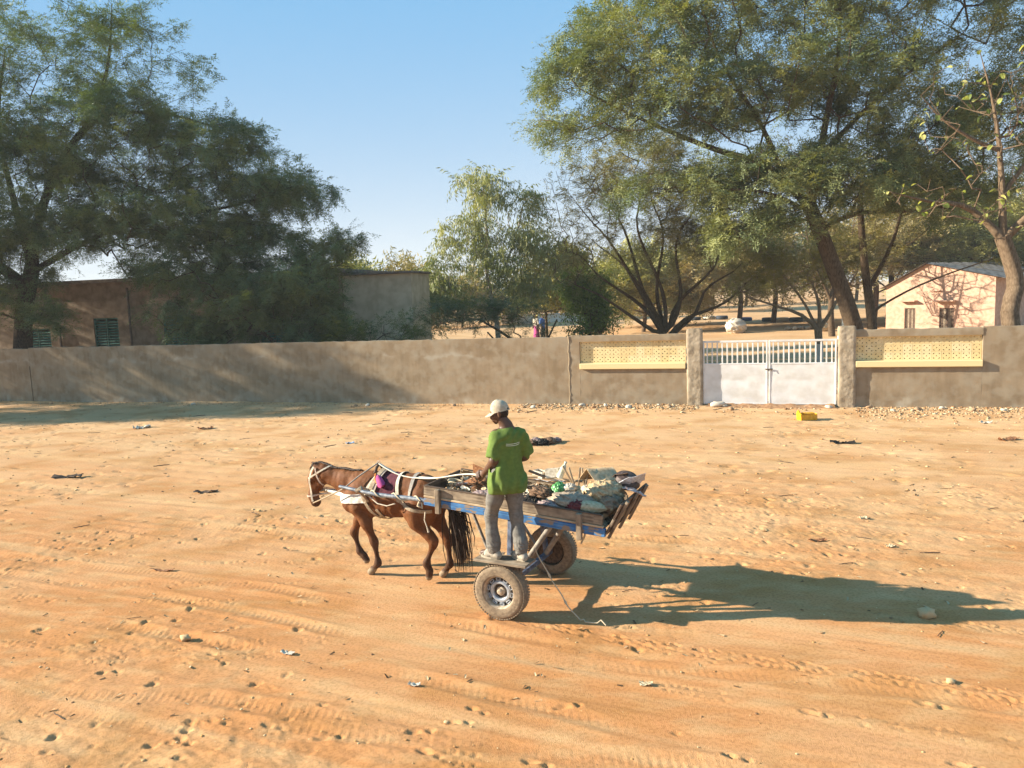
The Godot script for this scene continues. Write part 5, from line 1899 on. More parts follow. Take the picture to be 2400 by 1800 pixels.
func build_horse() -> void:
	horse_prims = horse_bones()
	var B := V(1.75, 0, 0)
	var h := rig_thing("horse", "small bay horse with dark legs and tail walking left in harness", "horse", B)
	var nm := noise(81, 2.4, 3)
	var relief := func(q: Vector3) -> float:
		var k := clampf((q.y - 0.45) / 0.2, 0, 1)
		var ribs := sin(q.x * 62.0 + q.y * 14.0) * 0.0022 * exp(-pow((q.x - 1.78) / 0.2, 2) - pow((q.y - 0.92) / 0.14, 2))
		return nm.get_noise_3d(q.x * 1.3, q.y * 0.9, q.z * 1.3) * 0.014 * k + nm.get_noise_3d(q.x * 3.4 + 9.0, q.y * 2.6, q.z * 3.4) * 0.006 * k + ribs * 1.6
	rp(h, "body", body_mesh(horse_prims, 0.0125, 48.0, horse_color, [], relief), M.horse, B)
	# mane
	var rg := RandomNumberGenerator.new()
	rg.seed = 3
	var mane := MB.new()
	for i in 420:
		var u := rg.randf()
		var x := lerpf(2.28, 2.95, u)
		var top := hug(V(x, 1.6, 0), V(0, -1, 0), -0.006)
		var s := rg.randf_range(-0.6, 1.0)
		var a := top + V(0, -0.002, s * 0.012)
		var b := hug(V(x - rg.randf_range(0.01, 0.05), 1.6, s * 0.03), V(0, -1, 0), 0.004)
		var c := hug(V(x - rg.randf_range(0.03, 0.08), 1.6, s * 0.05 + 0.006), V(0, -1, 0), 0.001)
		if u > 0.94:
			b = a + V(0.035, 0.0, s * 0.02)
			c = a + V(0.07 + rg.randf() * 0.03, -0.04 - rg.randf() * 0.06, s * 0.035)
		mane.tube(PackedVector3Array([a, b, c]), PackedFloat32Array([0.008, 0.007, 0.002]), 4, false)
	rp(h, "mane", mane.mesh(), M.hair, B).set_meta("kind", "stuff")
	# tail
	var tail := MB.new()
	var dock := V(1.045, 1.085, 0)
	tail.tube(PackedVector3Array([V(1.10, 1.10, 0), V(1.04, 1.07, 0), V(0.995, 0.96, 0), V(0.965, 0.82, 0)]), PackedFloat32Array([0.04, 0.042, 0.04, 0.03]), 8)
	for i in 130:
		var st := rg.randf()
		var a := dock.lerp(V(0.965, 0.80, 0), st) + V(rg.randf_range(-0.03, 0.03), 0, rg.randf_range(-0.035, 0.035))
		var l := rg.randf_range(0.35, 0.95)
		var sp := rg.randfn() * 0.028
		var sx := rg.randfn() * 0.05 - (0.11 if rg.randf() < 0.22 else 0.0)
		var e := V(0.865 + sx, maxf(0.09 + rg.randf() * 0.12, a.y - l), sp * 1.1)
		var m := a.lerp(e, 0.35) + V(-0.055 + sx * 0.5, 0.04, sp)
		var m2 := a.lerp(e, 0.7) + V(-0.03 + sx * 0.4, 0.01, sp * 0.6)
		tail.tube(PackedVector3Array([a, m, m2, e]), PackedFloat32Array([0.008, 0.008, 0.006, 0.001]), 4, false)
	rp(h, "tail", tail.mesh(), M.hair, B).set_meta("kind", "stuff")
	for s in [-1.0, 1.0]:
		var eye := MB.new()
		var ep := hug(V(2.985, 1.125, 0.4 * s), V(0, 0, -s), -0.012)
		eye.lathe(ep, V(0, 0, s), [Vector2(0.016, -0.006), Vector2(0.015, 0.006), Vector2(0.009, 0.013), Vector2(0.0, 0.015)], 12)
		rp(h, "eye", eye.mesh(), M.eye, B)
	build_harness()


func build_harness() -> void:
	var B := V(1.95, 0.9, 0)
	var h := rig_thing("horse_harness", "webbing harness with pale straps, white breast pad and bridle on the horse", "harness", B)
	var pale: Material = M.strap_pale
	var tan_: Material = M.strap_tan
	# breast pad: a folded white cloth round the chest
	var rows := []
	for j in 5:
		var row := PackedVector3Array()
		for i in 25:
			var a := lerpf(-115, 115, i / 24.0)
			var d := V(cos(deg_to_rad(a)), 0.0, -sin(deg_to_rad(a)))
			var y := lerpf(0.985, 0.875, j / 4.0) + absf(a) / 115.0 * 0.05
			var o := V(2.15, y, 0)
			row.push_back(hug(o + d * 0.7, -d, 0.012 + 0.004 * sin(i * 1.7 + j)))
		rows.append(row)
	var pad := MB.new()
	pad.grid(rows, false, 0.008)
	rp(h, "breast_pad", pad.mesh(), M.pad_white, B)
	# saddle: a pad across the back with wooden arch, maroon cloth and a pink bundle
	var sr := []
	for j in 7:
		sr.append(loop_pts(V(lerpf(1.90, 1.63, j / 6.0), 1.0, 0), V(1, 0, 0), -78, 78, 25, 0.014 + 0.005 * sin(j * 2.0)))
	var sp := MB.new()
	sp.grid(sr, false, 0.006)
	for i in sp.n.size():
		sp.n[i] = sp.n[i]
	rp(h, "saddle_cloth", sp.mesh(), M.maroon, B)
	strap(h, "back_strap", loop_pts(V(1.99, 1.0, 0), V(0.93, 0.36, 0), -84, 84, 31, 0.030), 0.055, 0.02, tan_, B)
	strap(h, "back_strap", loop_pts(V(2.07, 1.0, 0), V(0.86, 0.5, 0), -80, 80, 31, 0.022), 0.04, 0.006, pale, B)
	strap(h, "back_strap", loop_pts(V(1.93, 1.0, 0), V(0.96, 0.28, 0), -80, 80, 31, 0.034), 0.035, 0.008, M.strap_print, B)
	strap(h, "back_strap", loop_pts(V(1.58, 1.0, 0), V(0.99, -0.12, 0), -78, 78, 31, 0.010), 0.045, 0.005, pale, B)
	strap(h, "loin_strap", loop_pts(V(1.40, 1.02, 0), V(1, 0, 0), -80, 80, 31, 0.010), 0.045, 0.005, M.strap_grey, B)
	# arch over the withers
	var arch := MB.new()
	arch.tube(PackedVector3Array([V(1.965, 1.27, -0.09), V(1.965, 1.335, -0.045), V(1.965, 1.36, 0), V(1.965, 1.335, 0.045), V(1.965, 1.27, 0.09)]), PackedFloat32Array([0.02, 0.018, 0.016, 0.018, 0.02]), 8)
	rp(h, "saddle_arch", arch.mesh(), M.wood_dark, B)
	# terret ring on top
	var ring := MB.new()
	var rpts := PackedVector3Array()
	var rr := PackedFloat32Array()
	for i in 13:
		var a := TAU * i / 12
		rpts.push_back(V(1.965 + cos(a) * 0.02, 1.385 + sin(a) * 0.02, 0))
		rr.push_back(0.004)
	ring.tube(rpts, rr, 5, false)
	rp(h, "terret_ring", ring.mesh(), M.dust_metal, B)
	# girth and breeching
	strap(h, "girth", path_on([V(2.10, 1.08, 0), V(2.06, 0.96, 0), V(1.99, 0.82, 0), V(1.93, 0.745, 0), V(1.87, 0.71, 0)], 0.008), 0.042, 0.006, tan_, B)
	strap(h, "girth", loop_pts(V(1.95, 0.95, 0), V(0.9, -0.42, 0), 120, 245, 25, 0.008), 0.042, 0.006, tan_, B)
	strap(h, "breeching", path_on([V(1.60, 1.0, 0), V(1.50, 0.965, 0), V(1.36, 0.925, 0), V(1.22, 0.90, 0), V(1.12, 0.90, 0)], 0.009), 0.042, 0.006, tan_, B)
	# bundle of pink cloth tied to the saddle
	var bn := MB.new()
	var a0 := hug(V(1.90, 1.245, -0.6), V(0, 0, 1), 0.03)
	var a1 := hug(V(1.80, 1.17, -0.6), V(0, 0, 1), 0.05)
	bn.tube(PackedVector3Array([a0, a0.lerp(a1, 0.3) + V(0, 0.01, -0.01), a0.lerp(a1, 0.7), a1, a1 + V(-0.02, -0.02, 0)]), PackedFloat32Array([0.022, 0.036, 0.046, 0.05, 0.034]), 10)
	rp(h, "pink_bundle", bn.mesh(), M.pink, B)
	bn = MB.new()
	bn.tube(PackedVector3Array([a0 + V(0.03, 0.03, 0), a0.lerp(a1, 0.4) + V(0.05, 0.0, -0.015), a1 + V(0.06, 0.01, 0.0)]), PackedFloat32Array([0.012, 0.014, 0.01]), 6)
	rp(h, "orange_cord", bn.mesh(), M.orange, B)
	# bindings that hold the shaft
	for s in [1.0, -1.0]:
		var kn := MB.new()
		var c := R(2.0, 1.123, 0.375 * s)
		kn.tube(PackedVector3Array([c + V(-0.05, -0.02, 0), c + V(-0.02, 0.025, 0.01 * s), c + V(0.02, -0.01, -0.012 * s), c + V(0.04, 0.02, 0)]), PackedFloat32Array([0.022, 0.036, 0.034, 0.018]), 8)
		rp(h, "shaft_binding", kn.mesh(), tan_, B)
		var tie := MB.new()
		var q := hug(V(2.05, 1.10, -0.6 * s), V(0, 0, s), 0.012)
		tie.tube(PackedVector3Array([q, q.lerp(c, 0.5) + V(0, 0.02, 0), c]), PackedFloat32Array([0.016, 0.014, 0.016]), 6)
		var q2 := hug(V(2.0, 0.95, -0.6 * s), V(0, 0, s), 0.012)
		tie.tube(PackedVector3Array([c, c.lerp(q2, 0.5), q2]), PackedFloat32Array([0.018, 0.016, 0.014]), 6)
		rp(h, "shaft_tie", tie.mesh(), tan_, B)
	# rope wound round the near shaft, and a loop hanging from it
	var wind := MB.new()
	var wp := PackedVector3Array()
	var wr := PackedFloat32Array()
	for i in 61:
		var u := i / 60.0
		var x := lerpf(1.86, 1.12, u)
		var y := lerpf(1.113, 1.088, u)
		var an := u * TAU * 2.5
		wp.push_back(R(x, y, 0.387) + V(0, sin(an) * 0.033, cos(an) * 0.033))
		wr.push_back(0.0085)
	wind.tube(wp, wr, 6)
	rp(h, "shaft_rope", wind.mesh(), M.rope, B)
	var lp := MB.new()
	lp.tube(PackedVector3Array([R(1.14, 1.07, 0.41), R(1.15, 1.03, 0.43), R(1.10, 1.00, 0.42), R(1.12, 1.06, 0.40)]), PackedFloat32Array([0.014, 0.016, 0.014, 0.012]), 6)
	rp(h, "shaft_knot", lp.mesh(), M.rope, B)
	lp = MB.new()
	lp.tube(PackedVector3Array([R(1.12, 0.93, 0.33), R(1.13, 0.84, 0.34), R(1.10, 0.76, 0.34), R(1.085, 0.70, 0.335)]), PackedFloat32Array([0.008, 0.007, 0.007, 0.013]), 6)
	rp(h, "hanging_cord", lp.mesh(), pale, B)
	lp = MB.new()
	lp.tube(PackedVector3Array([R(1.93, 1.03, 0.27), R(1.80, 0.965, 0.30), R(1.66, 0.95, 0.31), R(1.55, 0.985, 0.30)]), PackedFloat32Array([0.008, 0.007, 0.007, 0.008]), 6)
	rp(h, "trace_cord", lp.mesh(), pale, B)
	# bridle
	var cheek := path_on([V(2.90, 1.29, 0), V(2.955, 1.20, 0), V(2.985, 1.05, 0), V(2.99, 0.90, 0), V(2.975, 0.83, 0)], 0.006)
	strap(h, "cheek_strap", cheek, 0.026, 0.004, pale, B)
	strap(h, "throat_strap", path_on([V(2.88, 1.28, 0), V(2.86, 1.19, 0), V(2.83, 1.10, 0), V(2.80, 1.05, 0)], 0.006), 0.02, 0.004, M.strap_print, B)
	strap(h, "brow_band", loop_pts(V(2.93, 1.17, 0), V(0.5, 0.87, 0), -125, 125, 25, 0.006), 0.02, 0.004, pale, B)
	strap(h, "nose_band", loop_pts(V(2.99, 0.90, 0), V(0.12, 0.99, 0), -180, 180, 25, 0.006), 0.022, 0.004, M.strap_print, B)
	var bit := MB.new()
	bit.rod(V(2.955, 0.815, -0.085), V(2.955, 0.815, 0.085), 0.007, 0.007)
	rp(h, "bit", bit.mesh(), M.dust_metal, B)
	# rein from the bit to the shaft tie, then the long reins to the driver's hand
	var rn := MB.new()
	rn.tube(PackedVector3Array([V(2.955, 0.815, -0.08), V(2.75, 0.90, -0.17), V(2.52, 1.0, -0.25), V(2.30, 1.10, -0.29)]), PackedFloat32Array([0.009, 0.009, 0.009, 0.009]), 6)
	rp(h, "lead_rein", rn.mesh(), tan_, B)
	rn = MB.new()
	rn.tube(PackedVector3Array([V(2.30, 1.10, -0.29), V(2.16, 1.23, -0.17), V(2.05, 1.32, -0.07), V(1.965, 1.385, 0)]), PackedFloat32Array([0.009, 0.010, 0.010, 0.009]), 6)
	rp(h, "lead_rein", rn.mesh(), M.strap_grey, B)
	rein_hand = RIG.affine_inverse() * (driver_at() * V(-0.150, 0.868, -0.245))
	var ends := [rein_hand, rein_hand + V(0.02, -0.02, 0.02)]
	for i in 2:
		var dz := (i - 0.5) * 0.05
		var c := Curve3D.new()
		var kp := [V(1.96, 1.372, dz * 0.3), V(1.76, 1.305 - 0.015 * i, dz - 0.03), V(1.55, 1.262 - 0.012 * i, dz - 0.06), V(1.30, 1.265, dz - 0.10), V(1.0, 1.31 - 0.01 * i, dz - 0.19), V(0.62, 1.405 - 0.01 * i, dz * 0.6 - 0.32), ends[i]]
		for k in kp.size():
			var tg: Vector3 = (kp[mini(k + 1, kp.size() - 1)] - kp[maxi(k - 1, 0)]) * 0.2
			c.add_point(kp[k], -tg, tg)
		var pp := PackedVector3Array()
		var rr2 := PackedFloat32Array()
		for k in 40:
			pp.push_back(c.sample_baked(c.get_baked_length() * k / 39.0, true))
			rr2.push_back(0.0085)
		rn = MB.new()
		rn.tube(pp, rr2, 6)
		rp(h, "rein", rn.mesh(), M.rein_white, B)


var rein_hand := V(0.27, 1.475, -0.60)


# ---------------------------------------------------------------- the driver
func driver_at() -> Transform3D:
	return Transform3D(Basis(Vector3.UP, deg_to_rad(27.0)), RIG * R(-0.075, 0.628, 0.65))


func build_driver() -> void:
	# own frame: faces -z, x to his right, feet at y 0 on the foot board
	var tr := driver_at()
	var p := thing("person", "man in green T-shirt, pale cap and dusty jeans standing on the cart step", "person", tr)
	# joints
	var hipl := V(-0.085, 0.84, -0.01)
	var hipr := V(0.085, 0.84, 0.0)
	var kneel := V(-0.125, 0.455, -0.115)
	var kneer := V(0.10, 0.455, 0.02)
	var ankl := V(-0.115, 0.075, -0.10)
	var ankr := V(0.10, 0.075, 0.105)
	var pel := V(0, 0.90, 0)
	var chest := V(0.06, 1.20, -0.015)
	var shl := V(-0.070, 1.305, -0.03)
	var shr := V(0.190, 1.295, 0.0)
	var elbl := V(-0.130, 1.06, 0.02)
	var wrl := V(-0.145, 0.90, -0.19)
	var elbr := V(0.235, 1.06, 0.0)
	var wrr := V(0.12, 0.93, -0.21)
	var neck := V(0.045, 1.40, -0.02)
	var head := V(0.0, 1.525, -0.055)
	# the body is one surface: trunk, arms with hands, neck, head, legs
	var b := []
	chain(b, [pel, V(0.03, 1.05, -0.01), chest], [0.108, 0.098, 0.110], 0.72)
	b.append(bone(chest, V(0.06, 1.28, -0.01), 0.108, 0.098, 0.72))
	b.append(bone(shl, shr, 0.054, 0.054))
	b.append(bone(V(0.05, 1.31, -0.01), neck, 0.075, 0.054))
	b.append(bone(neck, head + V(0.01, -0.06, 0.02), 0.052, 0.054))
	chain(b, [shl, elbl, wrl], [0.052, 0.042, 0.028])
	chain(b, [shr, elbr, wrr], [0.052, 0.042, 0.028])
	chain(b, [hipl, kneel, ankl], [0.080, 0.050, 0.036])
	chain(b, [hipr, kneer, ankr], [0.080, 0.050, 0.036])
	b.append(bone(ankl, ankl + V(-0.07, -0.035, -0.13), 0.036, 0.03))
	b.append(bone(ankr, ankr + V(-0.01, -0.035, -0.13), 0.036, 0.03))
	# head, turned to his left, chin a little down
	var hb := Basis(Vector3.UP, deg_to_rad(48.0)) * Basis(Vector3.RIGHT, deg_to_rad(-12.0))
	var hx := func(q: Vector3) -> Vector3: return head + hb * (q * 0.92)
	var face := [
		bone(hx.call(V(0, 0.045, 0.015)), hx.call(V(0, 0.035, -0.02)), 0.080, 0.078), bone(hx.call(V(0, 0.0, 0.02)), hx.call(V(0, -0.02, -0.03)), 0.072, 0.064), bone(hx.call(V(0, -0.04, -0.045)), hx.call(V(0, -0.085, -0.072)), 0.048, 0.024),
		bone(hx.call(V(-0.03, -0.06, -0.03)), hx.call(V(0.03, -0.06, -0.03)), 0.030, 0.030), bone(hx.call(V(0, 0.005, -0.098)), hx.call(V(0, -0.028, -0.112)), 0.010, 0.015), bone(hx.call(V(-0.016, -0.03, -0.102)), hx.call(V(0.016, -0.03, -0.102)), 0.010, 0.010),
		bone(hx.call(V(-0.020, -0.056, -0.092)), hx.call(V(0.020, -0.056, -0.092)), 0.010, 0.010), bone(hx.call(V(-0.018, -0.068, -0.088)), hx.call(V(0.018, -0.068, -0.088)), 0.010, 0.010), bone(hx.call(V(-0.036, 0.03, -0.082)), hx.call(V(0.036, 0.03, -0.082)), 0.014, 0.014)]
	for s in [-1.0, 1.0]:
		face.append(bone(hx.call(V(0.076 * s, 0.018, 0.012)), hx.call(V(0.080 * s, -0.022, 0.006)), 0.017, 0.012))
		face.append(bone(hx.call(V(0.045 * s, -0.015, -0.062)), hx.call(V(0.04 * s, -0.01, -0.06)), 0.024, 0.022))
	for q in face:
		q[2] *= 0.92
		q[3] *= 0.92
	var body := part(p, "body", body_mesh(b, 0.011, 60.0), M.skin)
	part(body, "head", body_mesh(face, 0.0042, 120.0, func(q: Vector3) -> Color:
		var l: Vector3 = hb.inverse() * (q - head)
		var hair := l.z > -0.03 + 0.9 * maxf(0.0, -l.y) and l.y > -0.055 and (absf(l.x) < 0.072 or l.z > 0.03)
		return Color(0.012, 0.010, 0.009) if hair else Color(0.105, 0.052, 0.030)), M.skin_tint)
	for s in [-1.0, 1.0]:
		var ey := MB.new()
		var ep: Vector3 = hx.call(V(0.031 * s, 0.006, -0.082))
		ey.lathe(ep, hb * V(0.25 * s, 0, -0.97).normalized(), [Vector2(0.013, -0.004), Vector2(0.011, 0.006), Vector2(0.0, 0.009)], 10)
		part(body, "eye", ey.mesh(), M.eye_white)
	# hands closed on the reins
	for hd in [[wrl, (wrl - elbl).normalized(), -1.0], [wrr, (wrr - elbr).normalized(), 1.0]]:
		part(body, "hand", hand_mesh(hd[0], hd[1], hd[2]), M.skin)
	# trousers: loose, bagging at the ankles
	var t := []
	t.append(bone(V(-0.055, 0.90, 0.0), V(0.06, 0.90, 0.005), 0.100, 0.100, 0.90))
	t.append(bone(V(-0.06, 0.82, 0.015), V(0.065, 0.82, 0.02), 0.098, 0.098, 0.95))
	chain(t, [hipl, V(-0.105, 0.64, -0.055), kneel, V(-0.125, 0.28, -0.105), ankl + V(0.0, 0.075, 0)], [0.096, 0.082, 0.066, 0.063, 0.060])
	chain(t, [hipr, V(0.095, 0.64, 0.01), kneer, V(0.10, 0.28, 0.06), ankr + V(0, 0.075, 0)], [0.096, 0.082, 0.066, 0.063, 0.060])
	for a in [ankl, ankr]:
		t.append(bone(a + V(0, 0.02, 0), a + V(0, 0.015, 0.01), 0.054, 0.054))
		t.append(bone(a + V(0, 0.07, 0.005), a + V(0, 0.068, -0.01), 0.064, 0.064))
		t.append(bone(a + V(0, 0.125, 0.005), a + V(0, 0.123, -0.008), 0.066, 0.066))
	var nf := noise(71, 5.0, 3)
	var crease := func(q: Vector3) -> float:
		var w := nf.get_noise_3d(q.x * 1.2, q.y * 0.9, q.z * 1.2) * 0.006
		var low := clampf((0.26 - q.y) / 0.12, 0, 1) + clampf(1.0 - absf(q.y - 0.47) / 0.08, 0, 1) * 0.7
		return w + sin(q.y * 120.0 + q.x * 62.0 + q.z * 40.0 + nf.get_noise_3d(q.x * 0.8, q.y * 0.8, q.z * 0.8) * 14.0) * 0.0065 * low * (0.4 + 1.2 * absf(nf.get_noise_3d(q.z, q.x, q.y)))
	part(p, "trousers", body_mesh(t, 0.0105, 75.0, null, [[V(0, 0.035, 0), V(0, -1, 0), 2.0]], crease), M.denim)
	# T-shirt
	var s := []
	s.append(bone(V(0.02, 0.80, 0.0), V(0.04, 1.05, -0.005), 0.160, 0.130, 0.80))
	s.append(bone(V(0.04, 1.05, -0.005), V(0.06, 1.25, -0.005), 0.130, 0.128, 0.80))
	s.append(bone(V(-0.045, 1.292, -0.015), V(0.165, 1.285, 0.0), 0.070, 0.070, 0.95))
	s.append(bone(V(-0.072, 1.295, -0.027), V(-0.085, 1.27, -0.025), 0.064, 0.064))
	s.append(bone(V(0.190, 1.286, 0.0), V(0.205, 1.262, 0.0), 0.064, 0.064))
	s.append(bone(V(0.05, 1.315, -0.01), V(0.045, 1.345, -0.012), 0.084, 0.072))
	chain(s, [V(-0.072, 1.285, -0.02), V(-0.112, 1.18, 0.0), V(-0.138, 1.10, 0.012)], [0.060, 0.062, 0.070])
	chain(s, [V(0.192, 1.28, 0.0), V(0.235, 1.17, 0.0), V(0.262, 1.095, 0.0)], [0.060, 0.064, 0.074])
	s.append(bone(V(-0.05, 0.80, 0.0), V(0.085, 0.79, 0.015), 0.156, 0.150, 0.95))
	s.append(bone(V(-0.04, 0.92, 0.0), V(0.075, 0.92, 0.005), 0.136, 0.130, 0.92))
	var nt := noise(73, 3.2, 3)
	var fold := func(q: Vector3) -> float:
		var d := clampf((1.22 - q.y) / 0.3, 0, 1)
		var w := sin(q.x * 52.0 + q.z * 26.0 + nt.get_noise_3d(q.x * 0.6, q.y * 0.5, q.z * 0.6) * 6.0) * 0.010 * d
		return w + nt.get_noise_3d(q.x * 1.6, q.y * 0.8, q.z * 1.6) * 0.008 + sin((q.x - q.y) * 48.0 + nt.get_noise_3d(q.x, q.y, q.z) * 4.0) * 0.0045 * clampf((q.y - 1.0) / 0.2, 0, 1)
	var dl := (V(-0.16, 1.03, 0.02) - V(-0.072, 1.285, -0.02)).normalized()
	var dr := (V(0.285, 1.03, 0.0) - V(0.192, 1.28, 0)).normalized()
	var shirt := part(p, "t_shirt", body_mesh(s, 0.0105, 60.0, null, [[V(0.03, 0.705, 0), V(-0.05, -1, 0.10).normalized(), 0.40], [V(-0.143, 1.085, 0.012), dl, 0.105, V(-0.232, 1.03, 0.012)], [V(0.268, 1.078, 0), dr, 0.108, V(0.350, 1.02, 0.0)], [V(0.045, 1.378, -0.012), V(0, 1, -0.25).normalized(), 0.25]], fold), M.shirt)
	# two printed lines across the shoulders
	for k in 2:
		var row1 := PackedVector3Array()
		var row2 := PackedVector3Array()
		for i in 15:
			var x := lerpf(-0.02, 0.135, i / 14.0)
			var y := 1.232 - k * 0.017 - 0.006 * sin(i * 0.25)
			var z := 0.3
			for it in 60:
				var f: float = body_d(s, 60.0, V(x, y, z)) + fold.call(V(x, y, z))
				if f < 0.0015:
					break
				z -= maxf(f * 0.6, 0.0006)
			row1.push_back(V(x, y, z + 0.0006))
			row2.push_back(V(x, y - 0.0055, z + 0.0006))
		var pr := MB.new()
		pr.grid([row1, row2], false, 0.0012)
		part(shirt, "printed_line", pr.mesh(), M.print_pale)
	# shoes
	for sd in [[ankl, V(-0.45, 0, -0.9).normalized()], [ankr, V(-0.12, 0, -0.99).normalized()]]:
		var a: Vector3 = sd[0]
		var d: Vector3 = sd[1]
		var f := V(a.x, 0, a.z)
		var sh := [bone(f + V(0, 0.042, 0) - d * 0.055, f + V(0, 0.040, 0) + d * 0.07, 0.040, 0.040), bone(f + V(0, 0.036, 0) + d * 0.07, f + V(0, 0.030, 0) + d * 0.155, 0.043, 0.030), bone(f + V(0, 0.07, 0) - d * 0.03, f + V(0, 0.06, 0) + d * 0.06, 0.038, 0.034)]
		var shoe := part(p, "shoe", body_mesh(sh, 0.008, 90.0, null, [[f + V(0, 0.016, 0), V(0, -1, 0), 0.5]]), M.shoe)
		var sole := MB.new()
		var poly := PackedVector2Array()
		for i in 20:
			var an := TAU * i / 20
			var u := cos(an) * 0.125 + 0.048
			poly.push_back(Vector2(u, sin(an) * (0.044 if u > 0.0 else 0.037)))
		sole.prism(poly, Transform3D(Basis(d, V(0, 1, 0).cross(d) * -1.0, V(0, 1, 0)), f + V(0, 0.018, 0)), 0.018)
		part(shoe, "sole", sole.mesh(), M.sole)
		for i in 4:
			var st := MB.new()
			var o := f + d * (0.03 + i * 0.028)
			var sv := V(0, 1, 0).cross(d)
			st.tube(PackedVector3Array([o + sv * 0.045 + V(0, 0.03, 0), o + sv * 0.03 + V(0, 0.085 - i * 0.009, 0), o - sv * 0.03 + V(0, 0.085 - i * 0.009, 0), o - sv * 0.045 + V(0, 0.03, 0)]), PackedFloat32Array([0.006, 0.007, 0.007, 0.006]), 6)
			part(shoe, "stripe", st.mesh(), M.shoe_stripe)
	# cap: dome of six panels, brim, opening at the back, button
	var rows := []
	for j in 9:
		var row := PackedVector3Array()
		for i in 36:
			var an := TAU * i / 36
			var e := lerpf(1.52, 0.02, j / 8.0)
			var pan := 1.0 - 0.028 * pow(absf(sin(an * 3.0)), 0.35) + 0.012
			var q := V(sin(an) * cos(e) * 0.088 * pan, sin(e) * 0.108 * (1.0 + 0.05 * cos(an)), -cos(an) * cos(e) * 0.104 * pan)
			row.push_back(hx.call(q + V(0, 0.045, 0.004)))
		rows.append(row)
	var last := PackedVector3Array()
	for i in 36:
		var an := TAU * i / 36
		var gap := 0.026 if absf(an - PI) < 0.42 else 0.0
		last.push_back(hx.call(V(sin(an) * 0.089, 0.022 + gap, -cos(an) * 0.106 + 0.004)))
	rows.append(last)
	var cap := MB.new()
	cap.grid(rows, true, 0.003)
	var cp := part(p, "cap", cap.mesh(), M.cap)
	var brim := MB.new()
	var br := []
	for j in 5:
		var row := PackedVector3Array()
		for i in 15:
			var an := lerpf(-1.15, 1.15, i / 14.0)
			var r := lerpf(0.0, 0.078, j / 4.0) * pow(cos(an * 0.85), 0.7)
			var q := V(sin(an) * (0.088 + r * 0.3), 0.030 - r * 0.42 - absf(sin(an)) * 0.012, -cos(an) * 0.104 - r + 0.004)
			row.push_back(hx.call(q))
		br.append(row)
	brim.grid(br, false, 0.004)
	part(cp, "brim", brim.mesh(), M.cap)
	var band := MB.new()
	var bp := PackedVector3Array()
	var brd := PackedFloat32Array()
	for i in 11:
		var an := lerpf(PI - 0.44, PI + 0.44, i / 10.0)
		bp.push_back(hx.call(V(sin(an) * 0.090, 0.024, -cos(an) * 0.107 + 0.004)))
		brd.push_back(0.007)
	band.tube(bp, brd, 6)
	part(cp, "strap", band.mesh(), M.cap)
	var bt := MB.new()
	bt.lathe(hx.call(V(0, 0.152, 0.004)), hb * Vector3.UP, [Vector2(0.010, -0.004), Vector2(0.009, 0.004), Vector2(0.0, 0.007)], 10)
	part(cp, "button", bt.mesh(), M.cap)


func hand_mesh(w: Vector3, d: Vector3, side: float) -> ArrayMesh:
	# a fist: palm, four fingers curled, thumb across
	var up := (V(0, 0.3, 0) + V(-side, 0, 0) * 0.2 + V(0, 0.7, 0)).normalized()
	up = (up - d * up.dot(d)).normalized()
	var x := d.cross(up).normalized() * -side
	var f := func(a: float, b: float, c: float) -> Vector3: return w + d * a + up * b + x * c
	var h := [bone(w, f.call(0.03, 0, 0), 0.027, 0.027), bone(f.call(0.03, 0.022, 0), f.call(0.085, 0.026, 0), 0.016, 0.015), bone(f.call(0.03, 0.007, 0), f.call(0.088, 0.009, 0), 0.017, 0.015), bone(f.call(0.03, -0.008, 0), f.call(0.086, -0.009, 0), 0.017, 0.014), bone(f.call(0.03, -0.022, 0), f.call(0.080, -0.026, 0), 0.016, 0.013)]
	for i in 4:
		var o: float = [0.027, 0.009, -0.009, -0.026][i]
		var l: float = [0.036, 0.041, 0.038, 0.030][i]
		var r: float = [0.0092, 0.0096, 0.0092, 0.0082][i]
		chain(h, [f.call(0.085, o, -0.004), f.call(0.090 + l * 0.30, o, -0.026), f.call(0.078, o, -0.026 - l * 0.62), f.call(0.056, o, -0.028 - l * 0.30)], [r, r, r * 0.92, r * 0.85])
	chain(h, [f.call(0.03, 0.026, -0.012), f.call(0.055, 0.043, -0.030), f.call(0.082, 0.034, -0.048)], [0.013, 0.011, 0.009])
	return body_mesh(h, 0.0036, 160.0)


# ---------------------------------------------------------------- the load of scrap and rubbish
func crumple(r: Vector3, seed_: int, amp := 0.18, sharp := 6.0, nu := 34, nv := 22) -> ArrayMesh:
	# a crumpled bag or rag: a ball pushed in and out along creases
	var f := noise(seed_, 1.0, 2)
	f.fractal_type = FastNoiseLite.FRACTAL_RIDGED
	var rows := []
	for j in nv + 1:
		var row := PackedVector3Array()
		var e := lerpf(PI * 0.5, -PI * 0.5, float(j) / nv)
		for i in nu:
			var a := TAU * i / nu
			var d := Vector3(cos(a) * cos(e), sin(e), -sin(a) * cos(e))
			var k := 1.0 + amp * f.get_noise_3d(d.x * sharp * 0.3, d.y * sharp * 0.3, d.z * sharp * 0.3) * 1.3 - amp * 0.3 + amp * 0.12 * f.get_noise_3d(d.x * sharp * 0.6 + 5.0, d.y * sharp * 0.6, d.z * sharp * 0.6)
			row.push_back(d * r * k)
		rows.append(row)
	var mb := MB.new()
	mb.grid(rows, true)
	return mb.mesh()


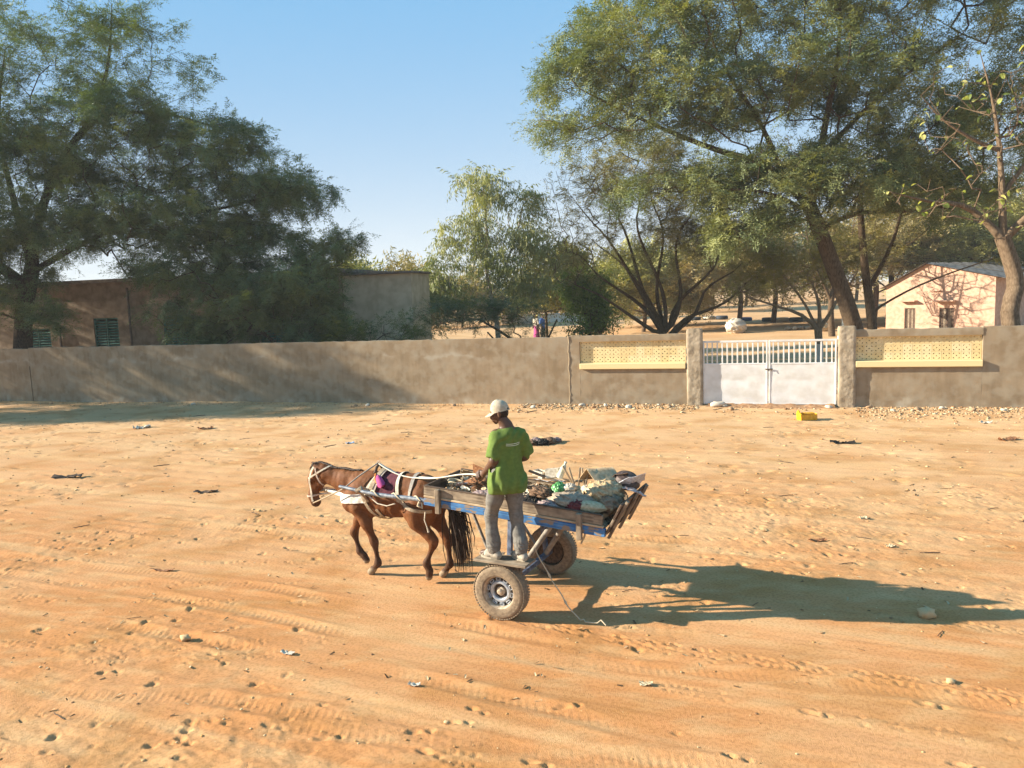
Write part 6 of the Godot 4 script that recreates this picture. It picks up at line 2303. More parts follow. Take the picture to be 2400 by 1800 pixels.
func sheet(w: float, l: float, seed_: int, bend: float, rough: float, thick := 0.003, n := 9) -> ArrayMesh:
	# a bent piece of card, paper or plastic, w along x and l along z
	var f := noise(seed_, 3.0 / maxf(w, l), 3)
	var rows := []
	for j in n:
		var row := PackedVector3Array()
		for i in n:
			var x := (float(i) / (n - 1) - 0.5) * w
			var z := (float(j) / (n - 1) - 0.5) * l
			row.push_back(V(x + f.get_noise_2d(x + 9, z) * rough * 0.4, absf(x) * bend + f.get_noise_2d(x, z) * rough, z + f.get_noise_2d(x, z + 9) * rough * 0.4))
		rows.append(row)
	var mb := MB.new()
	mb.grid(rows, false, thick)
	return mb.mesh()


func stick(l: float, r: float, seed_: int) -> ArrayMesh:
	var rg := RandomNumberGenerator.new()
	rg.seed = seed_
	var p := PackedVector3Array()
	var q := PackedFloat32Array()
	for i in 7:
		var u := i / 6.0
		p.push_back(V((u - 0.5) * l, rg.randf_range(-1, 1) * r * 0.9, rg.randf_range(-1, 1) * r * 0.9))
		q.push_back(r * rg.randf_range(0.75, 1.15))
	var mb := MB.new()
	mb.tube(p, q, 7)
	return mb.mesh()


func lay(called: String, mesh: Mesh, m: Material, label: String, cat: String, x: float, y: float, lat: float, rot := Vector3.ZERO, group := "things loaded on the cart") -> MeshInstance3D:
	return solo(called, mesh, m, label, cat, RIG * Transform3D(Basis.from_euler(rot * PI / 180.0), R(x, y, lat)), group)


func build_load() -> void:
	var rg := RandomNumberGenerator.new()
	rg.seed = 17
	var G := "things loaded on the cart"
	# the heap that the pieces lie on: mixed chaff and dirt
	var rows := []
	var hn := noise(91, 4.0, 4)
	var hp := func(x: float, l: float) -> float:
		var e := clampf((0.40 - absf(l)) / 0.12, 0, 1) * clampf((1.0 - absf(x + 0.02)) / 0.2, 0, 1)
		return bed(x) + 0.088 + e * (0.075 + 0.06 * clampf((0.2 - x) / 1.2, 0, 1) - l * 0.05 + hn.get_noise_2d(x * 2.0, l * 2.0) * 0.05 + hn.get_noise_2d(x * 8, l * 8) * 0.02)
	for j in 41:
		var row := PackedVector3Array()
		for i in 101:
			var x := lerpf(-1.03, 1.03, i / 100.0)
			var l := lerpf(-0.395, 0.395, j / 40.0)
			row.push_back(R(x, hp.call(x, l), l))
		rows.append(row)
	var mb := MB.new()
	mb.grid(rows)
	var heap := solo("rubbish_heap", mb.mesh(), M.heap, "low heap of mixed dirt and chaff under the scrap on the cart", "heap", RIG)
	heap.set_meta("kind", "stuff")
	# loose bits over it, too small to pick apart
	var bit := MB.new()
	bit.tri(V(-0.03, 0, -0.012), V(0.03, 0.006, -0.01), V(0.025, 0, 0.014))
	bit.tri(V(-0.03, 0, -0.012), V(0.025, 0, 0.014), V(-0.022, 0.008, 0.012))
	var trs := []
	var cols := []
	for i in 1500:
		var x := rg.randf_range(-0.98, 0.98)
		var l := rg.randf_range(-0.37, 0.37)
		var y: float = hp.call(x, l)
		var s := 0.4 + 2.6 * pow(rg.randf(), 2.5)
		trs.append(Transform3D(Basis.from_euler(Vector3(rg.randf_range(-1, 1), rg.randf() * TAU, rg.randf_range(-1, 1))).scaled(Vector3.ONE * s), R(x, y + 0.012, l)))
		cols.append([Color(0.34, 0.20, 0.10), Color(0.58, 0.46, 0.31), Color(0.20, 0.12, 0.07), Color(0.70, 0.62, 0.48), Color(0.44, 0.30, 0.18), Color(0.52, 0.38, 0.22)][rg.randi() % 6])
	var lm := many(self, numbered("loose_litter"), bit.mesh(), M.tinted, trs, cols)
	lm.transform = RIG
	tag(lm, "small loose scraps strewn over the load on the cart", "litter")
	# what can be picked out, from the tail forwards
	lay("cloth_sack", sack_mesh(), M.sack_cream, "cream cloth sack tied at the neck, lying on the near rear corner of the cart", "sack", -0.90, 1.150, 0.27, V(0, 12, 4))
	lay("plastic_bag", crumple(V(0.20, 0.13, 0.15), 401, 0.20, 8), M.bag_tan, "large translucent tan spotted bag near the tail of the cart", "bag", -0.93, 1.235, 0.02, V(0, 20, 0))
	lay("plastic_bag", crumple(V(0.13, 0.10, 0.12), 402, 0.22, 9), M.bag_brown, "small brown bag sagging below the tan bag on the cart", "bag", -1.03, 1.155, 0.13, V(10, 50, 0))
	lay("plastic_bag", crumple(V(0.24, 0.085, 0.13), 403, 0.25, 10), M.bag_grey, "grey violet plastic bag crumpled along the near side of the cart", "bag", -0.66, 1.175, 0.22, V(0, 5, 5))
	lay("plastic_bag", crumple(V(0.10, 0.07, 0.09), 404, 0.25, 10), M.bag_red, "dark red scrap of bag beside the grey bag on the cart", "bag", -0.72, 1.145, 0.31, V(0, 30, 0))
	lay("plastic_bag", crumple(V(0.075, 0.085, 0.07), 405, 0.25, 9), M.bag_green, "small bright green plastic bag in the middle of the load", "bag", -0.40, 1.225, 0.02, V(15, 0, 20))
	lay("plastic_bag", crumple(V(0.13, 0.05, 0.09), 406, 0.25, 9), M.bag_mauve, "dusty mauve bag by the front near rail of the cart", "bag", 0.40, 1.165, 0.25, V(0, 5, 0))
	lay("cardboard", sheet(0.34, 0.34, 407, -0.75, 0.012, 0.005), M.card, "folded cardboard standing like a tent over the far tail", "cardboard", -0.80, 1.455, -0.20, V(4, -38, -8))
	lay("cardboard", sheet(0.26, 0.22, 408, -0.4, 0.01, 0.005), M.card_dark, "dark brown cardboard flap behind the tent shaped cardboard", "cardboard", -0.96, 1.36, -0.27, V(20, 10, -30))
	lay("bowl", bowl_mesh(), M.bowl_dark, "dark overturned basin at the far rear corner of the cart", "bowl", -1.07, 1.29, -0.26, V(-14, 0, 14))
	lay("paper_sack", sheet(0.30, 0.20, 409, 0.12, 0.03, 0.004), M.paper_print, "white printed paper sack at the far end of the tail board", "sack", -1.175, 1.335, -0.16, V(38, 20, -18))
	lay("paper_sack", sheet(0.26, 0.24, 410, -0.15, 0.03, 0.004), M.paper_pink, "pinkish printed paper sack folded over the tail board edge", "sack", -1.225, 1.27, -0.08, V(10, 15, 20))
	lay("bottle", bottle_mesh(), M.bottle, "upright pale plastic bottle sticking out of the far side of the load", "bottle", -0.32, 1.36, -0.29, V(10, 0, 22))
	for a in [[-0.40, 1.34, -0.25, 62, "slanting pale split stick beside the upright bottle", 0], [-0.46, 1.32, -0.23, 74, "second pale split stick leaning beside the upright bottle", 0], [-0.56, 1.33, -0.20, 96, "short dark wood offcut standing among the sticks", 2], [-0.61, 1.33, -0.19, 84, "broad pale wood offcut standing at the middle of the load", 1], [-0.66, 1.325, -0.17, 105, "brown wood offcut standing next to the cardboard tent", 2]]:
		lay("wood_offcut", plank(V(-0.11, 0, 0), V(0.11, 0, 0), 0.045, 0.016), [M.wood_pale, M.wood_pale, M.wood_old][a[5]], a[4], "wood", a[0], a[1], a[2], V(0, 12, a[3]))
	lay("wooden_pole", stick(1.25, 0.018, 411), M.wood_pale, "long pale pole lying along the far side of the load", "pole", 0.02, 1.268, -0.29, V(0, 2, 1.0))
	lay("plastic_box", crate_mesh(0.16, 0.10, 0.12), M.white_plastic, "square white plastic tub on the far side behind the pole", "tub", -0.19, 1.325, -0.34, V(8, 10, -6))
	lay("plastic_box", crate_mesh(0.14, 0.08, 0.12), M.white_plastic, "smaller white plastic tub nearer the driver behind the pole", "tub", -0.03, 1.300, -0.34, V(4, -12, 5))
	lay("cardboard", sheet(0.16, 0.16, 412, 0.0, 0.004, 0.004), M.card_red, "brown card standing up like a pyramid near the cart's front", "cardboard", 0.72, 1.30, -0.24, V(70, 30, 42))
	lay("basket_scrap", crumple(V(0.16, 0.08, 0.13), 413, 0.35, 14), M.card_red, "rust brown torn packaging in front of the driver", "packaging", 0.58, 1.205, 0.02, V(0, 15, 0))
	lay("paper_scrap", sheet(0.20, 0.11, 414, 0.1, 0.03), M.paper_pink, "pale torn paper against the brown packaging in front of the driver", "paper", 0.72, 1.225, 0.10, V(30, 60, 10))
	lay("paper_scrap", sheet(0.20, 0.10, 415, -0.1, 0.03), M.white_plastic, "whitish torn sheet lying by the front far rail", "paper", 0.50, 1.255, -0.14, V(14, -20, -8))
	lay("rope_coil", coil_mesh(0.085), M.rope, "coil of pale rope at the front corner of the load", "rope", 0.85, 1.235, 0.08, V(0, 0, 8))
	lay("plastic_sheet", sheet(0.34, 0.15, 416, 0.05, 0.03, 0.002), M.paper_print, "grey white printed sheet along the middle of the load right of the driver", "sheet", -0.20, 1.262, -0.20, V(18, 4, 0))
	lay("plastic_bag", crumple(V(0.07, 0.045, 0.06), 417, 0.3, 10), M.white_plastic, "small white knotted bag beside the green bag", "bag", -0.52, 1.255, -0.01, V(0, 0, 0))
	lay("plastic_bag", crumple(V(0.05, 0.035, 0.045), 418, 0.3, 10), M.white_plastic, "tiny white bag in front of the tan bag", "bag", -0.70, 1.255, -0.03, V(0, 40, 0))
	lay("plastic_bag", crumple(V(0.13, 0.06, 0.11), 419, 0.35, 12), M.card_dark, "dark tangled rag between the driver and the green bag", "rag", -0.24, 1.20, 0.10, V(0, 0, 5))
	lay("dark_rag", crumple(V(0.15, 0.06, 0.10), 420, 0.3, 11), M.bag_black, "black rag against the near rail right of the driver", "rag", -0.18, 1.125, 0.31, V(0, 0, 4))
	lay("plastic_bag", crumple(V(0.15, 0.05, 0.09), 421, 0.3, 11), M.bag_mauve, "flat dusty bag along the near rail behind the cream sack", "bag", -0.42, 1.13, 0.33, V(0, 0, 4))
	lay("wood_offcut", plank(V(-0.16, 0, 0), V(0.16, 0, 0), 0.06, 0.014), M.wood_old, "grey board scrap lying across the middle of the load", "wood", -0.10, 1.245, 0.0, V(10, 50, 8))
	lay("wood_offcut", plank(V(-0.10, 0, 0), V(0.10, 0, 0), 0.045, 0.02), M.wood_dark, "dark stick of wood beside the driver's hip", "wood", -0.05, 1.335, -0.20, V(0, 10, 20))
	var cord := MB.new()
	cord.tube(PackedVector3Array([R(-1.0, 1.32, 0.0), R(-1.02, 1.28, 0.05), R(-1.0, 1.26, 0.09), R(-1.035, 1.20, 0.12), R(-1.03, 1.13, 0.14)]), PackedFloat32Array([0.010, 0.009, 0.012, 0.008, 0.008]), 6)
	solo("yellow_string", cord.mesh(), M.cord_yellow, "pale yellow cord hanging over the tan bag at the tail", "cord", RIG, G)
	var tt := []
	for i in 40:
		var x := rg.randf_range(-0.9, 0.9)
		var l := rg.randf_range(-0.32, 0.32)
		tt.append(Transform3D(Basis.from_euler(V(rg.randf_range(-0.4, 0.4), rg.randf() * TAU, rg.randf_range(-0.4, 0.4))).scaled(Vector3.ONE * rg.randf_range(0.5, 1.2)), R(x, float(hp.call(x, l)) + 0.035, l)))
	var tw := many(self, "load_twigs", stick(0.34, 0.007, 430), M.wood_old, tt)
	tw.transform = RIG
	tag(tw, "thin dry twigs lying loose among the scrap on the cart", "twigs")
	# more scraps, each a sheet of its own
	var names := ["rust brown card scrap", "pale card scrap", "dark card scrap", "cream paper scrap", "grey bag scrap"]
	var spots := [[-0.55, 0.12, "left of the grey bag"], [-0.30, -0.10, "behind the green bag"], [-0.12, 0.18, "right beside the driver's knee"], [0.30, -0.05, "just in front of the driver"], [0.45, 0.12, "beside the mauve bag"], [0.25, -0.25, "by the far rail in front of the driver"], [0.62, -0.12, "below the standing card"], [-0.82, -0.05, "under the tan bag"], [-0.62, 0.02, "between the white bags"], [-0.45, -0.16, "at the foot of the sticks"], [-0.02, -0.02, "in the middle behind the driver's hip"], [0.80, -0.18, "in the far front corner"]]
	for i in spots.size():
		var a: Array = spots[i]
		lay("scrap_piece", sheet(rg.randf_range(0.12, 0.24), rg.randf_range(0.08, 0.15), 450 + i, rg.randf_range(-0.3, 0.3), 0.03, 0.003), [M.card_red, M.card, M.card_dark, M.sack_cream, M.bag_grey][i % 5], names[i % 5] + " " + a[2], "scrap", a[0], float(hp.call(a[0], a[1])) + 0.045, a[1], V(rg.randf_range(-35, 35), rg.randf() * 360, rg.randf_range(-35, 35)))


func sack_mesh() -> ArrayMesh:
	# full at one end, gathered and tied at the other
	var f := noise(97, 2.2, 3)
	var rows := []
	var prof := [[-0.19, 0.002], [-0.187, 0.03], [-0.165, 0.02], [-0.14, 0.016], [-0.11, 0.035], [-0.06, 0.062], [0.0, 0.076], [0.07, 0.078], [0.13, 0.066], [0.165, 0.045], [0.18, 0.02], [0.183, 0.002]]
	for p in prof:
		var row := PackedVector3Array()
		for i in 26:
			var a := -TAU * i / 26
			var pl := 1.0 + 0.10 * sin(i * 1.45) * clampf(1.0 - (p[0] + 0.14) / 0.2, 0, 1) + f.get_noise_3d(p[0] * 9, cos(a) * 2, sin(a) * 2) * 0.16
			row.push_back(V(p[0], cos(a) * p[1] * pl * 0.80, sin(a) * p[1] * pl * 1.15))
		rows.append(row)
	var mb := MB.new()
	mb.grid(rows, true)
	for i in mb.n.size():
		mb.n[i] = -mb.n[i]
	var m2 := MB.new()
	for i in range(0, mb.v.size(), 3):
		for k in [0, 2, 1]:
			m2.put(mb.v[i + k], mb.n[i + k], mb.t[i + k])
	return fix_out(m2)


func fix_out(mb: MB) -> ArrayMesh:
	# turn every triangle so that its corners run with its own normals
	for i in range(0, mb.v.size(), 3):
		var f := (mb.v[i + 2] - mb.v[i]).cross(mb.v[i + 1] - mb.v[i])
		var o := mb.v[i]
		o.x = 0.0
		if f.dot(o) < 0.0:
			var p := mb.v[i + 1]
			mb.v[i + 1] = mb.v[i + 2]
			mb.v[i + 2] = p
			var q := mb.n[i + 1]
			mb.n[i + 1] = mb.n[i + 2]
			mb.n[i + 2] = q
		for k in 3:
			var w := mb.v[i + k]
			w.x = 0.0
			if mb.n[i + k].dot(w) < 0.0:
				mb.n[i + k] = -mb.n[i + k]
	return mb.mesh()


func bowl_mesh() -> ArrayMesh:
	var mb := MB.new()
	mb.lathe(V(0, 0, 0), Vector3.UP, [Vector2(0.150, 0.0), Vector2(0.155, 0.006), Vector2(0.14, 0.05), Vector2(0.11, 0.09), Vector2(0.06, 0.105), Vector2(0.0, 0.107)], 28)
	mb.lathe(V(0, 0, 0), Vector3.UP, [Vector2(0.0, 0.10), Vector2(0.057, 0.098), Vector2(0.105, 0.084), Vector2(0.134, 0.047), Vector2(0.150, 0.0)], 28)
	return mb.mesh()


func bottle_mesh() -> ArrayMesh:
	var mb := MB.new()
	mb.lathe(V(0, -0.08, 0), Vector3.UP, [Vector2(0.0, 0.0), Vector2(0.032, 0.0), Vector2(0.036, 0.01), Vector2(0.034, 0.09), Vector2(0.036, 0.11), Vector2(0.020, 0.155), Vector2(0.013, 0.165), Vector2(0.013, 0.18), Vector2(0.016, 0.182), Vector2(0.016, 0.20), Vector2(0.0, 0.20)], 18)
	return mb.mesh()


func crate_mesh(w: float, h: float, d: float) -> ArrayMesh:
	var mb := MB.new()
	mb.box(V(0, -h * 0.5 + 0.006, 0), V(w - 0.012, 0.010, d - 0.012))
	mb.box(V(0, 0, d * 0.5 - 0.004), V(w, h, 0.008), Basis.IDENTITY, 0.002)
	mb.box(V(0, 0, -d * 0.5 + 0.004), V(w, h, 0.008), Basis.IDENTITY, 0.002)
	mb.box(V(w * 0.5 - 0.004, 0, 0), V(0.008, h, d - 0.016), Basis.IDENTITY, 0.002)
	mb.box(V(-w * 0.5 + 0.004, 0, 0), V(0.008, h, d - 0.016), Basis.IDENTITY, 0.002)
	return mb.mesh()


func coil_mesh(r: float) -> ArrayMesh:
	var p := PackedVector3Array()
	var q := PackedFloat32Array()
	for i in 60:
		var a := i * 0.42
		p.push_back(V(cos(a) * r * (1.0 + 0.12 * sin(i * 0.7)), 0.008 * sin(i * 0.33) + i * 0.0004, sin(a) * r * 0.8))
		q.push_back(0.008)
	var mb := MB.new()
	mb.tube(p, q, 6)
	return mb.mesh()


# ---------------------------------------------------------------- buildings and things in the yard
func grid_wall(x0: float, x1: float, y0: float, y1: float, holes: Array, thick: float, top = null) -> ArrayMesh:
	# a wall in its own xy plane, front at z 0, with rectangular openings [x0, x1, y0, y1]; top may be a line over x
	var mb := MB.new()
	var xs := [x0, x1]
	for h in holes:
		xs.append(h[0])
		xs.append(h[1])
	if top != null:
		xs.append(top[1].x)
	xs.sort()
	var ht := func(x: float) -> float:
		if top == null:
			return y1
		for i in top.size() - 1:
			if x <= top[i + 1].x + 1e-6:
				return lerpf(top[i].y, top[i + 1].y, (x - top[i].x) / (top[i + 1].x - top[i].x))
		return top[-1].y
	for i in xs.size() - 1:
		var a: float = xs[i]
		var b: float = xs[i + 1]
		if b - a < 1e-4:
			continue
		var mid := (a + b) * 0.5
		var cuts := []
		for h in holes:
			if mid > h[0] and mid < h[1]:
				cuts.append(h)
		var ya := y0
		for h in cuts:
			mb.prism(PackedVector2Array([Vector2(a, ya), Vector2(b, ya), Vector2(b, h[2]), Vector2(a, h[2])]), Transform3D.IDENTITY, thick)
			ya = h[3]
		mb.prism(PackedVector2Array([Vector2(a, ya), Vector2(b, ya), Vector2(b, ht.call(b)), Vector2(a, ht.call(a))]), Transform3D.IDENTITY, thick)
	return mb.mesh()


func build_left_building() -> void:
	# a long low building behind the wall, in the acacia's shade
	var o := WALL * V(-9.5, 0, -4.4)
	var turn := WALL.basis * Basis(Vector3.UP, deg_to_rad(5.5))
	var tr := Transform3D(turn, o)
	var b := thing("long_building", "long low flat roofed building with green louvred windows in deep shade behind the left wall", "building", tr)
	var wins := [[5.35, 6.75, 1.15, 2.62], [9.05, 10.30, 1.15, 3.0], [12.55, 13.85, 1.15, 3.0], [17.2, 18.6, 1.15, 2.75]]
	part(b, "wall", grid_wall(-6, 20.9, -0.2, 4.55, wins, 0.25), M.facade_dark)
	var side := MB.new()
	side.box(V(20.78, 2.17, -3.2), V(0.24, 4.74, 5.9))
	part(b, "wall", side.mesh(), M.facade_dark)
	side = MB.new()
	side.box(V(-5.88, 2.17, -3.2), V(0.24, 4.74, 5.9))
	part(b, "wall", side.mesh(), M.facade_dark)
	side = MB.new()
	side.box(V(7.45, 2.17, -6.3), V(26.9, 4.74, 0.24))
	part(b, "wall", side.mesh(), M.facade_dark)
	side = MB.new()
	side.box(V(7.45, 0.02, -3.2), V(26.4, 0.1, 5.9))
	part(b, "floor", side.mesh(), M.facade_dark)
	var rf := MB.new()
	rf.box(V(7.45, 4.63, -3.0), V(27.2, 0.15, 6.5), Basis.IDENTITY, 0.02)
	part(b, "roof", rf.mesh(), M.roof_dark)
	for w in wins:
		var fr := MB.new()
		var mx: float = (w[0] + w[1]) * 0.5
		var my: float = (w[2] + w[3]) * 0.5
		var ww: float = w[1] - w[0]
		var hh: float = w[3] - w[2]
		fr.box(V(w[0] + 0.03, my, -0.08), V(0.06, hh, 0.08), Basis.IDENTITY, 0.005)
		fr.box(V(w[1] - 0.03, my, -0.08), V(0.06, hh, 0.08), Basis.IDENTITY, 0.005)
		fr.box(V(mx, my, -0.079), V(0.05, hh, 0.078), Basis.IDENTITY, 0.005)
		fr.box(V(mx, w[3] - 0.03, -0.081), V(ww - 0.12, 0.06, 0.07), Basis.IDENTITY, 0.005)
		fr.box(V(mx, w[2] + 0.03, -0.081), V(ww - 0.12, 0.06, 0.07), Basis.IDENTITY, 0.005)
		var win := part(b, "window", fr.mesh(), M.shutter_green)
		var n := int(hh / 0.125)
		for k in n:
			for sgn in [-1.0, 1.0]:
				var sl := MB.new()
				sl.box(V(mx + sgn * ww * 0.245, w[2] + 0.11 + k * (hh - 0.16) / n, -0.07), V(ww * 0.5 - 0.12, 0.012, 0.11), Basis(Vector3.RIGHT, 0.7), 0.0)
				part(win, "slat", sl.mesh(), M.shutter_green)
		var sill := MB.new()
		sill.box(V(mx, w[2] - 0.04, 0.03), V(ww + 0.2, 0.075, 0.14), Basis.IDENTITY, 0.01)
		part(win, "sill", sill.mesh(), M.facade_dark)
	for x in [10.95, 7.3]:
		var dp := MB.new()
		dp.rod(V(x, 0, 0.06), V(x, 4.3 if x > 8 else 2.5, 0.06), 0.05, 0.05, 8)
		part(b, "drain_pipe", dp.mesh(), M.roof_dark)
	# the lighter end
	var c := thing("cream_building", "plain cream building end between the dark tree and the eucalyptus", "building", tr * Transform3D(Basis.IDENTITY, V(20.95, 0, -0.3)))
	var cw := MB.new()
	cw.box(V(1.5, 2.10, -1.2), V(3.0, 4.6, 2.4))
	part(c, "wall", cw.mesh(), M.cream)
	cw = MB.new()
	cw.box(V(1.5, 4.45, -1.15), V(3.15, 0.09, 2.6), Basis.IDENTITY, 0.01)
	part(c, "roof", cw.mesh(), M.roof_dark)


func build_pink_building() -> void:
	var ex := V(0.6, 0, 0.8)
	var ez := V(-0.8, 0, 0.6)
	var tr := Transform3D(Basis(ex, Vector3.UP, ez), V(26.4, 0, -42.0))
	var b := thing("pink_building", "small pink plastered gabled building under a weathered tin roof at the right", "building", tr)
	var wins := [[-4.83, -4.20, 0.40, 1.70], [-2.85, -2.06, 0.40, 1.68]]
	part(b, "wall", grid_wall(-5.95, 0.05, -0.3, 3.3, wins, 0.2, [Vector2(-5.95, 3.0), Vector2(-3.58, 4.24), Vector2(0.05, 3.36)]), M.pink_plaster)
	var sd := MB.new()
	sd.box(V(-0.06, 1.5, -4.8), V(0.2, 3.6, 9.2))
	part(b, "wall", sd.mesh(), M.pink_plaster)
	sd = MB.new()
	sd.box(V(-5.85, 1.35, -4.8), V(0.2, 3.2, 9.2))
	part(b, "wall", sd.mesh(), M.pink_plaster)
	sd = MB.new()
	sd.prism(PackedVector2Array([Vector2(-5.75, -0.3), Vector2(-0.16, -0.3), Vector2(-0.16, 3.3), Vector2(-3.58, 4.15), Vector2(-5.75, 3.05)]), Transform3D(Basis.IDENTITY, V(0, 0, -9.1)), 0.2)
	part(b, "wall", sd.mesh(), M.pink_plaster)
	for w in wins:
		var mx: float = (w[0] + w[1]) * 0.5
		var my: float = (w[2] + w[3]) * 0.5
		var ww: float = w[1] - w[0]
		var hh: float = w[3] - w[2]
		var fr := MB.new()
		fr.box(V(w[0] + 0.025, my, -0.06), V(0.05, hh, 0.06))
		fr.box(V(w[1] - 0.025, my, -0.06), V(0.05, hh, 0.06))
		fr.box(V(mx, w[3] - 0.025, -0.061), V(ww - 0.1, 0.05, 0.06))
		var sh := part(b, "shutter", fr.mesh(), M.wood_dark)
		var n := 5
		for k in n:
			var pk := MB.new()
			pk.box(V(w[0] + 0.05 + (k + 0.5) * (ww - 0.1) / n, my, -0.085), V((ww - 0.1) / n - 0.012, hh - 0.04, 0.025), Basis.IDENTITY, 0.004)
			part(sh, "plank", pk.mesh(), [M.wood_dark, M.wood_old][k % 2])
		var le := MB.new()
		le.box(V(mx - 0.05, w[3] + 0.42, 0.19), V(ww + 0.34, 0.07, 0.42), Basis.IDENTITY, 0.01)
		part(b, "window_hood", le.mesh(), M.pink_plaster)
	var lg := MB.new()
	lg.box(V(-3.0, 2.68, 0.06), V(0.5, 0.05, 0.16), Basis.IDENTITY, 0.008)
	part(b, "ledge", lg.mesh(), M.pink_plaster)
	# roof: corrugated sheets on two slopes
	var sheets := [[V(-3.58, 4.30, 0), V(0.55, 3.30, 0)], [V(-3.58, 4.30, 0), V(-6.25, 2.90, 0)]]
	for s in sheets.size():
		var a: Vector3 = sheets[s][0]
		var e: Vector3 = sheets[s][1]
		for k in 9:
			var z0 := 0.25 - k * 1.08
			var rows := []
			for j in 9:
				var row := PackedVector3Array()
				var z := z0 - j * 1.1 / 8.0
				for i in 2:
					row.push_back(a.lerp(e, float(i)) + V(0, 0.02 * sin(z * 42.0) + 0.012 * (k % 2), z))
				rows.append(row)
			var mb := MB.new()
			mb.grid(rows, false, 0.006)
			part(b, "roof_sheet", mb.mesh(), M.tin)


func far_person(label: String, at: Vector3, turn: float, top: Material, low: Material, scarf, skirt: bool, group: String) -> void:
	var p := thing("person", label, "person", Transform3D(Basis(Vector3.UP, turn), at), group)
	var b := []
	chain(b, [V(0, 0.88, 0), V(0, 1.30, 0)], [0.12, 0.14], 0.7)
	b.append(bone(V(-0.15, 1.36, 0), V(0.15, 1.36, 0), 0.06, 0.06))
	b.append(bone(V(0, 1.38, 0), V(0, 1.48, -0.01), 0.055, 0.05))
	b.append(bone(V(0, 1.56, 0), V(0, 1.60, -0.02), 0.09, 0.085))
	b.append(bone(V(0, 1.54, -0.085), V(0, 1.52, -0.09), 0.02, 0.02))
	for s in [-1.0, 1.0]:
		chain(b, [V(0.17 * s, 1.36, 0), V(0.22 * s, 1.10, 0.02), V(0.20 * s, 0.88, -0.10), V(0.19 * s, 0.80, -0.14)], [0.055, 0.045, 0.034, 0.03])
		chain(b, [V(0.09 * s, 0.86, 0), V(0.10 * s, 0.46, -0.05 * s), V(0.10 * s, 0.06, 0.10 * s), V(0.10 * s, 0.03, 0.10 * s - 0.14)], [0.09, 0.06, 0.04, 0.03])
	part(p, "body", body_mesh(b, 0.022, 45.0), M.skin)
	var t := []
	t.append(bone(V(0, 0.85, 0), V(0, 1.30, 0), 0.15, 0.165, 0.75))
	t.append(bone(V(-0.15, 1.35, 0), V(0.15, 1.35, 0), 0.075, 0.075))
	for s in [-1.0, 1.0]:
		t.append(bone(V(0.17 * s, 1.35, 0), V(0.22 * s, 1.10, 0.02), 0.075, 0.07))
	part(p, "shirt", body_mesh(t, 0.022, 45.0), top)
	var l := []
	if skirt:
		l.append(bone(V(0, 0.88, 0), V(0, 0.14, 0.02), 0.16, 0.24, 0.8))
	else:
		for s in [-1.0, 1.0]:
			chain(l, [V(0.085 * s, 0.88, 0), V(0.10 * s, 0.46, -0.05 * s), V(0.10 * s, 0.12, 0.09 * s)], [0.11, 0.085, 0.07])
	part(p, "skirt" if skirt else "trousers", body_mesh(l, 0.022, 45.0), low)
	if scarf != null:
		part(p, "head_scarf", body_mesh([bone(V(0, 1.60, 0.02), V(0, 1.62, 0.0), 0.105, 0.10), bone(V(0, 1.50, 0.05), V(0, 1.36, 0.06), 0.09, 0.11)], 0.022, 45.0), scarf)


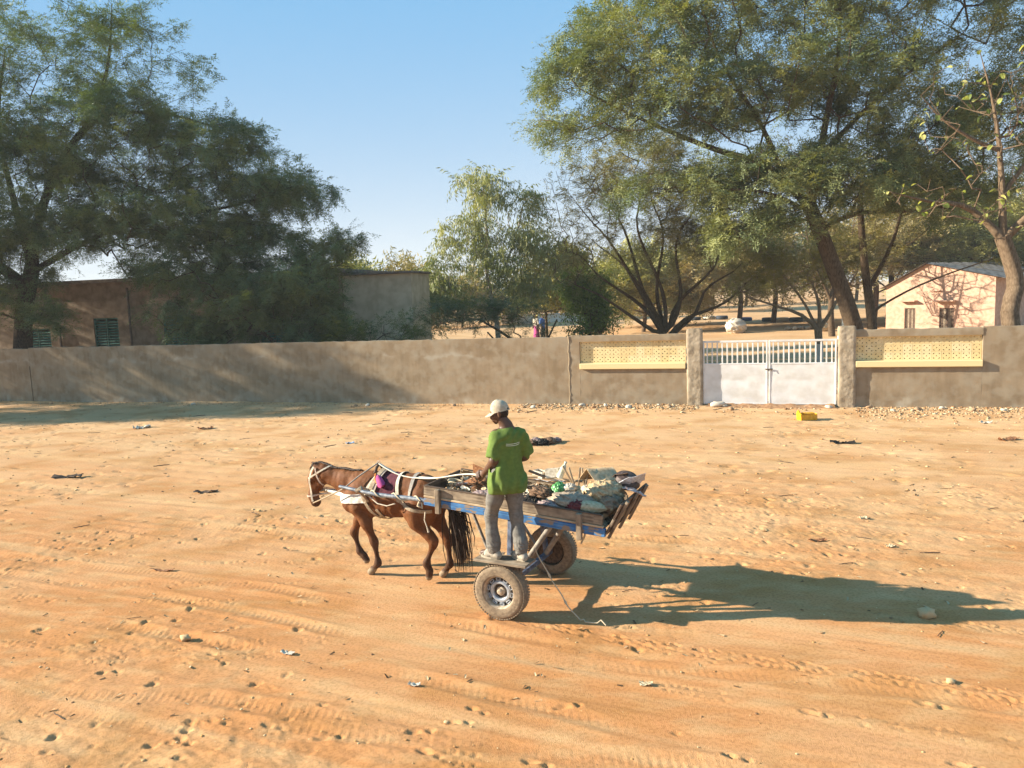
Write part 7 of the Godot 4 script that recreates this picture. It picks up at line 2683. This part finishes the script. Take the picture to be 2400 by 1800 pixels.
func build_yard() -> void:
	build_left_building()
	build_pink_building()
	far_person("distant person in a white top, pink skirt and red head scarf, left of a pair", V(1.75, gh(1.75, -51.3), -51.3), 2.4, M.white_plastic, M.pink, M.bag_red, true, "people in the yard")
	far_person("distant person in a blue shirt and dark trousers, right of a pair", V(2.2, gh(2.2, -51.0), -51.0), -2.6, M.cloth_blue, M.bag_black, null, false, "people in the yard")
	far_person("distant person in a pale blue garment far off beside the cream building", V(-7.3, gh(-7.3, -68.0), -68.0), 1.0, M.cloth_pale, M.cloth_pale, M.cloth_pale, true, "people in the yard")
	# old tyres lying about
	var tm := MB.new()
	tm.lathe(V(0, 0.16, 0), Vector3.UP, [Vector2(0.30, -0.10), Vector2(0.36, -0.16), Vector2(0.46, -0.16), Vector2(0.53, -0.08), Vector2(0.53, 0.08), Vector2(0.46, 0.16), Vector2(0.36, 0.16), Vector2(0.30, 0.10), Vector2(0.30, -0.10)], 28)
	var tmesh := tm.mesh()
	var places := [[16.3, -67.7, 0.9, 1, "leftmost old tyre lying in the yard, dark blue"], [17.6, -68.0, 1.0, 0, "white rimmed old tyre second from the left in the yard"], [18.6, -67.6, 1.0, 1, "dark tyre third from the left in the yard"], [19.55, -63.8, 0.95, 2, "pale blue tyre round the foot of a young tree"], [20.8, -61.9, 1.0, 1, "dark tyre behind the pale sack"], [21.6, -61.1, 1.0, 0, "blue and white tyre right of the pale sack"], [22.4, -60.3, 1.0, 1, "rightmost dark tyre of the row in the yard"]]
	for a in places:
		solo("old_tyre", tmesh, [M.white_plastic, M.tyre_dark, M.cloth_blue][a[3]], a[4], "tyre", Transform3D(Basis.IDENTITY.scaled(Vector3.ONE * a[2]), V(a[0], gh(a[0], a[1]), a[1])), "old tyres in the yard")
	solo("pale_sack", crumple(V(0.62, 0.5, 0.5), 501, 0.22, 7), M.white_plastic, "big pale sack slumped on the sand behind the gate", "sack", Transform3D(Basis.IDENTITY, V(14.7, gh(14.7, -50.1) + 0.42, -50.1)))
	solo("pale_sack", crumple(V(0.5, 0.28, 0.4), 502, 0.22, 7), M.sack_cream, "smaller grey sack right of the small forked tree", "sack", Transform3D(Basis.IDENTITY, V(19.9, gh(19.9, -49) + 0.22, -49)))
	for i in 6:
		var x := 18.4 + i * 0.42
		solo("rubble_block", crumple(V(0.24, 0.14, 0.2), 510 + i, 0.3, 4, 10, 7), M.concrete, ["left end block of the rubble row behind the gate", "second block of the rubble row behind the gate", "third block of the rubble row behind the gate", "fourth block of the rubble row behind the gate", "fifth block of the rubble row behind the gate", "right end block of the rubble row behind the gate"][i], "rubble", Transform3D(Basis(Vector3.UP, i * 1.3), V(x, gh(x, -51) + 0.1, -51.0 + 0.1 * (i % 2))), "row of rubble in the yard")
	var lw := MB.new()
	lw.box(V(0, 0.35, 0), V(10.0, 0.8, 0.3), Basis.IDENTITY, 0.02)
	lw.box(V(0, 0.79, 0), V(10.2, 0.08, 0.5), Basis.IDENTITY, 0.02)
	solo("low_wall", lw.mesh(), M.whitewash, "low whitewashed wall across the far yard behind the eucalyptus", "wall", Transform3D(Basis(Vector3.UP, -0.1), V(4.2, gh(4.2, -75), -75)))
	var pst := MB.new()
	pst.tube(PackedVector3Array([V(0, -0.2, 0), V(0, 1.2, 0), V(0.02, 2.4, 0)]), PackedFloat32Array([0.09, 0.085, 0.08]), 8)
	solo("white_post", pst.mesh(), M.whitewash, "thin white post in the far yard above the thorn shrub", "post", Transform3D(Basis.IDENTITY, V(-7.4, gh(-7.4, -70), -70)))
	pst = MB.new()
	pst.tube(PackedVector3Array([V(0, -0.2, 0), V(0.02, 1.2, 0), V(-0.03, 2.9, 0), V(0.0, 3.6, 0)]), PackedFloat32Array([0.11, 0.10, 0.10, 0.06]), 8)
	solo("white_post", pst.mesh(), M.whitewash, "whitewashed dead stem standing behind the right gate post", "post", Transform3D(Basis.IDENTITY, V(12.0, 0, -27.6)))


# ---------------------------------------------------------------- litter on the sand
func stone_mesh(seed_: int) -> ArrayMesh:
	return crumple(V(1, 0.62, 0.85), seed_, 0.28, 4, 8, 6)


func build_litter() -> void:
	var rg := RandomNumberGenerator.new()
	rg.seed = 23
	# crumbs of earth and small stones all over: nobody could count them
	for v in 3:
		var trs := []
		var cols := []
		for i in 2200:
			var x := 0.0
			var z := 0.0
			if i < 800:
				z = -12.0 + 7.9 * pow(rg.randf(), 0.9)
				x = rg.randf_range(-0.78, 0.78) * -z
			else:
				z = rg.randf_range(-26, -12)
				x = rg.randf_range(-20, 15)
			if beyond(x, z) > -0.1 or rg.randf() > 0.15 + rough_at(x, z) * 0.8:
				continue
			var s := (0.004 + 0.012 * pow(rg.randf(), 3.0)) * (1.0 if z > -12.0 else 2.2)
			trs.append(Transform3D(Basis.from_euler(V(rg.randf_range(-0.4, 0.4), rg.randf() * TAU, 0)).scaled(V(s, s * 0.6, s)), V(x, top_at(x, z) + s * 0.15, z)))
			cols.append([Color(0.50, 0.27, 0.10), Color(0.58, 0.36, 0.16), Color(0.44, 0.22, 0.08), Color(0.60, 0.42, 0.22), Color(0.26, 0.14, 0.07)][mini(4, int(rg.randf() * 4.5))])
		var g := many(self, numbered("sand_crumbs"), stone_mesh(600 + v), M.tinted, trs, cols)
		tag(g, ["fine crumbs of earth strewn over the whole sandy ground", "small stones strewn over the whole sandy ground", "bits of dry clod strewn over the whole sandy ground"][v], "gravel")
	# dry leaf and bark flakes
	var fl := MB.new()
	fl.quad(V(-1, 0.0, -0.35), V(-0.9, 0.12, 0.3), V(1, 0.0, 0.35), V(0.9, 0.2, -0.3))
	var ft := []
	var fc := []
	for i in 1300:
		var z := -26.0 + 20.0 * rg.randf()
		var x := rg.randf_range(-0.8, 0.8) * -z
		if beyond(x, z) > -0.1:
			continue
		var s := rg.randf_range(0.015, 0.045) * (0.5 + absf(z) / 26.0)
		ft.append(Transform3D(Basis.from_euler(V(rg.randf_range(-0.4, 0.4), rg.randf() * TAU, rg.randf_range(-0.4, 0.4))).scaled(Vector3.ONE * s), V(x, top_at(x, z) + 0.006, z)))
		fc.append([Color(0.13, 0.075, 0.035), Color(0.30, 0.18, 0.08), Color(0.42, 0.29, 0.15), Color(0.50, 0.36, 0.20)][rg.randi() % 4])
	tag(many(self, "dry_flakes", fl.mesh(), M.tinted, ft, fc), "dry leaf and bark flakes scattered over the sand", "litter")
	# rubble banked along the foot of the wall
	for v in 3:
		var trs := []
		var cols := []
		for i in 4000:
			var s := rg.randf_range(-2, 41)
			var dense := 1.0 if (s > 21.0 and s < 26.2) or s > 30.2 else (0.25 if s < 21 else 0.08)
			if rg.randf() > dense:
				continue
			var d := absf(rg.randfn()) * (0.5 if s < 30 else 0.75) + 0.02
			var p := WALL * V(s, 0, d)
			var k := rg.randf_range(0.010, 0.032) * (1.0 if rg.randf() < 0.85 else 1.7) * (0.6 if s < 21 else 1.0)
			trs.append(Transform3D(Basis.from_euler(V(rg.randf(), rg.randf() * TAU, rg.randf())).scaled(V(k, k * 0.7, k)), V(p.x, top_at(p.x, p.z) + k * 0.25, p.z)))
			var pale := (s > 22 and s < 26) or s > 30
			cols.append([Color(0.42, 0.29, 0.16), Color(0.38, 0.23, 0.11), Color(0.30, 0.16, 0.07), Color(0.48, 0.37, 0.23)][rg.randi() % 4] if pale else [Color(0.36, 0.21, 0.10), Color(0.28, 0.16, 0.08), Color(0.50, 0.38, 0.24)][rg.randi() % 3])
		tag(many(self, numbered("wall_rubble"), stone_mesh(610 + v), M.tinted, trs, cols), ["broken plaster and stones banked along the foot of the wall", "rough brown rubble along the foot of the wall", "pale chips along the foot of the wall"][v], "rubble")
	# single stones one can pick out along the wall
	var stone_at := []
	for i in 26:
		if i < 8:
			stone_at.append(["first", "second", "third", "fourth", "fifth", "sixth", "seventh", "eighth"][i] + " from the left under the left yellow panel")
		elif i < 11:
			stone_at.append(["first", "second", "third"][i - 8] + " from the left before the gate")
		elif i < 19:
			stone_at.append(["first", "second", "third", "fourth", "fifth", "sixth", "seventh", "eighth"][i - 11] + " from the left right of the gate")
		else:
			stone_at.append(["first", "second", "third", "fourth", "fifth", "sixth", "seventh"][i - 19] + " piece along the long left wall")
	for i in 26:
		var s: float = [22.9, 23.3, 23.6, 24.0, 24.3, 24.7, 25.1, 25.4, 26.9, 27.1, 29.6, 30.6, 31.1, 31.7, 32.3, 32.9, 33.6, 34.2, 34.8, 15.6, 16.0, 18.9, 21.5, 22.1, 9.5, 3.1][i]
		var d := rg.randf_range(0.2, 0.7)
		var p := WALL * V(s, 0, d)
		var k := rg.randf_range(0.06, 0.11)
		solo("stone", stone_mesh(620 + i % 5), [M.stone_pale, M.stone_brown][i % 2], "%s stone in the rubble, %s" % [["pale", "brown"][i % 2], stone_at[i]], "stone", Transform3D(Basis.from_euler(V(rg.randf(), rg.randf() * TAU, rg.randf())).scaled(V(k, k * 0.75, k * 0.85)), V(p.x, top_at(p.x, p.z) + k * 0.3, p.z)), "loose stones at the wall foot")
	var gs := WALL * V(26.72, 0, 0.22)
	solo("stone", stone_mesh(640), M.stone_pale, "pale flat stone propping the left leaf of the white gate", "stone", Transform3D(Basis.IDENTITY.scaled(V(0.22, 0.14, 0.14)), V(gs.x, top_at(gs.x, gs.z) + 0.06, gs.z)))
	# earth banked under the gate
	var er := []
	for j in 8:
		var row := PackedVector3Array()
		for i in 40:
			var s := lerpf(26.45, 29.75, i / 39.0)
			var d := lerpf(-0.1, 0.42, j / 7.0)
			var h := 0.13 * maxf(0.0, 1.0 - absf(d - 0.05) / 0.34) * (0.5 + 0.8 * absf(n_mid.get_noise_1d(s * 2.4))) + n_fine.get_noise_2d(s, d) * 0.02
			var w := WALL * V(s, 0, d)
			row.push_back(V(w.x, gh(w.x, w.z) + h - 0.02, w.z))
		er.append(row)
	var bank := MB.new()
	bank.grid(er)
	var bk := solo("earth_bank", bank.mesh(), M.earth, "low ridge of dark earth under the white gate", "earth")
	bk.set_meta("kind", "stuff")
	jerrycan()
	# pieces lying in the open, each where the photograph shows it
	var bits := [
		["plastic_scrap", -6.55, -6.55, 0.20, 0.13, "grey white", "crumpled grey white scrap half buried at the far left of the sand", 0],
		["plastic_scrap", -2.25, -7.05, 0.14, 0.05, "white", "flat white scrap on the sand below the horse", 1],
		["plastic_scrap", -0.95, -6.35, 0.10, 0.05, "white", "small white fleck on the sand left of the near wheel", 1],
		["paper_scrap", 1.05, -6.25, 0.11, 0.06, "pale", "pale torn scrap on the sand right of the rope end", 2],
		["plastic_scrap", -10.5, -21.5, 0.45, 0.22, "white", "white rag lying at the edge of the shade on the left", 1],
		["card_scrap", -8.5, -21.0, 0.40, 0.18, "brown", "brown scrap next to the white rag on the left", 3],
		["bark_piece", -9.0, -15.2, 0.55, 0.16, "dark", "long dark piece of bark on the left of the sand", 4],
		["bark_piece", -5.6, -13.6, 0.40, 0.12, "dark", "dark curved bark piece left of the horse's head", 4],
		["bark_piece", -3.2, -13.4, 0.60, 0.20, "brown", "wide brown bark piece beyond the horse's head", 3],
		["bark_piece", 6.9, -15.9, 0.50, 0.16, "dark", "black torn rag on the sand right of the cart", 5],
		["bark_piece", 10.2, -15.6, 0.40, 0.16, "brown", "brown scrap right of the black torn rag", 3],
		["wood_piece", 9.2, -11.3, 0.34, 0.09, "grey", "short grey stick lying at the right of the sand", 4],
		["wood_piece", 3.9, -9.7, 0.22, 0.07, "brown", "small brown stick above the cart's shadow", 3],
		["paper_scrap", 4.9, -10.6, 0.12, 0.08, "white", "white chip on the rough sand right of the cart", 2],
		["paper_scrap", 4.7, -9.4, 0.10, 0.07, "white", "second white chip above the cart's shadow", 2],
		["plastic_scrap", 10.9, -17.5, 0.28, 0.14, "blue white", "bluish white scrap on the sand below the right wall", 1],
		["plastic_scrap", 12.0, -17.2, 0.26, 0.12, "white", "white scrap farther right below the right wall", 1],
		["paper_scrap", 11.4, -14.2, 0.30, 0.10, "cream", "cream strip on the sand at the far right", 2],
		["plastic_scrap", -3.9, -18.0, 0.20, 0.10, "blue", "small faded blue scrap on the sand beyond the horse", 6],
		["wood_piece", -4.6, -9.6, 0.34, 0.05, "brown", "thin brown stick on the sand left of the horse", 3],
		["wood_piece", 0.75, -4.72, 0.16, 0.03, "pale", "pale flat splinter in the tread marks at the bottom", 2],
		["wood_piece", -1.45, -5.0, 0.10, 0.015, "straw", "pale straw on the sand at the bottom", 2],
	]
	var mats := [M.white_plastic, M.white_plastic, M.sack_cream, M.card_red, M.wood_dark, M.bag_black, M.cloth_pale]
	for i in bits.size():
		var a: Array = bits[i]
		var p := V(a[1], top_at(a[1], a[2]) + 0.012, a[2])
		solo(a[0], sheet(a[3], a[4], 700 + i, 0.12, a[4] * 0.45, 0.004, 9), mats[a[7]], a[6], "scrap", Transform3D(Basis(Vector3.UP, rg.randf_range(-0.5, 0.5)), p), "scraps lying on the sand")
	# stones that stand out in the open
	for a in [[3.55, -6.05, 0.045, "stone with a hard shadow right of the tread marks"], [5.2, -6.35, 0.06, "rounded stone at the right edge, larger of a close pair"], [5.35, -6.6, 0.035, "smaller stone of the close pair at the right edge"], [4.05, -7.35, 0.10, "pale lump inside the cart's shadow"], [-4.9, -6.2, 0.05, "clod at the left of the sand, below the tyre prints"], [-0.62, -5.75, 0.025, "small dark stone below the near wheel"], [-3.4, -7.45, 0.06, "clod beside the tyre prints left of the horse"]]:
		solo("stone", stone_mesh(630), M.stone_sand, a[3], "stone", Transform3D(Basis(Vector3.UP, a[0]).scaled(V(a[2], a[2] * 0.8, a[2])), V(a[0], top_at(a[0], a[1]) + a[2] * 0.3, a[1])), "stones in the open sand")
	# the dark heap of rags beyond the driver
	var at := ["leftmost", "second from the left", "third from the left", "fourth from the left", "rightmost"]
	for i in 5:
		var x := 0.36 + i * 0.15
		var z := -17.2 + rg.randf_range(-0.12, 0.12)
		solo("dark_rag", crumple(V(rg.randf_range(0.10, 0.18), rg.randf_range(0.05, 0.09), rg.randf_range(0.09, 0.14)), 660 + i, 0.45, 10, 26, 16), [M.card_dark, M.bag_mauve, M.bag_black][i % 3], "dark crumpled rag in the heap beyond the driver, " + at[i], "rag", Transform3D(Basis(Vector3.UP, rg.randf() * TAU), V(x, top_at(x, z) + 0.05, z)), "heap of dark rags beyond the driver")
	var tt := []
	for i in 40:
		var z := -24.0 + 18.5 * rg.randf()
		var x := rg.randf_range(-0.66, 0.66) * -z
		if beyond(x, z) > -0.5:
			continue
		var k := (0.5 + absf(z) / 18.0) * rg.randf_range(0.5, 1.2)
		tt.append(Transform3D(Basis(Vector3.UP, rg.randf_range(-0.8, 0.8)).scaled(Vector3.ONE * k), V(x, top_at(x, z) + 0.008, z)))
	tag(many(self, "dry_twigs", stick(0.22, 0.0055, 680), M.wood_dark, tt), "thin dry twigs scattered over the open sand", "twigs")


func jerrycan() -> void:
	# half of a yellow plastic can lying on its side, cut open
	var p := WALL * V(28.9, 0, 2.05)
	var c := thing("jerrycan", "half of a yellow plastic jerrycan lying on the sand in front of the gate", "jerrycan", Transform3D(Basis(Vector3.UP, 0.10), V(p.x, top_at(p.x, p.z) - 0.01, p.z)))
	var mb := MB.new()
	mb.box(V(0.03, 0.012, 0), V(0.42, 0.014, 0.24), Basis.IDENTITY, 0.006)
	mb.box(V(0.03, 0.085, 0.118), V(0.42, 0.14, 0.010), Basis.IDENTITY, 0.004)
	mb.box(V(0.03, 0.095, -0.118), V(0.42, 0.16, 0.010), Basis.IDENTITY, 0.004)
	mb.box(V(0.243, 0.09, 0), V(0.010, 0.15, 0.23), Basis.IDENTITY, 0.004)
	mb.box(V(0.12, 0.165, -0.055), V(0.25, 0.008, 0.12), Basis(Vector3.RIGHT, 0.15), 0.003)
	part(c, "side", mb.mesh(), M.can_yellow)
	mb = MB.new()
	var poly := PackedVector2Array([Vector2(-0.12, 0), Vector2(0.13, 0), Vector2(0.13, 0.16), Vector2(0.05, 0.20), Vector2(0.02, 0.245), Vector2(-0.03, 0.25), Vector2(-0.08, 0.20), Vector2(-0.12, 0.15)])
	mb.prism(poly, Transform3D(Basis(V(0, 0, 1), V(-0.12, 1, 0).normalized(), V(-1, -0.12, 0).normalized()), V(-0.17, 0.005, 0)), 0.03)
	part(c, "end", mb.mesh(), M.can_yellow)


func more_materials() -> void:
	var grain := grey_tex(211, 256, 0.06, 5)
	M.wood_old = wood(301, Color(0.13, 0.095, 0.065), Color(0.37, 0.285, 0.195))
	M.wood_dark = wood(303, Color(0.05, 0.032, 0.022), Color(0.16, 0.105, 0.07))
	M.wood_pale = wood(305, Color(0.28, 0.19, 0.11), Color(0.55, 0.41, 0.26))
	M.blue_wood = wood(307, Color(0.035, 0.10, 0.24), Color(0.11, 0.27, 0.50))
	var m: StandardMaterial3D = M.blue_wood
	# paint worn through to wood
	var im := Image.create(512, 128, false, Image.FORMAT_RGB8)
	var f := noise(309, 0.03, 4)
	var src: Image = (m.albedo_texture as ImageTexture).get_image()
	for y in 128:
		for x in 512:
			var k := clampf((f.get_noise_2d(x * 0.6, y * 1.4) - 0.10) * 7.0, 0, 1)
			im.set_pixel(x, y, src.get_pixel(x, y).lerp(lin(0.26, 0.19, 0.14), k))
	m.albedo_texture = ImageTexture.create_from_image(im)
	m.uv1_scale = Vector3(0.7, 3.0, 1)
	var n2 := func(lo: Color, hi: Color, sd: int, rough: float, metal: float, sc: float) -> StandardMaterial3D:
		var q := mat(Color(1, 1, 1), rough, 0.4)
		q.albedo_texture = noise_tex(sd, 128, 0.03, 4, lo, hi, 1.8)
		q.metallic = metal
		tri_map(q, sc, false)
		return q
	M.shaft_steel = n2.call(Color(0.10, 0.115, 0.14), Color(0.30, 0.31, 0.32), 310, 0.5, 0.35, 3.0)
	M.strut_grey = n2.call(Color(0.16, 0.13, 0.10), Color(0.34, 0.29, 0.23), 311, 0.7, 0.1, 3.0)
	M.blue_steel = n2.call(Color(0.06, 0.07, 0.10), Color(0.17, 0.20, 0.27), 312, 0.6, 0.2, 3.0)
	M.rust = n2.call(Color(0.055, 0.035, 0.022), Color(0.14, 0.085, 0.05), 313, 0.8, 0.1, 6.0)
	M.rim_dust = n2.call(Color(0.30, 0.21, 0.13), Color(0.55, 0.44, 0.32), 314, 0.7, 0.1, 6.0)
	M.rim_steel = n2.call(Color(0.34, 0.38, 0.42), Color(0.56, 0.58, 0.60), 315, 0.42, 0.45, 6.0)
	M.tyre = n2.call(Color(0.19, 0.135, 0.085), Color(0.30, 0.22, 0.14), 316, 0.95, 0.0, 5.0)
	bump(M.tyre, grain, 0.4)
	M.rope = mat(Color(0.52, 0.42, 0.28), 0.95)
	M.dust_metal = mat(Color(0.4, 0.35, 0.3), 0.7)
	var hm := mat(Color(1, 1, 1), 0.66, 0.25)
	hm.albedo_texture = noise_tex(319, 256, 0.06, 5, Color(0.78, 0.76, 0.74), Color(1.12, 1.12, 1.12), 1.8)
	tri_map(hm, 2.2, false)
	hm.uv1_scale = Vector3(1.6, 3.0, 2.2)
	hm.vertex_color_use_as_albedo = true
	M.horse = hm
	M.hair = mat(Color(0.042, 0.024, 0.014), 0.6, 0.35)
	M.eye = mat(Color(0.01, 0.008, 0.006), 0.15, 0.5)
	M.eye_white = mat(Color(0.25, 0.20, 0.17), 0.3, 0.5)
	M.strap_pale = n2.call(Color(0.46, 0.38, 0.27), Color(0.66, 0.58, 0.45), 321, 0.9, 0.0, 8.0)
	M.strap_tan = n2.call(Color(0.22, 0.16, 0.10), Color(0.42, 0.32, 0.21), 322, 0.9, 0.0, 8.0)
	M.strap_grey = n2.call(Color(0.20, 0.17, 0.14), Color(0.38, 0.33, 0.27), 323, 0.9, 0.0, 8.0)
	M.strap_print = n2.call(Color(0.20, 0.12, 0.09), Color(0.68, 0.56, 0.44), 324, 0.9, 0.0, 22.0)
	M.pad_white = n2.call(Color(0.55, 0.49, 0.40), Color(0.74, 0.70, 0.62), 325, 0.9, 0.0, 8.0)
	M.rein_white = mat(Color(0.62, 0.56, 0.45), 0.8)
	M.maroon = n2.call(Color(0.06, 0.012, 0.020), Color(0.13, 0.03, 0.04), 326, 0.9, 0.0, 6.0)
	M.pink = mat(Color(0.42, 0.07, 0.20), 0.85)
	M.orange = mat(Color(0.55, 0.20, 0.05), 0.85)
	M.skin = mat(Color(0.105, 0.052, 0.030), 0.5, 0.4)
	M.skin_tint = mat(Color(1, 1, 1), 0.5, 0.4)
	M.skin_tint.vertex_color_use_as_albedo = true
	var cloth := grey_tex(331, 256, 0.2, 3)
	M.denim = n2.call(Color(0.135, 0.122, 0.103), Color(0.20, 0.182, 0.155), 332, 0.95, 0.0, 5.0)
	M.shirt = n2.call(Color(0.10, 0.150, 0.028), Color(0.135, 0.195, 0.038), 333, 0.95, 0.0, 4.0)
	M.print_pale = mat(Color(0.62, 0.66, 0.52), 0.8)
	M.shoe = n2.call(Color(0.26, 0.215, 0.16), Color(0.46, 0.40, 0.31), 334, 0.8, 0.0, 9.0)
	M.shoe_stripe = mat(Color(0.16, 0.12, 0.09), 0.8)
	M.sole = mat(Color(0.36, 0.30, 0.22), 0.9)
	M.cap = n2.call(Color(0.38, 0.31, 0.21), Color(0.52, 0.44, 0.32), 335, 0.95, 0.0, 7.0)
	M.heap = n2.call(Color(0.17, 0.11, 0.065), Color(0.48, 0.35, 0.22), 341, 0.95, 0.0, 9.0)
	M.tinted = mat(Color(1, 1, 1), 0.9)
	M.tinted.vertex_color_use_as_albedo = true
	M.sack_cream = n2.call(Color(0.42, 0.31, 0.17), Color(0.60, 0.48, 0.30), 342, 0.9, 0.0, 6.0)
	M.bag_tan = n2.call(Color(0.27, 0.17, 0.08), Color(0.58, 0.42, 0.235), 343, 0.45, 0.0, 7.0)
	M.bag_brown = n2.call(Color(0.16, 0.10, 0.06), Color(0.34, 0.22, 0.13), 344, 0.5, 0.0, 7.0)
	M.bag_grey = n2.call(Color(0.24, 0.175, 0.115), Color(0.46, 0.35, 0.245), 345, 0.45, 0.0, 7.0)
	M.bag_red = mat(Color(0.14, 0.025, 0.025), 0.5)
	M.bag_green = mat(Color(0.10, 0.30, 0.085), 0.35, 0.5)
	M.bag_mauve = n2.call(Color(0.20, 0.13, 0.12), Color(0.36, 0.26, 0.23), 346, 0.6, 0.0, 7.0)
	M.bag_black = mat(Color(0.022, 0.018, 0.015), 0.6)
	M.card = n2.call(Color(0.34, 0.22, 0.115), Color(0.54, 0.39, 0.23), 347, 0.9, 0.0, 5.0)
	M.card_dark = n2.call(Color(0.10, 0.055, 0.03), Color(0.22, 0.13, 0.075), 348, 0.9, 0.0, 5.0)
	M.card_red = n2.call(Color(0.16, 0.06, 0.022), Color(0.34, 0.16, 0.07), 349, 0.9, 0.0, 6.0)
	M.bowl_dark = n2.call(Color(0.05, 0.03, 0.025), Color(0.12, 0.075, 0.055), 350, 0.5, 0.0, 6.0)
	M.paper_print = n2.call(Color(0.50, 0.42, 0.40), Color(0.76, 0.74, 0.70), 351, 0.8, 0.0, 9.0)
	M.paper_pink = n2.call(Color(0.36, 0.18, 0.15), Color(0.66, 0.55, 0.48), 352, 0.8, 0.0, 9.0)
	M.bottle = n2.call(Color(0.46, 0.44, 0.32), Color(0.66, 0.64, 0.50), 353, 0.3, 0.0, 9.0)
	M.white_plastic = n2.call(Color(0.46, 0.37, 0.26), Color(0.68, 0.59, 0.46), 354, 0.5, 0.0, 6.0)
	M.cord_yellow = mat(Color(0.66, 0.58, 0.30), 0.8)
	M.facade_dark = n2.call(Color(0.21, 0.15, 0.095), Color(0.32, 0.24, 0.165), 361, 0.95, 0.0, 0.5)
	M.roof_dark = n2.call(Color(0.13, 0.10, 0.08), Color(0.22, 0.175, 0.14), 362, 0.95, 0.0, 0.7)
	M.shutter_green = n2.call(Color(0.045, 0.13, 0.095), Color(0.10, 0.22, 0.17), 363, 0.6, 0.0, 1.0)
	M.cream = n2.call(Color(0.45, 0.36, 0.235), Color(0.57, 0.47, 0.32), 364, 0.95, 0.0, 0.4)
	M.pink_plaster = n2.call(Color(0.44, 0.265, 0.175), Color(0.54, 0.345, 0.24), 365, 0.95, 0.0, 0.8)
	M.tin = n2.call(Color(0.09, 0.07, 0.055), Color(0.27, 0.235, 0.20), 366, 0.7, 0.2, 0.9)
	M.cloth_blue = mat(Color(0.06, 0.12, 0.30), 0.85)
	M.cloth_pale = mat(Color(0.45, 0.55, 0.66), 0.85)
	M.tyre_dark = mat(Color(0.05, 0.06, 0.075), 0.8)
	M.stone_pale = n2.call(Color(0.50, 0.41, 0.29), Color(0.70, 0.62, 0.49), 367, 0.95, 0.0, 6.0)
	M.stone_brown = n2.call(Color(0.28, 0.165, 0.085), Color(0.48, 0.31, 0.18), 368, 0.95, 0.0, 6.0)
	M.stone_sand = n2.call(Color(0.50, 0.30, 0.13), Color(0.66, 0.45, 0.24), 369, 0.95, 0.0, 9.0)
	M.earth = n2.call(Color(0.24, 0.12, 0.055), Color(0.42, 0.24, 0.12), 370, 0.95, 0.0, 2.0)
	M.can_yellow = n2.call(Color(0.60, 0.29, 0.012), Color(0.72, 0.39, 0.02), 371, 0.45, 0.0, 3.0)


func _ready() -> void:
	set_view()
	build_materials()
	more_materials()
	build_ground()
	build_wall()
	build_yard()
	build_trees()
	build_cart()
	build_horse()
	build_driver()
	build_load()
	build_litter()
